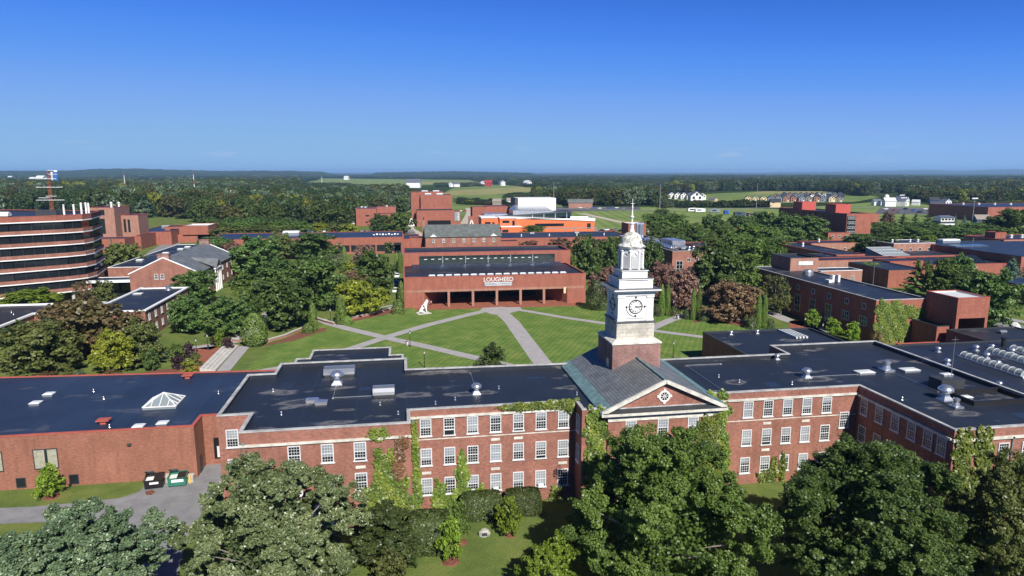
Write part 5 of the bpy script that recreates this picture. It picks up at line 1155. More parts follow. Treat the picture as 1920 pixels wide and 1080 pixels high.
for x in (-97.5, -92): mb = MB(); mb.box(x-0.3, 229.6, 0, x+0.3, 230.2, 5.38); mb.build('post', 'brick_hall', cn)
# ------------------------------------------------------------------ ground, roads, fields, hills
def sheet(name, pts, z, mat, px=True):
    mb = MB(); mb.poly([at(*p, z) if px else (*p, z) for p in pts][::-1] if px else [(*p, z) for p in pts]); o = mb.build(name, mat)
    if o.data.polygons[0].normal.z < 0: o.data.flip_normals()
    return tag(o, kind='structure')
mb = MB(); mb.poly([(60000*math.cos(2*math.pi*k/48), 60000*math.sin(2*math.pi*k/48), 0) for k in range(48)]); tag(mb.build('ground', 'forest_floor'), kind='structure')
sheet('campus_grass', [(-900, -40), (900, -40), (900, 640), (-900, 640)], 0.01, 'grass_plain', False)
sheet('lawn', [(-38, 100), (88, 100), (96, 166), (84, 176), (56, 199.5), (0, 199.5), (-20, 185), (-29, 168)], 0.02, 'grass_lawn', False)
for nm, pts, mat in (
    ('sports_field', [(1040, 428), (1052, 388), (1240, 388), (1460, 392), (1640, 379), (1765, 384), (1765, 428), (1560, 440), (1240, 440)], 'grass_field'),
    ('meadow', [(760, 398), (850, 352), (960, 345), (1040, 352), (1055, 388), (1040, 430), (960, 410)], 'meadow'),
    ('far_field', [(560, 346), (600, 334.5), (880, 337.5), (905, 345), (700, 349)], 'grass_field'),
    ('far_meadow', [(1240, 368), (1420, 359), (1600, 360), (1650, 370), (1600, 379), (1250, 383)], 'meadow'),
    ('side_meadow', [(236, 426), (246, 411), (330, 405), (420, 424)], 'grass_plain')):
    sheet(nm, pts, 0.03, mat)
sheet('hay_field', [(820, 366), (850, 357), (1000, 350), (1015, 357), (900, 366)], 0.05, 'hay_field')
sheet('hay_field', [(1400, 363), (1430, 358.5), (1570, 358.5), (1500, 364)], 0.05, 'hay_field')
for q_ in ([(985, 352), (1060, 349), (1112, 352), (1112, 364), (1030, 368)], [(1130, 352), (1235, 349), (1240, 362), (1150, 366)], [(1480, 338), (1640, 336), (1650, 346), (1500, 348)], [(250, 336), (430, 335), (432, 345), (260, 346)], [(1300, 342), (1410, 341), (1412, 351), (1310, 353)]): sheet('far_meadow', q_, 0.03, 'meadow')
sheet('hay_field', [(760, 341), (900, 341), (960, 344.5), (760, 345)], 0.05, 'hay_field')
sheet('parking_lot', [(1640, 401), (1652, 388), (1772, 390), (1772, 402)], 0.06, 'asphalt_dark')
sheet('parking_lot', [(470, 441), (486, 433.5), (775, 431), (780, 437.5)], 0.06, 'asphalt')
sheet('parking_lot', [(1035, 400), (1040, 388), (1200, 388), (1200, 394), (1080, 396)], 0.06, 'asphalt_dark')
def path(name, pts, wid, mat, z=0.05, px=True):
    P = [Vector(at(*p)) if px else Vector((*p, 0)) for p in pts]; L, Rr = [], []
    for i, p in enumerate(P):
        d = (P[min(i+1, len(P)-1)]-P[max(i-1, 0)]).normalized(); nrm = Vector((-d.y, d.x, 0)); L.append(p+nrm*wid/2); Rr.append(p-nrm*wid/2)
    mb = MB()
    for i in range(len(P)-1): mb.poly([(*Rr[i][:2], z), (*Rr[i+1][:2], z), (*L[i+1][:2], z), (*L[i][:2], z)])
    return tag(mb.build(name, mat), kind='structure')
PC = 'path_concrete'
path('path', [(926, 579), (880, 590), (800, 610), (722, 633), (640, 660), (560, 684), (470, 700)], 2.9, PC, 0.050)
path('path', [(600, 599), (618, 607), (650, 616), (722, 633), (800, 650), (895, 672), (1000, 697)], 2.9, PC, 0.054)
path('path', [(930, 576), (960, 604), (1010, 672), (1024, 690)], 4.0, PC, 0.058)
path('path', [(940, 577), (985, 583), (1060, 596), (1130, 606), (1230, 621), (1332, 634)], 2.4, PC, 0.062)
path('path', [(1200, 626), (1230, 612), (1256, 601), (1282, 592), (1300, 584)], 3.0, PC, 0.066)
tag(sheet('path', [(905, 577), (975, 575.5), (980, 581), (945, 590), (925, 590), (900, 582)], 0.070, PC))
path('path', [(380, 655), (400, 648), (440, 640), (480, 612), (505, 588), (530, 575)], 4.0, PC, 0.05)
path('path', [(290, 672), (340, 655), (400, 647)], 2.5, PC, 0.06)
path('path', [(640, 500), (700, 505), (745, 512)], 3.5, PC, 0.05); path('path', [(690, 580), (735, 573), (750, 573)], 1.8, PC, 0.05)
path('path', [(733, 470), (770, 480), (790, 440), (772, 430), (752, 405)], 5, 'path_pale', 0.05)
path('path', [(870, 420), (880, 400), (878, 390)], 6, 'path_pale', 0.05)
path('road', [(150, 560), (200, 530), (270, 497), (300, 470), (330, 452), (370, 445)], 9, 'asphalt', 0.05)
path('road', [(160, 488), (205, 482), (235, 478)], 6, 'asphalt', 0.056)
path('road', [(1440, 585), (1475, 600), (1520, 612), (1560, 625)], 4, PC, 0.05)
path('road', [(1850, 598), (1890, 610), (1940, 625)], 7, 'asphalt', 0.05); path('road', [(1880, 596), (1930, 606)], 3, PC, 0.06)
path('road', [(1090, 400), (1180, 420), (1240, 440)], 7, 'path_pale', 0.055)
path('road', [(1040, 391), (1200, 394), (1380, 391), (1560, 388), (1760, 392)], 8, 'asphalt', 0.065)
path('road', [(1120, 430), (1150, 442), (1200, 446)], 12, 'asphalt', 0.07)
sheet('driveway', [(-60, 985), (-60, 955), (60, 950), (150, 942), (225, 934), (262, 921), (276, 906), (300, 898), (372, 886), (386, 866), (415, 866), (420, 900), (400, 930), (380, 960), (350, 1010), (330, 1090), (230, 1090), (235, 1010), (210, 985), (100, 978)], 0.03, 'asphalt')
sheet('rust_stain', [(272, 922), (285, 918), (292, 922), (284, 928), (274, 928)], 0.036, 'mulch')
sheet('brick_plaza', [(345, 700), (362, 668), (362, 650), (385, 645), (450, 646), (392, 700)], 0.05, 'brick_paver')
sheet('brick_terrace', [(1480, 602), (1502, 598), (1580, 640), (1480, 645)], 0.05, 'brick_paver')
for pts in ([(470, 652), (545, 640), (610, 620), (614, 614), (572, 619), (520, 640)], [(622, 610), (660, 603), (745, 585), (742, 578), (660, 597), (626, 607)], [(1300, 605), (1330, 601), (1395, 612), (1400, 606), (1330, 594), (1300, 600)], [(250, 702), (345, 699), (350, 690), (300, 693)], [(1225, 592), (1270, 590), (1268, 585), (1228, 584)]):
    sheet('mulch_bed', pts, 0.04, 'mulch')
# steps and kerb walls
stp = thing('stone_steps', 'long pale stone steps beside the red brick plaza', 'steps', (-39.5, 150, 0))
mb = MB()
for k in range(4): mb.box(-41.2+k*0.75, 141, -0.1, -40.45+k*0.75, 161.5, 0.75-k*0.16)
mb.build('treads', 'concrete', stp)
path('path', [(-36.6, 140), (-36.8, 161)], 2.6, PC, 0.07, False)
def low_wall(pts, label):
    P = [Vector(at(*p)) for p in pts]; t = thing('garden_wall', label, 'wall', P[0]); a, b = MB(), MB()
    for p, q in zip(P, P[1:]): a.beam(p+Vector((0, 0, 0.3)), q+Vector((0, 0, 0.3)), 0.4, 0.6); b.beam(p+Vector((0, 0, 0.66)), q+Vector((0, 0, 0.66)), 0.62, 0.12)
    a.build('base', 'brick_pale', t); b.build('cap', 'concrete', t)
low_wall([(500, 642), (535, 632), (556, 623), (574, 616)], 'curved low stone-capped wall left of the path by the yew')
low_wall([(592, 599), (610, 605), (626, 609)], 'short low stone-capped wall beside the path gap')
low_wall([(655, 600), (690, 592), (715, 586), (740, 579)], 'curved low stone-capped wall in front of the yellow maple')
low_wall([(1322, 595), (1360, 599), (1400, 606)], 'low stone-capped wall behind the right part of the lawn')
low_wall([(436, 640), (450, 641), (460, 638)], 'tiny stone-capped wall end at the top of the stone steps')
# hills at the horizon
def hills(name, x0, x1, r0, r1, r2, prof, mat, seed, n=90, amp=1.0):
    rr = random.Random(seed); P = []; ks = sorted(prof)
    def ytop(x):
        for a, b in zip(ks, ks[1:]):
            if a <= x <= b: return prof[a]+(prof[b]-prof[a])*(x-a)/(b-a)
        return prof[ks[0]] if x < ks[0] else prof[ks[-1]]
    rings = [(r0, -0.02), (r0*0.6+r1*0.4, 0.45), (r1*0.85+r0*0.15, 0.8), (r1, 1.0), (r1*0.5+r2*0.5, 0.6), (r2, -0.02)]
    v, f = [], []
    for i in range(n+1):
        x = x0+(x1-x0)*i/n; d = ray(x, 322); l = math.hypot(d[0], d[1]); zt = max(0, CAM_H+(322-ytop(x))/1290*r1)
        e = min(1, i/4, (n-i)/4)
        for r, h in rings: v.append((d[0]/l*r, d[1]/l*r, zt*h*e*rr.uniform(0.93, 1.03)*amp if h > 0 else -2))
    m = len(rings)
    for i in range(n):
        for j in range(m-1): f.append((i*m+j, (i+1)*m+j, (i+1)*m+j+1, i*m+j+1))
    me = bpy.data.meshes.new(name); me.from_pydata(v, [], f); me.materials.append(MATS[mat]); me.update()
    tag(link(name, me, None, True), kind='structure')
hills('hills', -140, 640, 5200, 7800, 12000, {-140: 321, 0: 320.5, 120: 320, 190: 317.2, 240: 316.5, 330: 318.6, 430: 320.5, 480: 319.8, 540: 320, 640: 323}, 'forest_floor', 3)
hills('hills', 690, 1010, 5000, 7400, 11000, {690: 323.5, 760: 322.2, 810: 321.3, 860: 321.0, 930: 322.3, 1010: 324}, 'forest_floor', 4)
hills('hills', 1430, 2080, 17000, 24000, 30000, {1430: 322.5, 1600: 321.4, 1690: 319.6, 1740: 318.8, 1770: 319.6, 1800: 320.2, 1850: 318.6, 1900: 317.8, 2080: 318}, 'forest_floor', 5)

# ------------------------------------------------------------------ trees close to the camera
def big_tree(label, base, width, height, shape, mat, leaves, size, clumps, z0=0.10, cr=(0.07, 0.12), bark='bark', lump=0.3, flat=0.85, rz=0.0, sub=12, rag=0.8):
    me, C = crown('crown', shape, mat, z0=z0, clumps=clumps, leaves=leaves, size=size, cr=cr, lump=lump, fill=0.04, flat=flat, sub=sub, spread=0.70, rag=rag, nrm=0.85)
    t = thing('leafy_tree', label, 'tree', base, rz); t.scale = (width, width, height)
    for nm, m in (('crown', me), ('trunk', trunk_mesh('trunk', C, 'bark_pale', 0.020, z0, 34))):
        o = bpy.data.objects.new(nm, m); COL.objects.link(o); o.parent = t
big_tree('grey-green broad tree at the bottom left corner in front of the driveway', (-27.6, 56.5, 0), 15.0, 12.8, 'egg', 'leaf_greygreen', 200000, 0.0110, 85)
big_tree('pale-tipped maple with thick foliage right of the driveway', (-12.7, 59.0, 0), 14.2, 15.2, 'egg', 'leaf_pale', 230000, 0.0110, 95)
big_tree('large dark oak with twin tops in front of the gable', (24.0, 57.5, 0), 17.4, 15.9, 'egg', 'leaf_green', 250000, 0.0098, 105)
big_tree('dark green oak in front of the shaded right wing', (42.9, 53.2, 0), 17.6, 14.7, 'broad', 'leaf_dark', 240000, 0.0102, 95)
big_tree('olive-green maple at the bottom right corner', (56.6, 51.5, 0), 12.5, 13.2, 'egg', 'leaf_olive', 120000, 0.0130, 75)
big_tree('small yellow-green tree beside the big oak at the bottom edge', (13.2, 57.6, 0), 6.0, 6.2, 'egg', 'leaf_lime', 26000, 0.022, 45, cr=(0.09, 0.15))
big_tree('slim dark purple-leaved tree at the right edge by the ivy wing', (70.5, 57.5, 0), 5.5, 9.0, 'round', 'leaf_purple', 14000, 0.03, 40)
def clipped(name, label, base, w, h, mat, n, size, shape='dome', cat='shrub', sy=1.0, rz=0.0):
    me = surface_mesh('crown', shape, mat, n, size, 0.10); t = thing(name, label, cat, base, rz); t.scale = (w, w*sy, h)
    o = bpy.data.objects.new('foliage', me); COL.objects.link(o); o.parent = t
    o = bpy.data.objects.new('stem', stem_mesh(0.3, 0.05)); COL.objects.link(o); o.parent = t
me, C = crown('crown', 'dome', 'leaf_yew', z0=0.0, clumps=90, leaves=26000, size=0.022, cr=(0.07, 0.11), flat=0.5)
t = thing('yew_bush', 'big dark spreading yew bush against the hall entrance', 'bush', (-2.6, 66.6, 0)); t.scale = (8.2, 7.4, 6.3)
for nm, m in (('foliage', me), ('stem', trunk_mesh('stem', C, 'bark', 0.03, 0.1, 8))): o = bpy.data.objects.new(nm, m); COL.objects.link(o); o.parent = t
def hedge(label, base, sx, sy, sz, rz=0, n=9000, mat='leaf_yew'):
    """clipped box hedge with rounded shoulders"""
    D = rnd_dir(n); D[:, 2] = np.abs(D[:, 2]); p = np.sign(D)*np.abs(D)**0.62; p = p/np.max(np.abs(p), axis=1, keepdims=True)**0.6
    P = p*np.array([sx/2, sy/2, sz])*(1-np.abs(RNG.normal(size=(n, 1)))*0.03); N = D+RNG.normal(size=(n, 3))*0.4
    me = leaf_cards('foliage', P, N, 0.2*RNG.uniform(0.6, 1.3, n), RNG.uniform(0, 1, n), mat)
    t = thing('hedge', label, 'hedge', base, rz); o = bpy.data.objects.new('foliage', me); COL.objects.link(o); o.parent = t
    mb = MB(); mb.box(-sx*0.25, -sy*0.25, -0.05, sx*0.25, sy*0.25, sz*0.6); o = mb.build('branches', 'bark', None); o.parent = t
hedge('dark clipped square hedge right of the big spreading yew', (2.0, 68.2, 0), 4.6, 4.4, 3.6, R(-8), 22000)
hedge('rounded clipped hedge below the middle ground-floor windows', (8.4, 73.9, 0), 5.0, 3.2, 2.7, 0, 16000)
hedge('rounded clipped hedge next to the window air conditioner', (13.4, 74.1, 0), 4.3, 3.1, 2.6, 0, 15000)
FG = [('small', 'leaf_lime', 845, 1052, 972, 48, 'small yellow-green tree on a red mulch ring in the front lawn'), ('small', 'leaf_green', 858, 1006, 936, 42, 'small dark green tree between the mulch ring tree and the hedge'),
      ('small', 'leaf_lime', 957, 1003, 934, 50, 'small lime tree in front of the rounded hedge near the big oak'), ('bush', 'leaf_olive', 728, 1095, 1032, 62, 'olive bush at the bottom edge beside the pale maple'),
      ('small', 'leaf_lime', 95, 932, 868, 46, 'small lime tree on a mulch ring by the orange-brick annex'), ('bush', 'leaf_green', 712, 1022, 985, 40, 'low green shrub at the foot of the spreading yew')]
for f in FG: px_tree(*f)
for p, r in (((845, 1053), 0.95), ((866, 1017), 0.7), ((97, 932), 0.9), ((957, 1004), 0.6)):
    c = at(*p); mb = MB(); mb.lathe([(r, 0.0), (r*0.8, 0.1), (0.05, 0.16)], c[0], c[1], 18); o = mb.build('mulch_ring', 'mulch'); tag(o, kind='structure')
c = at(908, 1004); bo = MB(); rr = random.Random(5)
pr = [(0.62, 0.0), (0.66, 0.25), (0.58, 0.55), (0.40, 0.72)]
bo.lathe(pr, 0, 0, 9); bo.v = [(x*rr.uniform(0.85, 1.12), y*0.7*rr.uniform(0.85, 1.12), z*rr.uniform(0.92, 1.08)) for x, y, z in bo.v]
bt = thing('boulder', 'grey memorial boulder with a dark plaque on the front lawn', 'boulder', c); o = bo.build('rock', 'boulder'); o.parent = bt
mb = MB(); mb.box(-0.28, -0.47, 0.2, 0.28, -0.38, 0.5); o = mb.build('plaque', 'metal_dark'); o.parent = bt

# ------------------------------------------------------------------ ivy
def ivy(label, ax, pl, ell, n, mat='leaf_ivy', size=0.26, bulge=0.35):
    w_ = np.array([e[2]*e[3] for e in ell]); k = RNG.choice(len(ell), n, p=w_/w_.sum()); E = np.array(ell)[k]
    a = RNG.uniform(0, 6.283, n); r = np.sqrt(RNG.uniform(0, 1, n)); wob = 1+0.18*np.sin(5*a+E[:, 0]*3)+0.12*np.sin(9*a+E[:, 1]*2)
    u = E[:, 0]+E[:, 2]*r*np.cos(a)*wob; z = np.maximum(E[:, 1]+E[:, 3]*r*np.sin(a)*wob, 0.03); d = 0.04+bulge*RNG.uniform(0, 1, n)**1.6*(1-r*0.6)
    s = {'y': (0, -1, 0), 'x': (-1, 0, 0), 'X': (1, 0, 0)}[ax]
    P = np.stack([u, pl-d, z], 1) if ax == 'y' else np.stack([pl+(d if ax == 'X' else -d), u, z], 1)
    N = np.array(s)*0.9+np.array([0, 0, 0.35])+RNG.normal(size=(n, 3))*0.4
    me = leaf_cards('ivy', P, N, size*RNG.uniform(0.6, 1.3, n), RNG.uniform(0, 1, n)*0.6+0.4*(0.5+0.5*np.sin(u*2.1+z*1.3)), mat)
    o = bpy.data.objects.new('ivy', me); COL.objects.link(o); return tag(o, label, 'ivy')
ivy('ivy hanging over the brick parapet left of the gable', 'y', 76.5, [(14.0, 12.2, 2.2, 0.5), (17.2, 12.25, 2.6, 0.55), (19.8, 12.0, 1.2, 0.9), (12, 12.3, 1.2, 0.3)], 1500)
ivy('ivy wrapping the corner block left of the gable', 'y', 73.45, [(22.0, 10.5, 1.4, 2.4), (22.0, 6.5, 1.4, 3.4), (22.2, 2.5, 1.4, 2.8)], 2600)
ivy('thick ivy climbing the wall right of the gable windows', 'y', 73.15, [(36.2, 5.5, 1.5, 5.0), (35.6, 9.0, 1.3, 2.0), (36.6, 2.0, 1.6, 2.4), (36.8, 10.2, 0.7, 1.2)], 3200)
ivy('ivy mass in the corner where gable block meets right facade', 'y', 76.45, [(38.6, 10.5, 1.8, 2.4), (38.6, 6.0, 1.9, 4.2), (38.9, 2.2, 2.2, 2.6)], 3600)
ivy('tall ivy with pointed tops on the left section beside its drainpipe', 'y', 72.45, [(-2.6, 5.0, 1.4, 4.0), (-3.4, 2.6, 1.8, 3.0), (-1.2, 3.0, 1.6, 3.2), (-3.2, 8.4, 0.5, 1.6), (-3.2, 11.4, 1.1, 0.8), (-1.9, 8.0, 0.6, 1.6)], 4200)
ivy('reddish brown ivy streak near the left section corner', 'y', 72.4, [(-0.9, 9.2, 0.55, 1.6), (-0.5, 10.4, 0.6, 0.7), (-1.2, 7.4, 0.7, 1.3)], 1100, 'leaf_ivyred')
ivy('thin ivy strip beside the first column of middle windows', 'y', 76.55, [(0.85, 8.5, 0.35, 3.0), (0.95, 5.0, 0.4, 3.0), (1.0, 2.0, 0.6, 2.2)], 1300)
ivy('flame-shaped ivy between the second and third ground-floor windows', 'y', 76.55, [(6.4, 3.6, 0.75, 2.6), (6.4, 5.4, 0.45, 1.8), (6.3, 1.4, 1.0, 1.6), (3.6, 1.5, 0.8, 2.0), (4.9, 0.8, 2.0, 0.9), (8.6, 1.2, 0.6, 1.4)], 3000)
ivy('low ivy shoots at the foot of the right facade', 'y', 76.45, [(47.0, 1.6, 0.5, 1.9), (48.2, 1.9, 0.4, 2.1), (46.2, 0.9, 1.4, 1.0), (18.0, 0.6, 0.8, 1.2)], 1200)
ivy('dense ivy covering the end wall of the right wing', 'y', 60.72, [(59.5, 10.5, 1.2, 2.2), (61.9, 10.6, 1.3, 2.2), (59.6, 6.5, 1.2, 3.4), (62.1, 6.8, 1.3, 3.4), (60.8, 2.5, 2.4, 2.8)], 5200)
ivy('yellow-green ivy sheet covering the arts building end wall', 'y', 139.4, [(110.6, 8.0, 1.8, 2.4), (110.6, 3.6, 1.8, 3.8), (113.5, 8.2, 2.4, 2.0), (113.2, 3.8, 2.2, 3.8), (116.5, 7.6, 2.6, 1.7), (115.8, 3.6, 2.0, 3.4), (120, 6.8, 2.2, 1.4)], 11000, size=0.30, bulge=0.22)
ivy('dark ivy screen on the side of the classroom wing', 'X', -91.0, [(152, 2.4, 4, 2.6), (160, 2.4, 5, 2.6), (168, 2.2, 5, 2.5), (174, 2.4, 3, 2.6)], 5000, 'leaf_yew', 0.4, 1.0)
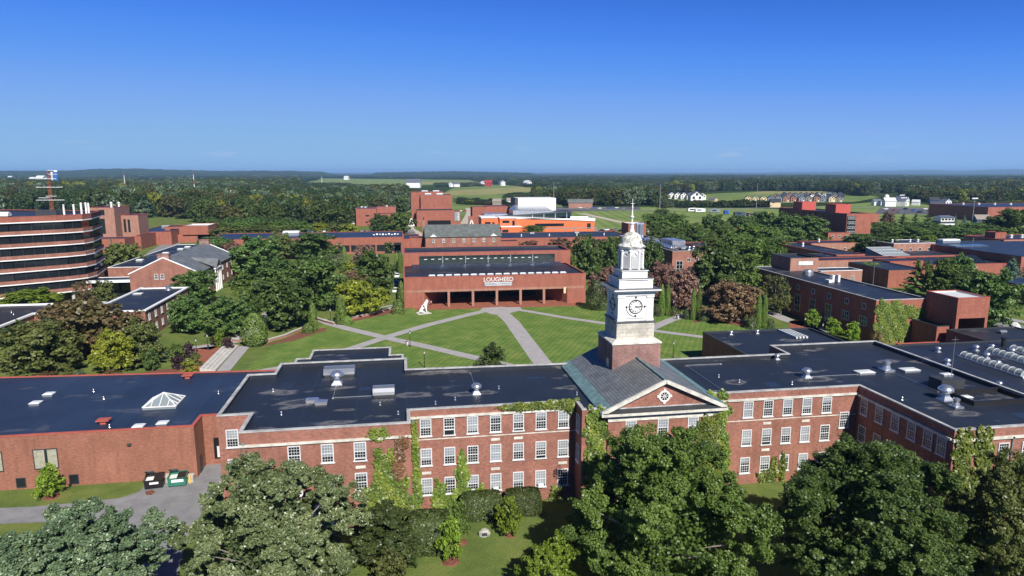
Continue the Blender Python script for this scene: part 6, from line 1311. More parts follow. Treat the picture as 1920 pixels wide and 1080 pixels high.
# ------------------------------------------------------------------ campus trees: kind, leaf colour, photo x, base y, top y, crown width, label
T = [
 ('round', 'leaf_dark', 482, 517, 445, 84, 'dark round tree just right of the gabled house roof'),
 ('round', 'leaf_pink', 434, 488, 455, 40, 'pinkish tree behind the slate roof of the gabled house'),
 ('broad', 'leaf_olive', 527, 486, 437, 46, 'olive-yellow tree between two dark trees left of the low blue roof'),
 ('broad', 'leaf_dark', 590, 484, 437, 88, 'wide dark tree in front of the left end of the blue-roofed range'),
 ('broad', 'leaf_dark', 598, 577, 474, 100, 'largest dark maple in the middle of the left grove'),
 ('round', 'leaf_dark', 531, 617, 524, 100, 'dark maple at the front of the left grove beside the path'),
 ('broad', 'leaf_dark', 525, 548, 490, 80, 'dark maple in the left grove behind the front maple'),
 ('broad', 'leaf_green', 464, 592, 540, 48, 'mid green tree left of the front maple of the grove'),
 ('round', 'leaf_dark', 430, 629, 560, 74, 'dark round tree above the brick plaza steps'),
 ('yewcone', 'leaf_arbor', 478, 648, 588, 46, 'bulky green yew cone at the lawn corner by the garden wall'),
 ('column', 'leaf_arbor', 588, 621, 569, 16, 'columnar arborvitae left of the lawn path gap'),
 ('shrub', 'leaf_arbor', 578, 624, 606, 22, 'round shrub at the foot of the arborvitae left of the path gap'),
 ('column', 'leaf_arbor', 640, 608, 553, 19, 'columnar arborvitae right of the lawn path gap'),
 ('shrub', 'leaf_arbor', 652, 608, 593, 20, 'round shrub at the foot of the arborvitae right of the path gap'),
 ('broad', 'leaf_yellow', 676, 592, 522, 76, 'yellow-green maple behind the curved garden wall'),
 ('round', 'leaf_rust', 668, 562, 508, 54, 'rust-red tree directly behind the yellow maple'),
 ('egg', 'leaf_dark', 703, 558, 470, 78, 'large dark egg-shaped tree left of the library'),
 ('broad', 'leaf_pink', 684, 502, 460, 46, 'pinkish brown tree behind the large egg-shaped tree'),
 ('bush', 'leaf_yellow', 651, 513, 491, 30, 'bright yellow bush in the gap left of the egg-shaped tree'),
 ('airy', 'leaf_pale', 630, 502, 476, 40, 'pale airy tree behind the bright yellow bush'),
 ('round', 'leaf_green', 703, 473, 447, 26, 'small round tree in front of the blue-roofed range windows'),
 ('round', 'leaf_green', 728, 474, 447, 26, 'small round tree nearest the doorways of the blue-roofed range'),
 ('bush', 'leaf_rust', 684, 472, 450, 26, 'small reddish tree left of two small green trees'),
 ('column', 'leaf_arbor', 646, 488, 463, 9, 'slender dark arborvitae on the strip of lawn behind the grove'),
 ('column', 'leaf_arbor', 744, 508, 474, 8, 'tall slender arborvitae at the rear left corner of the library'),
 ('column', 'leaf_arbor', 751, 512, 473, 9, 'second slender arborvitae touching the library rear corner'),
 ('column', 'leaf_arbor', 753, 577, 528, 14, 'columnar arborvitae at the front left corner of the library'),
 ('shrub', 'leaf_arbor', 747, 588, 562, 24, 'round shrub at the front left corner of the library'),
 ('broad', 'leaf_pink', 519, 484, 456, 22, 'bare pinkish sapling between the dark trees'),
 ('broad', 'leaf_dark', 405, 486, 442, 70, 'dark wide tree behind the gabled house'),
 ('bush', 'leaf_green', 462, 542, 510, 44, 'low green tree at the corner of the gabled house portico'),
 ('bush', 'leaf_yew', 442, 538, 521, 30, 'dark hedge bush beside the gabled house entrance walk'),
 ('round', 'leaf_dark', 367, 573, 507, 74, 'dense dark round tree hiding the right of the brick gable'),
 ('round', 'leaf_dark', 352, 624, 556, 66, 'dark tree on the lawn below the gable tree'),
 ('broad', 'leaf_lime', 62, 580, 543, 90, 'low yellow-green tree in front of the rounded office block'),
 ('airy', 'leaf_bronze', 160, 574, 526, 34, 'thin bronze tree at the corner of the office block'),
 ('round', 'leaf_olive', 197, 575, 527, 36, 'olive tree under the link canopy'),
 ('round', 'leaf_olive', 234, 517, 455, 62, 'round olive tree on the road bank behind the gabled house'),
 ('round', 'leaf_green', 197, 516, 482, 32, 'small lollipop tree between the road and the office block'),
 ('spruce', None, 211, 482, 447, 15, 'slim blue spruce in front of the low brick plant'),
 ('broad', 'leaf_olive', 80, 697, 603, 124, 'wide-spreading yellow-green tree on the left lawn'),
 ('broad', 'leaf_bronze', 165, 662, 558, 150, 'wide bronze-tinted tree in front of the classroom wing'),
 ('egg', 'leaf_yellow', 216, 698, 620, 64, 'bright yellow-green tree near the edge of the blue annex roof'),
 ('broad', 'leaf_olive', 268, 684, 604, 78, 'olive-yellow tree behind the bright yellow-green tree'),
 ('small', 'leaf_dark', 286, 695, 651, 30, 'small dark green tree right of the bright yellow-green tree'),
 ('bush', 'leaf_purple', 334, 690, 664, 26, 'purple bush at the left edge of the brick plaza'),
 ('bush', 'leaf_yellow', 355, 699, 674, 25, 'yellow bush at the plaza corner by the annex roof'),
 ('bush', 'leaf_purple', 356, 669, 642, 24, 'purple bush at the rear edge of the brick plaza'),
 ('small', 'leaf_green', 330, 674, 644, 32, 'small green tree left of the purple plaza bushes'),
 ('bush', 'leaf_lime', 413, 648, 621, 20, 'lime bush at the top of the stone steps'),
 ('bush', 'leaf_purple', 428, 654, 632, 22, 'purple bush right of the lime bush at the steps'),
 ('bush', 'leaf_purple', 403, 646, 629, 16, 'small purple bush left of the lime bush at the steps'),
 ('bush', 'leaf_olive', 366, 686, 661, 22, 'olive bush in the middle of the plaza bed'),
 ('bush', 'leaf_bronze', 85, 706, 695, 34, 'low brown flower clump behind the annex roof edge'),
 ('bush', 'leaf_olive', 130, 706, 688, 20, 'small spiky green clump behind the annex roof edge'),
 ('bush', 'leaf_greygreen', 150, 706, 694, 20, 'small silvery clump behind the annex roof edge'),
 ('bush', 'leaf_bronze', 212, 704, 691, 26, 'brown ground shrub under the bright yellow-green tree'),
 ('round', 'leaf_dark', 711, 436, 402, 34, 'dark tree in front of the gallery block'),
 ('round', 'leaf_green', 750, 438, 398, 44, 'round green tree left of the theatre path'),
 ('round', 'leaf_dark', 728, 438, 418, 26, 'low dark tree between the two theatre lawn trees'),
 ('broad', 'leaf_green', 1000, 440, 423, 40, 'bushy tree in front of the orange wall'),
 ('bush', 'leaf_rust', 990, 470, 448, 54, 'reddish shrub row left end behind the library'),
 ('bush', 'leaf_rust', 1048, 472, 447, 54, 'reddish shrub row right end behind the library'),
 ('round', 'leaf_dark', 1097, 524, 444, 56, 'dark tree at the right rear corner of the library'),
 ('round', 'leaf_dark', 1145, 522, 443, 52, 'dark tree left of the white belfry'),
 ('round', 'leaf_dark', 1222, 522, 452, 42, 'dark tree right of the white belfry'),
 ('bush', 'leaf_rust', 1120, 480, 450, 50, 'rusty tree tops behind the dark trees left of the belfry'),
 ('broad', 'leaf_pink', 1138, 556, 498, 50, 'pinkish crabapple left of the clock stage'),
 ('yewcone', 'leaf_yew', 1117, 580, 526, 36, 'dense green yew cone at the right end of the library'),
 ('shrub', 'leaf_yew', 1129, 581, 562, 22, 'small round shrub beside the library yew cone'),
 ('broad', 'leaf_pink', 1241, 560, 494, 54, 'pinkish crabapple right of the clock stage'),
 ('bush', 'leaf_yellow', 1265, 540, 516, 18, 'small yellow tree between two pinkish crabapples'),
 ('broad', 'leaf_pink', 1280, 580, 508, 54, 'pinkish brown crabapple behind the paired arborvitae'),
 ('broad', 'leaf_pink', 1295, 534, 497, 32, 'pinkish tree against the science building base'),
 ('egg', 'leaf_dark', 1342, 572, 454, 104, 'tallest dark oak right of the science building'),
 ('broad', 'leaf_green', 1396, 568, 496, 62, 'lighter green tree on the right flank of the tallest oak'),
 ('broad', 'leaf_rust', 1368, 602, 530, 90, 'wide rust-pink crabapple behind the right garden wall'),
 ('column', 'leaf_arbor', 1240, 592, 534, 11, 'left arborvitae of the pair nearest the tower'),
 ('column', 'leaf_arbor', 1251, 592, 534, 11, 'right arborvitae of the pair nearest the tower'),
 ('shrub', 'leaf_yew', 1232, 592, 571, 18, 'low shrub left of the pair of arborvitae by the tower'),
 ('shrub', 'leaf_yew', 1263, 592, 575, 18, 'low shrub right of the pair of arborvitae by the tower'),
 ('column', 'leaf_arbor', 1299, 600, 542, 10, 'left arborvitae of the middle pair behind the lawn'),
 ('column', 'leaf_arbor', 1309, 600, 542, 10, 'right arborvitae of the middle pair behind the lawn'),
 ('shrub', 'leaf_yew', 1319, 602, 582, 20, 'low shrub right of the middle arborvitae pair'),
 ('shrub', 'leaf_yew', 1287, 598, 580, 16, 'low shrub left of the middle arborvitae pair'),
 ('column', 'leaf_arbor', 1421, 616, 553, 11, 'left arborvitae of the right-hand pair by the arts building'),
 ('column', 'leaf_arbor', 1432, 616, 554, 11, 'right arborvitae of the right-hand pair by the arts building'),
 ('shrub', 'leaf_yew', 1409, 616, 594, 22, 'low shrub left of the right-hand arborvitae pair'),
 ('shrub', 'leaf_yew', 1443, 616, 598, 18, 'low shrub right of the right-hand arborvitae pair'),
 ('airy', 'leaf_olive', 1451, 592, 517, 48, 'airy olive tree against the dark arts building'),
 ('airy', 'leaf_olive', 1464, 592, 546, 36, 'lower airy olive tree against the dark arts building'),
 ('broad', 'leaf_green', 1420, 520, 443, 80, 'broad green tree left of the arts building head house'),
 ('broad', 'leaf_green', 1378, 500, 438, 60, 'green tree behind the tallest oak'),
 ('round', 'leaf_green', 1346, 472, 425, 56, 'round yellowish tree right of the science ducts'),
 ('broad', 'leaf_green', 1300, 458, 420, 62, 'tree in the belt left of the round yellowish tree'),
 ('broad', 'leaf_green', 1262, 444, 400, 56, 'tree in the belt right behind the brick cube'),
 ('round', 'leaf_green', 1225, 428, 400, 40, 'tree at the left end of the belt above the brick cube'),
 ('round', 'leaf_dark', 1241, 414, 391, 26, 'round dark tree standing out above the belt'),
 ('pine', None, 1264, 416, 397, 20, 'small pine beside the round dark tree above the belt'),
 ('round', 'leaf_dark', 1337, 443, 404, 50, 'dark tree left of the sports field fence'),
 ('round', 'leaf_dark', 1385, 442, 404, 44, 'dark tree in the middle of the sports field belt'),
 ('broad', 'leaf_dark', 1428, 438, 398, 54, 'dark tree at the right end of the sports field belt'),
 ('broad', 'leaf_green', 1400, 474, 420, 62, 'green tree in the belt behind the broad green tree'),
 ('broad', 'leaf_green', 1444, 472, 424, 56, 'green tree left of the residence hall belt'),
 ('broad', 'leaf_dark', 1474, 456, 402, 60, 'dark tree covering the left of the residence hall'),
 ('broad', 'leaf_dark', 1517, 454, 405, 56, 'dark tree in front of the middle of the residence hall'),
 ('broad', 'leaf_green', 1552, 455, 436, 40, 'low tree at the foot of the residence hall'),
 ('pine', None, 1637, 430, 403, 40, 'dark pine right of the residence hall'),
 ('egg', 'leaf_rust', 1664, 422, 397, 20, 'small orange-tinted tree behind the right-hand pines'),
 ('pine', None, 1692, 428, 402, 36, 'pine behind the hedge belt, left of three'),
 ('pine', None, 1715, 428, 402, 36, 'pine behind the hedge belt, middle of three'),
 ('pine', None, 1738, 428, 402, 36, 'pine behind the hedge belt, right of three beside the white pavilion'),
 ('broad', 'leaf_green', 1660, 450, 424, 56, 'tree in the right belt nearest the residence hall'),
 ('broad', 'leaf_green', 1705, 450, 424, 56, 'tree in the right belt below the pines'),
 ('broad', 'leaf_green', 1750, 451, 425, 56, 'tree in the right belt below the white pavilion'),
 ('broad', 'leaf_green', 1792, 451, 427, 52, 'tree in the right belt below the small spruces'),
 ('broad', 'leaf_green', 1830, 451, 429, 46, 'tree in the right belt below the grey house'),
 ('broad', 'leaf_dark', 1612, 478, 436, 66, 'dark tree over the end of the dormitory wing'),
 ('broad', 'leaf_dark', 1652, 486, 444, 76, 'dark wide tree left of the brick dormitory'),
 ('bush', 'leaf_olive', 1598, 480, 458, 40, 'low olive tree in front of the dormitory wing windows'),
 ('small', 'leaf_lime', 1741, 480, 440, 30, 'light green tree against the gymnasium wall'),
 ('small', 'leaf_olive', 1735, 486, 463, 26, 'small olive tree at the corner of the gymnasium'),
 ('broad', 'leaf_green', 1896, 444, 392, 66, 'large mid green tree in front of the sports arena'),
 ('round', 'leaf_dark', 1868, 442, 406, 44, 'dark tree left of the large tree at the sports arena'),
 ('spruce', None, 1790, 424, 403, 14, 'small spruce right of the white pavilion'), ('spruce', None, 1807, 424, 403, 14, 'small spruce nearest the tall light pole'),
 ('pine', None, 1716, 554, 490, 76, 'brownish pine left of the arts building roof end'),
 ('egg', 'leaf_green', 1766, 558, 485, 66, 'green tree behind the box tower roof'),
 ('egg', 'leaf_dark', 1795, 558, 480, 52, 'pointed dark tree behind the box tower roof'),
 ('broad', 'leaf_dark', 1822, 588, 502, 80, 'dark tree behind the right of the box tower'),
 ('broad', 'leaf_dark', 1852, 614, 511, 94, 'large dark tree right of the box tower'),
 ('spruce', None, 1893, 532, 481, 58, 'broad dark spruce in front of the gymnasium end'), ('spruce', None, 1925, 530, 488, 50, 'dark spruce cut by the right edge'),
 ('small', 'leaf_lime', 1525, 614, 580, 27, 'left of three lime saplings by the arts building'),
 ('small', 'leaf_lime', 1562, 629, 596, 27, 'middle of three lime saplings by the arts building'),
 ('small', 'leaf_lime', 1598, 641, 603, 28, 'right of three lime saplings by the arts building'),
 ('bush', 'leaf_olive', 1524, 634, 620, 22, 'low bush among the lime saplings'), ('bush', 'leaf_bronze', 1643, 648, 620, 26, 'brown bush at the foot of the ivy wall'),
 ('bush', 'leaf_lime', 1762, 646, 634, 18, 'small lime bush on the link terrace'),
 ('airy', 'leaf_lime', 1632, 528, 492, 36, 'light green tree in the studio yard'),
 ('spruce', None, 1503, 482, 457, 15, 'small spruce in front of the dormitory wing'),
 ('bush', 'leaf_yellow', 1655, 506, 488, 18, 'yellow-green ivy bush at the student centre corner'),
 ('bush', 'leaf_yew', 922, 700, 645, 54, 'dark evergreen bush rising behind the hall parapet'),
]
for r in T: px_tree(*r)
# nothing tells these apart: belt trees between the named ones
r_ = random.Random(3)
for i in range(16):
    x = 1230+i*15; px_tree('broad', 'leaf_green' if i % 3 else 'leaf_dark', x, 452+(i % 4)*9+r_.uniform(-3, 3), 420+(i % 4)*7+r_.uniform(-3, 3), 44, 'leafy tree packed in the belt below the sports field', 'trees in the belt below the sports field')
for i in range(12):
    x = 1590+i*26; px_tree('broad', 'leaf_green' if i % 2 else 'leaf_dark', x, 442+(i % 3)*5+r_.uniform(-2, 2), 416+(i % 3)*6, 54, 'leafy tree packed in the belt right of the residence hall', 'trees in the belt right of the residence hall')
for i in range(14):
    x = 395+i*13+r_.uniform(-6, 6); px_tree('broad', ('leaf_dark', 'leaf_green', 'leaf_olive')[i % 3], x, 436+(i % 3)*10+r_.uniform(-4, 4), 406+(i % 3)*10, 46, 'leafy tree in the thicket above the left grove', 'trees in the thicket above the left grove')
for i in range(12):
    x = 430+i*17+r_.uniform(-6, 6); px_tree('bush', ('leaf_green', 'leaf_olive', 'leaf_yellow')[i % 3], x+40, 434+r_.uniform(-3, 2), 418, 34, 'leafy bush lining the parking lot behind the blue-roofed range', 'bushes lining the rear parking lot')

# ------------------------------------------------------------------ woods
def inpoly(x, y, P):
    c = False; n = len(P)
    for i in range(n):
        (x1, y1), (x2, y2) = P[i-1], P[i]
        if (y1 > y) != (y2 > y) and x < (x2-x1)*(y-y1)/(y2-y1)+x1: c = not c
    return c
WOODS = [[(-160, 330), (600, 330), (596, 337), (556, 347), (700, 350), (745, 358), (772, 372), (766, 398), (740, 396), (664, 398), (656, 424), (640, 431), (560, 429), (480, 433), (400, 424), (330, 407), (250, 410), (250, 396), (160, 402), (-160, 405)],
         [(600, 329), (2120, 329), (2120, 384), (1780, 383), (1700, 375), (1600, 367), (1560, 359), (1400, 357), (1240, 362), (1240, 386), (1090, 386), (1080, 377), (1040, 366), (985, 350), (905, 343), (880, 336), (600, 333.5)],
         [(960, 366), (1090, 376), (1090, 389), (1050, 383), (950, 372)], [(800, 346), (905, 345), (905, 350), (800, 351)], [(1240, 384), (1340, 386), (1440, 384), (1440, 389), (1240, 390)], [(860, 376), (960, 380), (960, 386), (870, 384)]]
CLEAR = [[(985, 352), (1060, 349), (1112, 352), (1112, 364), (1030, 368)], [(1130, 352), (1235, 349), (1240, 362), (1150, 366)], [(640, 334), (900, 336), (905, 343), (690, 347)], [(1480, 338), (1640, 336), (1650, 346), (1500, 348)], [(250, 336), (430, 335), (432, 345), (260, 346)], [(1300, 342), (1410, 341), (1412, 351), (1310, 353)], [(735, 340), (815, 340), (820, 354), (735, 354)], [(1630, 362), (1700, 362), (1700, 386), (1630, 386)], [(60, 332), (180, 332), (180, 338), (60, 338)]]
rw = random.Random(21); pts = []
r = 300.0
while r < 6000:
    s = max(11.5, r*0.0064); a = -0.72
    while a < 0.72:
        rr_ = r+rw.uniform(-0.5, 0.5)*s; aa = a+YAW+rw.uniform(-0.4, 0.4)*s/r; x, y = rr_*math.sin(aa), rr_*math.cos(aa)
        px, py = proj(x, y, 0); a += s/r
        if not (-90 < px < 2010): continue
        if not any(inpoly(px, py, P) for P in WOODS) or any(inpoly(px, py, P) for P in CLEAR): continue
        nz = math.sin(x*0.006+1.3)*math.cos(y*0.0035+x*0.002)+0.6*math.sin(x*0.017-y*0.008)
        if r > 900 and nz > 0.95: continue
        pts.append((rr_, x, y, s, px, py))
    r += s*0.92
pts.sort()
WK = {}
for key, kind, i, mat in (('a', 'round', 0, 'leaf_wood'), ('b', 'broad', 0, 'leaf_wood_light'), ('c', 'broad', 1, 'leaf_wood_olive'), ('d', 'egg', 0, 'leaf_wood'), ('e', 'spruce', 0, 'leaf_spruce'), ('f', 'round', 1, 'leaf_wood_light'), ('g', 'broad', 2, 'leaf_greygreen'), ('h', 'egg', 1, 'leaf_wood_olive'), ('i', 'round', 0, 'leaf_greygreen'), ('j', 'broad', 0, 'leaf_yellow')):
    if kind == 'spruce': me = spruce_mesh('crown', 'leaf_wood', 12, 8, 0.065, 0.2)
    else: me, _ = crown('crown', {'round': 'round', 'broad': 'broad', 'egg': 'egg'}[kind], mat, clumps=40, leaves=2800, size=0.054, sub=4, cr=(0.10, 0.17), z0=0.1)
    WK[key] = (me, stem_mesh(0.4, 0.03))
KEYS = 'abcdefghabfdabdbficdabfiabj'
WLAB = {'a': 'dark round tree in the dense woods behind the campus', 'b': 'green spreading tree in the dense woods behind the campus', 'c': 'olive spreading tree in the dense woods behind the campus', 'd': 'dark tall tree in the dense woods behind the campus',
        'e': 'dark conifer in the dense woods behind the campus', 'f': 'green round tree in the dense woods behind the campus', 'g': 'grey-green tree in the dense woods behind the campus', 'i': 'pale green willowy tree in the dense woods behind the campus', 'j': 'yellowing tree in the dense woods behind the campus', 'h': 'tall olive tree in the dense woods behind the campus'}
near, far, FIRST = [], [], {}
for p in pts: (near if len(near) < 150 else far).append(p)
for d, x, y, s, px, py in near:
    k = rw.choice(KEYS); wd = rw.uniform(12, 18); h = rw.uniform(13, 20) if k != 'e' else rw.uniform(16, 23)
    t = thing('conifer_tree' if k == 'e' else 'leafy_tree', WLAB[k], 'tree', (x, y, 0), rw.uniform(0, 6.28), WLAB[k].replace(' tree in', ' trees in').replace(' conifer in', ' conifers in'))
    if k == 'e': wd *= 0.6
    t.scale = (wd, wd, h)
    for nm, me in zip(('crown', 'trunk'), WK[k]):
        o = bpy.data.objects.new(nm, me); COL.objects.link(o); o.parent = t
        if nm == 'crown': FIRST.setdefault(k, o)
# the far woods read as one mass: points carrying instances of the same tree crowns
me = bpy.data.meshes.new('far_woods'); me.vertices.add(len(far)); me.vertices.foreach_set('co', np.array([(x, y, -0.2) for d, x, y, s, px, py in far], np.float32).reshape(-1))
ks = sorted(FIRST); STANDS = ('abdabfd', 'bfcbfcg', 'eedeaed', 'cgbicgf', 'abfjhbc')
def stand(x, y): return (math.sin(x*0.0041+0.7)+math.sin(y*0.0027-x*0.0016+2.1)+math.sin(x*0.011+y*0.006)*0.6)
def pick(x, y):
    q = STANDS[int((stand(x, y)+2.6)*1.9) % 5]; k = rw.choice(q) if rw.random() < 0.8 else rw.choice(KEYS)
    return k if k in FIRST else 'a' if 'a' in FIRST else next(iter(FIRST))
kk = [pick(q[1], q[2]) for q in far]
me.attributes.new('kind', 'INT', 'POINT').data.foreach_set('value', np.array([ks.index(q) for q in kk], np.int32))
hh = np.array([rw.uniform(12, 20)*(1+0.22*math.sin(x*0.009+1)*math.sin(y*0.006))*(0.35 if (790 < px < 1000 and py > 344) or (px > 1235 and py > 381) else 0.5 if 560 < px < 1260 and py < 368 else 1.0 if d < 2500 else 0.75) for d, x, y, s, px, py in far]); ww = np.array([s*rw.uniform(1.15, 1.6)*(0.65 if q == 'e' else 1) for (d, x, y, s, px, py), q in zip(far, kk)])
me.attributes.new('scl', 'FLOAT_VECTOR', 'POINT').data.foreach_set('vector', np.stack([ww, ww, hh], 1).astype(np.float32).reshape(-1))
me.attributes.new('rot', 'FLOAT_VECTOR', 'POINT').data.foreach_set('vector', np.stack([0*ww, 0*ww, RNG.uniform(0, 6.28, len(ww))], 1).astype(np.float32).reshape(-1))
fw = bpy.data.objects.new('far_woods', me); COL.objects.link(fw); tag(fw, 'far-off leafy woods stretching to the horizon', 'woods', None, 'stuff')
ng = bpy.data.node_groups.new('woods', 'GeometryNodeTree'); ng.interface.new_socket('Geometry', in_out='INPUT', socket_type='NodeSocketGeometry'); ng.interface.new_socket('Geometry', in_out='OUTPUT', socket_type='NodeSocketGeometry')
N_ = ng.nodes.new; gi, go, jn = N_('NodeGroupInput'), N_('NodeGroupOutput'), N_('GeometryNodeJoinGeometry')
def attr(nm, dt): a = N_('GeometryNodeInputNamedAttribute'); a.data_type = dt; a.inputs['Name'].default_value = nm; return [o for o in a.outputs if o.enabled][0]
ak, as_, ar_ = attr('kind', 'INT'), attr('scl', 'FLOAT_VECTOR'), attr('rot', 'FLOAT_VECTOR')
for i, q in enumerate(ks):
    oi = N_('GeometryNodeObjectInfo'); oi.inputs['Object'].default_value = FIRST[q]; oi.transform_space = 'ORIGINAL'
    cp = N_('FunctionNodeCompare'); cp.data_type = 'INT'; cp.operation = 'EQUAL'
    ia = [s_ for s_ in cp.inputs if s_.enabled]; ng.links.new(ak, ia[0]); ia[1].default_value = i
    ip = N_('GeometryNodeInstanceOnPoints'); ng.links.new(gi.outputs[0], ip.inputs['Points']); ng.links.new(cp.outputs[0], ip.inputs['Selection']); ng.links.new(oi.outputs['Geometry'], ip.inputs['Instance'])
    ng.links.new(as_, ip.inputs['Scale']); ng.links.new(ar_, ip.inputs['Rotation']); ng.links.new(ip.outputs[0], jn.inputs[0])
ng.links.new(jn.outputs[0], go.inputs[0]); md_ = fw.modifiers.new('woods', 'NODES'); md_.node_group = ng
print('woods', len(near), len(far))
# ------------------------------------------------------------------ statue, people, street furniture
def skin_mesh(name, verts, edges, radii, mat, subdiv=2, root=0):
    me = bpy.data.meshes.new(name); me.from_pydata(verts, edges, []); me.materials.append(MATS[mat])
    o = bpy.data.objects.new(name, me); COL.objects.link(o); o.modifiers.new('skin', 'SKIN')
    sl_ = me.skin_vertices[0].data if me.skin_vertices else None
    if sl_ is None:
        bpy.context.view_layer.objects.active = o; me.attributes; bpy.ops.mesh.customdata_skin_add(); sl_ = me.skin_vertices[0].data
    for i, r in enumerate(radii): sl_[i].radius = (r, r)
    sl_[root].use_root = True; s = o.modifiers.new('sub', 'SUBSURF'); s.levels = s.render_levels = subdiv
    dg = bpy.context.evaluated_depsgraph_get(); dg.update(); m2 = bpy.data.meshes.new_from_object(o.evaluated_get(dg)); m2.name = name
    bpy.data.objects.remove(o); m2.materials.clear(); m2.materials.append(MATS[mat]); m2.polygons.foreach_set('use_smooth', [True]*len(m2.polygons)); return m2
def add(name, me, parent): o = bpy.data.objects.new(name, me); COL.objects.link(o); o.parent = parent; return o
c = at(794, 588)
lion = thing('lion_statue', 'white statue of a seated lion on a pale slab in front of the library', 'statue', c, R(20)); lion.scale = (0.92, 0.92, 0.95)
mb = MB(); mb.box(-2.2, -1.3, -0.05, 2.2, 1.3, 0.22); add('slab', mb.mesh('slab', 'concrete'), lion)
V_ = [(-0.9, 0, 1.0), (-0.1, 0, 1.9), (0.6, 0, 2.7), (0.95, 0, 3.4), (1.25, 0, 3.85), (1.65, 0, 3.7), (0.75, 0.42, 1.6), (0.95, 0.45, 0.35), (1.25, 0.45, 0.28), (0.75, -0.42, 1.6), (0.95, -0.45, 0.35), (1.25, -0.45, 0.28),
      (-0.75, 0.6, 0.85), (0.1, 0.72, 0.5), (0.45, 0.72, 0.3), (-0.75, -0.6, 0.85), (0.1, -0.72, 0.5), (0.45, -0.72, 0.3), (-1.5, 0, 0.5), (-2.0, 0.3, 0.35), (-1.9, 0.9, 0.32), (1.05, 0.3, 4.2), (1.05, -0.3, 4.2)]
E_ = [(0, 1), (1, 2), (2, 3), (3, 4), (4, 5), (2, 6), (6, 7), (7, 8), (2, 9), (9, 10), (10, 11), (0, 12), (12, 13), (13, 14), (0, 15), (15, 16), (16, 17), (0, 18), (18, 19), (19, 20), (4, 21), (4, 22)]
Q_ = [0.62, 0.50, 0.48, 0.46, 0.38, 0.22, 0.22, 0.15, 0.14, 0.22, 0.15, 0.14, 0.40, 0.2, 0.15, 0.40, 0.2, 0.15, 0.12, 0.08, 0.11, 0.08, 0.08]
add('lion', skin_mesh('lion', V_, E_, Q_, 'white_stone'), lion)

def person(label, base, rz, shirt, trousers, stride=0.25, h=1.75):
    """one skinned body with head, hands and five fingers a hand; hair and clothes are its children"""
    p = thing('person', label, 'person', base, rz); k = h/1.75; p.scale = (k, k, k); s = stride
    V = [(0, 0, 0.96), (0, 0, 1.18), (0, 0.01, 1.40), (0, 0, 1.50), (0, -0.015, 1.60), (0, -0.02, 1.70)]; E = [(0, 1), (1, 2), (2, 3), (3, 4), (4, 5)]; Q = [0.145, 0.125, 0.145, 0.055, 0.085, 0.075]
    def chain(a, pts, rs):
        for q, r in zip(pts, rs): V.append(q); Q.append(r); E.append((a, len(V)-1)); a = len(V)-1
        return a
    for sx in (-1, 1):
        f = s*sx
        chain(0, [(0.1*sx, 0, 0.90), (0.1*sx, -f*0.6, 0.50), (0.1*sx, -f*0.7+max(0, -f)*0.3, 0.09), (0.1*sx, -f*0.7-0.13, 0.04)], [0.095, 0.062, 0.042, 0.036])
        w_ = chain(2, [(0.19*sx, 0, 1.40), (0.24*sx, f*0.3, 1.13), (0.24*sx, f*0.9-0.05, 0.88), (0.24*sx, f*1.0-0.07, 0.80)], [0.058, 0.042, 0.030, 0.026])
        b = V[w_]
        for j in range(4): o_ = (j-1.5)*0.019; chain(w_, [(b[0], b[1]+o_, b[2]-0.05), (b[0]-0.012*sx, b[1]+o_*1.05, b[2]-0.085+abs(j-1.3)*0.007)], [0.009, 0.007])
        chain(w_, [(b[0]-0.02*sx, b[1]-0.04, b[2]-0.01), (b[0]-0.03*sx, b[1]-0.055, b[2]-0.04)], [0.010, 0.008])
    V.append((0, -0.105, 1.615)); Q.append(0.014); E.append((4, len(V)-1))
    add('body', skin_mesh('body', V, E, Q, 'skin', 1), p)
    add('shirt', skin_mesh('shirt', [(0, 0, 0.94), (0, 0, 1.18), (0, 0.01, 1.42), (-0.2, 0, 1.40), (-0.245, -s*0.3, 1.14), (0.2, 0, 1.40), (0.245, s*0.3, 1.14)], [(0, 1), (1, 2), (2, 3), (3, 4), (2, 5), (5, 6)], [0.17, 0.15, 0.165, 0.08, 0.062, 0.08, 0.062], shirt, 1), p)
    tv, te, tr = [(0, 0, 0.95)], [], [0.165]
    for sx in (-1, 1):
        f = s*sx; n0 = len(tv); tv += [(0.1*sx, 0, 0.88), (0.1*sx, -f*0.6, 0.50), (0.1*sx, -f*0.7+max(0, -f)*0.3, 0.13)]; te += [(0, n0), (n0, n0+1), (n0+1, n0+2)]; tr += [0.115, 0.08, 0.062]
    add('trousers', skin_mesh('trousers', tv, te, tr, trousers, 1), p)
    mb = MB(); mb.lathe([(0.098, 1.60), (0.104, 1.67), (0.085, 1.74), (0.03, 1.775)], 0, 0.012, 10); add('hair', mb.mesh('hair', 'hair'), p)
    return p
person('person in a white shirt and dark trousers walking beside the lion statue', at(808.5, 573.5), R(-80), 'cloth_white', 'cloth_dark')
person('person in white standing at a porch column of the library', at(928.5, 569.5), R(30), 'cloth_white', 'cloth_dark', 0.1)
person('person in a blue shirt walking on the path by the arborvitae', at(1271.5, 599.5), R(150), 'cloth_blue', 'cloth_white')
person('person in dark clothes beside the walker in blue', at(1268.5, 598.5), R(170), 'cloth_dark', 'cloth_dark', 0.2)
person('person in dark clothes sitting by the crossing lamp post on the lawn path', at(763, 649), R(40), 'cloth_dark', 'cloth_white', 0.15, 1.6)

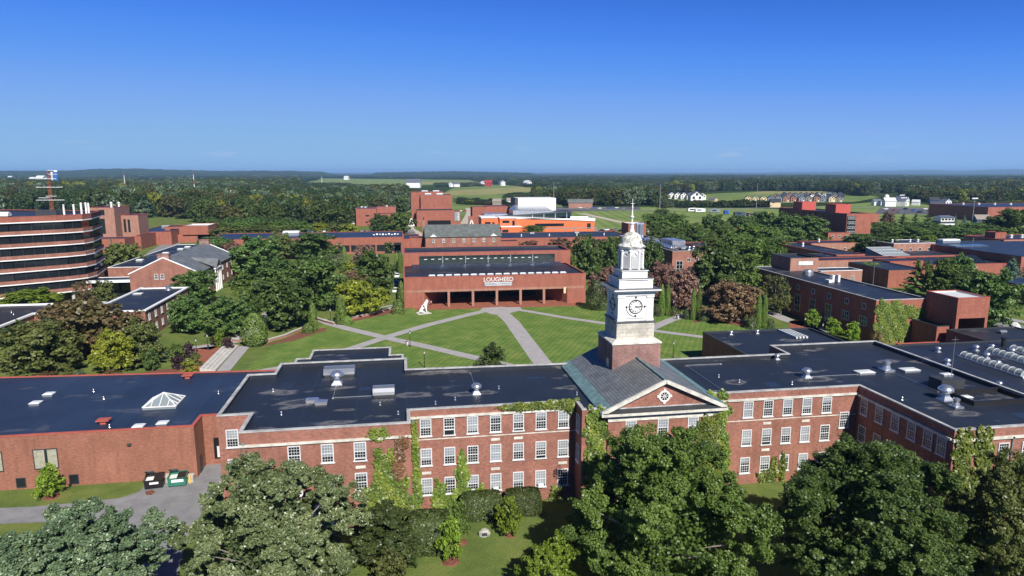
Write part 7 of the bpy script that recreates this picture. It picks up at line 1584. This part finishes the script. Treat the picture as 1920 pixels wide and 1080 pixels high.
lp = thing('lamp_post', 'black lamp post standing in the brick plaza', 'lamp', (0, 0, 0), 0, 'lamp posts around the lawn')
mb = MB(); mb.lathe([(0.16, 0), (0.16, 0.25), (0.08, 0.4), (0.055, 2.9), (0.10, 2.95), (0.05, 3.05)], n=8); add('post', mb.mesh('post', 'black_paint'), lp)
mb = MB(); mb.lathe([(0.10, 3.05), (0.20, 3.45), (0.16, 3.5)], n=6); ln = add('lantern', mb.mesh('lantern', 'plastic_dome'), lp)
mb = MB(); mb.lathe([(0.26, 3.5), (0.12, 3.72), (0.03, 3.85)], n=6); add('cap', mb.mesh('cap', 'black_paint'), lp)
LPS = [(390, 656, None), (369, 665, 'black lamp post among the plaza shrubs'), (7, 642, 'black lamp post at the left edge of the left lawn'), (620, 604, 'black lamp post between the two garden walls'), (769, 650, 'black lamp post beside the crossing of the lawn paths'), (796, 690, 'black lamp post just behind the hall roof'),
       (1262, 671, 'black lamp post on the lawn right of the tower'), (1508, 622, 'black lamp post on the brick terrace left of the saplings'), (1541, 634, 'black lamp post between the lime saplings'), (487, 637, 'black lamp post beside the bulky yew cone'), (1262, 587, 'black lamp post by the arborvitae pair')]
for i, (x, y, lb) in enumerate(LPS):
    o = lp if i == 0 else copy_tree(lp); o.location = at(x, y)
    if lb: o['label'] = lb
hl = thing('wall_lantern', 'black lantern on the brick wall beside the hall entrance', 'lantern', (-6.9, 72.2, 2.0))
mb = MB(); mb.lathe([(0.05, -0.3), (0.2, 0), (0.24, 0.6), (0.3, 0.65), (0.08, 0.95)], n=6); add('housing', mb.mesh('housing', 'black_paint'), hl); mb = MB(); mb.beam((0, 0, 0.9), (0, 0.3, 0.9), 0.06); add('bracket', mb.mesh('bracket', 'black_paint'), hl)

def dumpster(label, base, body, rz, plate):
    d = thing('dumpster', label, 'dumpster', base, rz); w_, l, h0, h1 = 1.05, 0.85, 1.25, 1.45
    mb = MB(); v = [(-w_, -l, 0.18), (w_, -l, 0.18), (w_, l, 0.18), (-w_, l, 0.18), (-w_, -l-0.12, h0), (w_, -l-0.12, h0), (w_, l, h1), (-w_, l, h1)]
    for f in ((0, 1, 5, 4), (1, 2, 6, 5), (2, 3, 7, 6), (3, 0, 4, 7), (3, 2, 1, 0)): mb.poly([v[k] for k in f])
    mb.beam((-w_-0.03, -l-0.13, h0), (w_+0.03, -l-0.13, h0), 0.1); mb.beam((-w_-0.03, l, h1), (w_+0.03, l, h1), 0.1)
    for s in (-1, 1): mb.box(s*w_-0.09, -0.5, 0.7, s*w_+0.09, 0.5, 0.85); mb.beam((s*(w_+0.03), -l-0.12, h0), (s*(w_+0.03), l, h1), 0.08)
    add('bin', mb.mesh('bin', body), d)
    mb = MB(); mb.poly([(-w_+.05, -l, h0-.25), (w_-.05, -l, h0-.25), (w_-.05, l-.05, h0-.2), (-w_+.05, l-.05, h0-.2)]); add('rubbish', mb.mesh('rubbish', 'white_stone'), d)
    mb = MB(); mb.box(0.02, -l-0.1, h0+0.06, w_, l, h0+0.12); o = add('lid', mb.mesh('lid', 'black_paint'), d); o.rotation_euler = (R(6), 0, 0)
    mb = MB(); mb.box(-w_, -1.55, 0, -0.02, 0, 0.06); o = add('lid', mb.mesh('lid', 'black_paint'), d); o.location = (0, l, h1); o.rotation_euler = (R(-34), 0, 0)
    mb = MB(); mb.box(-0.55*plate, -l-0.12, 0.72, 0.75*plate, -l-0.08, 0.72+0.34*plate); add('label_plate', mb.mesh('label_plate', 'white_paint'), d)
    mb = MB()
    for sx in (-1, 1):
        for sy in (-1, 1): mb.lathe([(0.09, 0), (0.09, 0.18)], sx*0.85, sy*0.6, 8)
    add('wheels', mb.mesh('wheels', 'black_paint'), d)
dumpster('black dumpster with open lid and long white plate by the annex wall', at(291, 912), 'black_paint', R(8), 0.8)
dumpster('green dumpster with large white panel by the annex wall', at(335, 908), 'green_paint', R(5), 1.1)
for x, lb in ((317, 'yellow-banded pallet pile between the two dumpsters'), (356, 'yellow-banded post stack right of the green dumpster')):
    b = at(x, 902); t = thing('pallet_stack', lb, 'pallets', b); mb = MB()
    for k in range(5): mb.box(-0.55, -0.45, 0.02+k*0.19, 0.55, 0.45, 0.13+k*0.19)
    add('pallets', mb.mesh('pallets', 'concrete'), t); mb = MB(); mb.lathe([(0.12, 0), (0.12, 1.1), (0.05, 1.15)], 0.2, -0.62, 8); add('bollard', mb.mesh('bollard', 'yellow_paint'), t)
sc_ = thing('sculpture', 'white angular folded steel sculpture on the grass at the right edge', 'sculpture', at(1903, 638), R(20))
for k in (0, 1):
    mb = MB(); P_ = [(-2.6, 1.2), (-0.2, 3.9), (1.8, 2.2), (2.2, 0.0)]
    for a, b in zip(P_, P_[1:]): mb.beam((a[0]+k*1.3, k*0.9, a[1]), (b[0]+k*1.3, k*0.9, b[1]), 0.7, 0.75)
    add('folded_arm', mb.mesh('folded_arm', 'white_paint'), sc_)
mb = MB(); mb.box(-1, -0.6, -0.05, 4.2, 1.5, 0.2); add('plinth', mb.mesh('plinth', 'concrete'), sc_)

# ------------------------------------------------------------------ cars
def make_car():
    c = thing('parked_car', 'car', 'car', (0, 0, 0)); mb = MB(); n = 8
    pr = [(-2.15, 0.35), (-2.2, 0.75), (-1.95, 0.92), (-1.15, 1.0), (1.5, 1.0), (2.1, 0.95), (2.2, 0.6), (2.1, 0.32)]
    for i in range(n):
        a, b = pr[i], pr[(i+1) % n]; mb.poly([(a[0], -0.88, a[1]), (b[0], -0.88, b[1]), (b[0], 0.88, b[1]), (a[0], 0.88, a[1])])
    mb.poly([(x, 0.88, z) for x, z in pr]); mb.poly([(x, -0.88, z) for x, z in pr[::-1]])
    t0, t1 = [(-1.0, 1.0), (1.55, 1.0)], [(-0.4, 1.46), (1.15, 1.46)]
    mb.box(-0.4, -0.68, 1.44, 1.15, 0.68, 1.49); add('body', mb.mesh('body', 'white_paint'), c)
    mb = MB(); a = [(-1.05, -0.8, 1.0), (1.6, -0.8, 1.0), (1.6, 0.8, 1.0), (-1.05, 0.8, 1.0)]; b = [(-0.4, -0.66, 1.44), (1.15, -0.66, 1.44), (1.15, 0.66, 1.44), (-0.4, 0.66, 1.44)]
    for i in range(4): j = (i+1) % 4; mb.poly([a[i], a[j], b[j], b[i]])
    add('windows', mb.mesh('windows', 'glass_dark'), c)
    for x in (-1.35, 1.35):
        for y in (-0.8, 0.8):
            mb = MB(); mb.tube([(x, y-0.12, 0.32), (x, y+0.12, 0.32)], 0.33, 0.33, 12); w_ = add('wheel', mb.mesh('wheel', 'black_paint'), c)
    return c
car0 = None; NC = 0
def car(x, y, rz, col, label, group=None, s=1.0, px=True):
    global car0, NC
    if car0 is None: car0 = o = make_car()
    else: o = copy_tree(car0)
    o.location = at(x, y) if px else (x, y, 0); o.rotation_euler = (0, 0, rz); o['label'] = label; o.scale = (s, s, s)
    if group: o['group'] = group
    elif 'group' in o: del o['group']
    for ch in o.children:
        if ch.name.startswith('body'): recolour(ch, col)
    NC += 1; return o
car(276, 462, R(12), 'white_paint', 'white car parked along the road by the low brick plant'); car(184, 486, R(0), 'white_paint', 'white car half hidden at the office block', s=1.0)
car(325, 450, R(20), 'metal_dark', 'dark car beside the white shed at the garage'); car(331, 444, R(60), 'white_paint', 'white car in front of the garage doorway')
car(340, 443, R(75), 'metal_grey', 'silver car in front of the garage doorway'); car(347, 442, R(80), 'barn_red', 'red car in front of the garage doorway'); car(214, 484, R(5), 'black_paint', 'dark car in the shade by the olive tree')
cols = ['black_paint', 'white_paint', 'barn_red', 'metal_grey', 'black_paint', 'blue_paint']
for i in range(17): car(498+i*15.5+(i % 3)*2, 436.5-(i % 2)*1.2, R(90+i % 3), cols[i % 6], 'car parked in the row behind the blue-roofed range', 'cars in the rear parking row')
for i in range(9): car(1660+i*12+(i*5 % 7), 393+(i % 3)*3, R(10), cols[(i+1) % 6], 'car parked in the lot by the sports arena', 'cars in the arena lot', 1.3)
for i in range(8): car(1088+i*11+(i*5 % 4), 390.5+(i % 2)*0.8, R(5), cols[(i*2+1) % 6], 'car parked by the green-roofed farmhouse', 'cars by the green-roofed farmhouse', 1.0)
for i in range(5): car(1128+i*9, 434-i % 2*2, R(30), cols[i], 'car parked at the end of the orange arts centre', 'cars at the end of the orange arts centre')
car(663, 422, R(0), 'white_paint', 'white van-like car beside the gallery block', s=1.7)
for i in range(3): car(855+i*8, 396.5, R(20), cols[i], 'car parked right of the tall theatre', 'cars right of the tall theatre')
for i in range(3): car(742+i*1.5, 548-i*14, R(85), ('white_paint', 'blue_paint', 'white_paint')[i], 'car parked along the left side of the library', 'cars along the left side of the library')

# ------------------------------------------------------------------ houses, barns, masts and poles far away
def make_house(wall='cream', roof='slate'):
    h = thing('gabled_house', 'house', 'house', (0, 0, 0)); mb = MB(); mb.box(-4, -5, -0.2, 4, 5, 5.5)
    for y in (-5, 5): mb.poly([(-4, y, 5.5), (4, y, 5.5), (0, y, 8.4)])
    add('wall', mb.mesh('wall', wall), h)
    mb = MB()
    for s in (-1, 1): mb.poly([(s*4.5, -5.4, 5.2), (s*4.5, 5.4, 5.2), (0, 5.4, 8.6), (0, -5.4, 8.6)]); mb.poly([(s*4.5, -5.4, 5.0), (0, -5.4, 8.3), (0, -5.4, 8.6), (s*4.5, -5.4, 5.2)])
    add('roof', mb.mesh('roof', roof), h)
    for x, z in ((-2, 3.4), (2, 3.4), (-2, 0.9), (0, 5.6)): mb = MB(); mb.box(x-0.7, -5.08, z, x+0.7, -5.003, z+1.5); add('window', mb.mesh('window', 'glass_dark'), h)
    mb = MB(); mb.box(1.4, -5.08, 0, 2.6, -5.003, 2.3); add('door', mb.mesh('door', 'white_paint'), h); return h
house0 = None
def house(x, y, s, rz, wall, roof, label, group=None, sy=1.0):
    global house0
    if house0 is None: house0 = o = make_house()
    else: o = copy_tree(house0)
    o.location = at(x, y); o.rotation_euler = (0, 0, rz); o.scale = (s, s*sy, s); o['label'] = label
    if group: o['group'] = group
    elif 'group' in o: del o['group']
    for ch in o.children:
        if ch.name.startswith('wall'): recolour(ch, wall)
        if ch.name.startswith('roof'): recolour(ch, roof)
    return o
WL = ['navy_wall', 'cream', 'white_paint', 'metal_grey', 'navy_wall', 'bark_pale', 'brick_pale']
rh = random.Random(8)
for row, (yy, n_, x0, dx) in enumerate(((378.5, 13, 1402, 14.2), (374, 12, 1455, 11.0), (370.5, 11, 1470, 10.5))):
    for i in range(n_):
        k = rh.randrange(7); house(x0+i*dx, yy+rh.uniform(-0.5, 0.3), 1.0, R(-20+rh.uniform(-6, 6)), WL[k], 'slate' if i % 3 else 'metal_dark', 'gabled townhouse in the estate beyond the sports fields', 'townhouses beyond the sports fields')
for i in range(6): house(1258+i*11.5, 372.5+i*0.4, 1.2, R(-12), 'white_paint', 'metal_dark', 'white gabled front in the row of apartments above the playing field', 'white apartment row above the playing field')
house(1303, 382, 1.9, R(-12), 'white_paint', 'slate', 'large white house with grey roof in front of the apartment row'); house(1303, 385, 0.8, R(-12), 'barn_red', 'slate', 'small red-windowed porch house by the playing field')
house(1452, 388.5, 1.15, R(70), 'cream', 'metal_dark', 'cream-sided house end nearest the residence hall'); house(1337, 381, 0.9, R(30), 'cream', 'slate', 'pale house among the trees right of the apartment row')
house(1690, 386, 1.3, R(30), 'white_paint', 'metal_grey', 'white barn with ribbed metal roof beside the silo'); house(1666, 387, 1.2, R(75), 'white_paint', 'roof_white', 'long low white barn left of the ribbed barn'); house(1643, 385, 0.9, R(80), 'white_paint', 'metal_grey', 'small grey-roofed shed at the farm')
house(1717, 385, 0.8, R(40), 'white_paint', 'roof_white', 'small white house right of the barns'); house(1750, 384, 1.1, R(70), 'navy_wall', 'metal_dark', 'dark blue house left of the sports arena'); house(1772, 386, 1.0, R(0), 'white_paint', 'metal_grey', 'white gable end at the corner of the sports arena')
house(1838, 424, 1.0, R(75), 'navy_wall', 'bark_pale', 'grey-roofed house below the sports arena'); house(1866, 427, 0.9, R(60), 'navy_wall', 'bark', 'brown-roofed house beside the large tree at the arena')
house(654, 402, 1.0, R(30), 'white_paint', 'roof_white', 'white house at the edge of the woods left of the gallery block'); house(529, 411, 0.8, R(60), 'white_paint', 'metal_grey', 'small white house in the wooded slope'); house(536, 426, 1.0, R(80), 'bark_pale', 'bark_pale', 'low grey-roofed house above the rear parking lot')
house(776, 352, 2.6, R(80), 'white_paint', 'metal_grey', 'wide pale metal shed in front of the far field', None, 1.3); house(650, 337, 2.2, R(70), 'white_paint', 'roof_white', 'white farm shed at the edge of the far field')
house(845, 350.5, 1.4, R(10), 'white_paint', 'roof_white', 'white house at the left of the far village'); house(857, 350.5, 1.5, R(80), 'white_paint', 'metal_grey', 'long white house in the far village'); house(916, 349.5, 2.0, R(70), 'barn_red', 'barn_red', 'red-roofed barn in the far village'); house(905, 349, 1.7, R(10), 'white_paint', 'roof_white', 'white house left of the red-roofed barn'); house(941, 348, 1.8, R(15), 'white_paint', 'metal_grey', 'white house right of the red-roofed barn'); house(989, 349, 1.9, R(30), 'white_paint', 'roof_white', 'white farmhouse on the low rise beyond the meadow')
house(1088, 390, 1.15, R(78), 'brick_pale', 'slate_green', 'long green-roofed farmhouse by the playing field', None, 2.3)
house(932, 386, 1.0, R(75), 'bark_pale', 'bark_pale', 'brown-roofed bungalow behind the music block'); house(958, 384, 1.0, R(80), 'white_paint', 'bark_pale', 'pale bungalow left of the white fly tower'); house(312, 450, 0.62, R(10), 'white_paint', 'roof_white', 'small white shed beside the garage block')
b = at(1768, 425); pv = thing('press_pavilion', 'small white two-tier pavilion above the hedge belt', 'building', b)
mb = MB(); mb.box(-6, -4, 0, 6, 4, 3.0); add('wall', mb.mesh('wall', 'white_paint'), pv); mb = MB(); mb.box(-6.5, -4.5, 3.0, 6.5, 4.5, 4.1); add('roof', mb.mesh('roof', 'metal_dark'), pv); mb = MB(); mb.box(-5.6, -3.8, 4.1, 5.6, 3.8, 7.0); add('upper_wall', mb.mesh('upper_wall', 'white_paint'), pv)
mb = MB(); mb.poly([(-6.6, -4.6, 7), (6.6, -4.6, 7), (4, 0, 8.4), (-4, 0, 8.4)]); mb.poly([(6.6, 4.6, 7), (-6.6, 4.6, 7), (-4, 0, 8.4), (4, 0, 8.4)]); mb.poly([(6.6, -4.6, 7), (6.6, 4.6, 7), (4, 0, 8.4)]); mb.poly([(-6.6, 4.6, 7), (-6.6, -4.6, 7), (-4, 0, 8.4)]); add('upper_roof', mb.mesh('upper_roof', 'metal_grey'), pv)
for i in range(4): mb = MB(); mb.box(-5+i*2.7, -3.9, 4.9, -3+i*2.7, -3.803, 6.2); add('window', mb.mesh('window', 'glass_dark'), pv)
fh = bld('field_house', 'long low red block with yellow end at the playing field edge', [((176, 395, 208, 405), 5.2, dict(cop='metal_dark', par=0.1))]); slots(fh, [('y', 395, 182, 197, 0.2, 3.2)]); mb = MB(); mb.box(176.1, 394.6, 0, 178.4, 394.99, 5); mb.build('end_panel', 'yellow_paint', fh)
for x, y, lb, m1 in ((1298, 397, 'white trailer with blue panels on the playing field', 'white_paint'), (1340, 399, 'white and grey camper van on the playing field', 'metal_grey'), (1386, 405, 'dark container beside the playing field bleachers', 'navy_wall'), (1362, 402, 'small blue shed on the playing field', 'blue_paint'), (1312, 398, 'pale blue booth beside the white trailer', 'fascia_white')):
    b = at(x, y); t = thing('trailer', lb, 'trailer', b, R(8)); L_ = 5.5 if x != 1362 else 2.5; mb = MB(); mb.box(-L_, -1.4, 0.6, L_, 1.4, 3.6); mb.box(-L_*0.6, -1.5, 3.6, L_*0.6, 1.5, 3.9); add('body', mb.mesh('body', m1), t); mb = MB(); mb.box(-L_*0.7, -1.46, 1.7, L_*0.2, -1.403, 2.9); add('panel', mb.mesh('panel', 'glass_dark'), t); mb = MB()
    for xx in (-0.6, 0.6): mb.tube([(xx*L_, -1.3, 0.5), (xx*L_, 1.3, 0.5)], 0.5, 0.5, 10)
    add('wheels', mb.mesh('wheels', 'black_paint'), t)
b = at(1412, 405); t = thing('dugout', 'low brown-fronted shelter at the playing field edge', 'shelter', b, R(8)); mb = MB(); mb.box(-6, -2, 0, 6, 2, 2.6); add('wall', mb.mesh('wall', 'bark_pale'), t); mb = MB(); mb.box(-6.4, -2.4, 2.6, 6.4, 2.4, 2.9); add('roof', mb.mesh('roof', 'bark'), t); mb = MB(); mb.box(-5.4, -2.1, 0.9, 5.4, -2.003, 2.1); add('opening', mb.mesh('opening', 'dark_void'), t)
def silo(x, by, ty, r, mat, label, hgt=None):
    b = at(x, by); h = zat(x, ty, b); t = thing('silo', label, 'silo', b); mb = MB(); mb.lathe([(r, -0.2), (r, h-r)], n=16); add('barrel', mb.mesh('barrel', mat), t); mb = MB(); mb.lathe([(r*1.02, h-r), (r*0.85, h-r*0.45), (r*0.4, h-r*0.1), (0.1, h)], n=16); add('cap', mb.mesh('cap', 'fascia_white'), t)
silo(93, 352, 323.5, 2.6, 'blue_paint', 'shorter blue farm silo at the horizon'); silo(107.5, 352, 319, 4.2, 'blue_paint', 'taller blue farm silo at the horizon'); silo(100, 352, 322.5, 3.0, 'concrete', 'grey concrete silo between two blue silos'); silo(1661, 386, 364.5, 2.6, 'fascia_white', 'white silo beside the barns')
for x, y, s, lb in ((62, 341, 2.2, 'white farm building left of the blue silos'), (78, 342, 3.0, 'long white farm barn at the foot of the blue silos'), (20, 336, 2, 'white house on the left horizon woods')): house(x, y, s, R(75), 'white_paint', 'roof_white', lb)
def mast(x, by, ty, w, cols, label):
    b = at(x, by); h = zat(x, ty, b); t = thing('radio_mast', label, 'mast', b); n = 6
    for k in range(n): mb = MB(); mb.lathe([(w*(1-0.5*k/n), h*k/n), (w*(1-0.5*(k+1)/n), h*(k+1)/n)], n=6); add('section', mb.mesh('section', cols[k % len(cols)]), t)
mast(366, 372, 319, 0.75, ('white_paint', 'mast_orange'), 'red and white radio mast above the left woods'); mast(236, 366, 321.5, 0.7, ('white_paint', 'white_paint', 'mast_orange'), 'pale radio mast on the left horizon'); mast(604, 350, 331, 0.8, ('white_paint',), 'short white mast at the edge of the far field'); mast(1038, 392, 341, 0.45, ('metal_grey',), 'grey lattice pole behind the white fly tower')
for x, y0, y1, lb in ((1237, 391, 344, 'tall thin pole left of the apartment row'), (1418, 390, 343, 'tall thin pole right of the apartment row')): mast(x, y0, y1, 0.4, ('metal_grey',), lb)
def pole(x, by, ty, label, arm=1.6, mat='bark_pale', r=0.16, lights=False):
    b = at(x, by); h = zat(x, ty, b); t = thing('light_pole' if lights else 'utility_pole', label, 'pole', b, R(8)); mb = MB(); mb.lathe([(r, -0.2), (r*0.6, h)], n=7); add('pole', mb.mesh('pole', mat), t)
    mb = MB()
    if lights:
        for k in range(4): mb.box(-arm+k*arm*0.55, -0.3, h-0.3, -arm+k*arm*0.55+arm*0.4, 0.3, h+0.5)
        mb.beam((-arm*1.1, 0, h-0.3), (arm*1.1, 0, h-0.3), 0.2); add('floodlights', mb.mesh('floodlights', 'fascia_white'), t)
    else:
        for q in (0.4, 1.2): mb.beam((-arm, 0, h-q), (arm, 0, h-q), 0.16)
        add('crossarm', mb.mesh('crossarm', mat), t)
pole(546, 419, 386, 'left wooden utility pole in the wooded slope'); pole(562, 418, 390, 'right wooden utility pole in the wooded slope'); pole(469, 388, 368, 'utility pole in the dark part of the left woods'); pole(748, 392, 373, 'pale pole between gallery block and theatre')
pole(1822, 424, 372, 'tall floodlight pole in front of the sports arena', 2.6, 'metal_grey', 0.25, True); pole(1692, 398, 371, 'floodlight pole by the barns', 3.4, 'metal_grey', 0.25, True); pole(1689, 392, 366, 'floodlight pole behind the barn floodlight', 3.2, 'metal_grey', 0.22, True); pole(1642, 391, 375, 'small light pole at the left of the farm', 1, 'metal_grey', 0.15)
for x, y0, y1, lb in ((1262, 393, 376, 'thin pole on the near side of the apartment row, left one'), (1272, 393, 374, 'thin pole on the near side of the apartment row, right one'), (1327, 392, 374, 'thin pole right of the large white house'), (1433, 388, 375, 'thin pole left of the cream-sided house'), (1636, 541, 492, 'slim flagpole in the studio yard'), (1819, 502, 445, 'thin pole on the gymnasium lawn')): pole(x, y0, y1, lb, 0.3, 'metal_grey', 0.09)
gp = thing('goal_post', 'white football goal posts on the sports field', 'goal', at(1436, 420), R(5)); mb = MB(); mb.beam((0, 0, 0), (0, 0, 3), 0.3); mb.beam((-0.4, -2.8, 3), (-0.4, 2.8, 3), 0.3); mb.beam((-0.4, -2.8, 3), (-0.4, -2.8, 9), 0.3); mb.beam((-0.4, 2.8, 3), (-0.4, 2.8, 9), 0.3); add('posts', mb.mesh('posts', 'yellow_paint'), gp)

# ------------------------------------------------------------------ air
hz = NT('haze'); hz.t.nodes.remove(hz.b); pv_ = hz.n('VolumePrincipled'); pv_.inputs['Color'].default_value = (0.36, 0.62, 1.0, 1); pv_.inputs['Density'].default_value = 0.000065; pv_.inputs['Anisotropy'].default_value = 0.0
hz.l(pv_.outputs[0], hz.t.nodes['Material Output'].inputs['Volume'])
mb = MB(); mb.box(-62000, -62000, -3.5, 62000, 62000, 135); tag(mb.build('haze', 'haze'), 'thin blue air haze over the plain', 'haze', None, 'stuff')
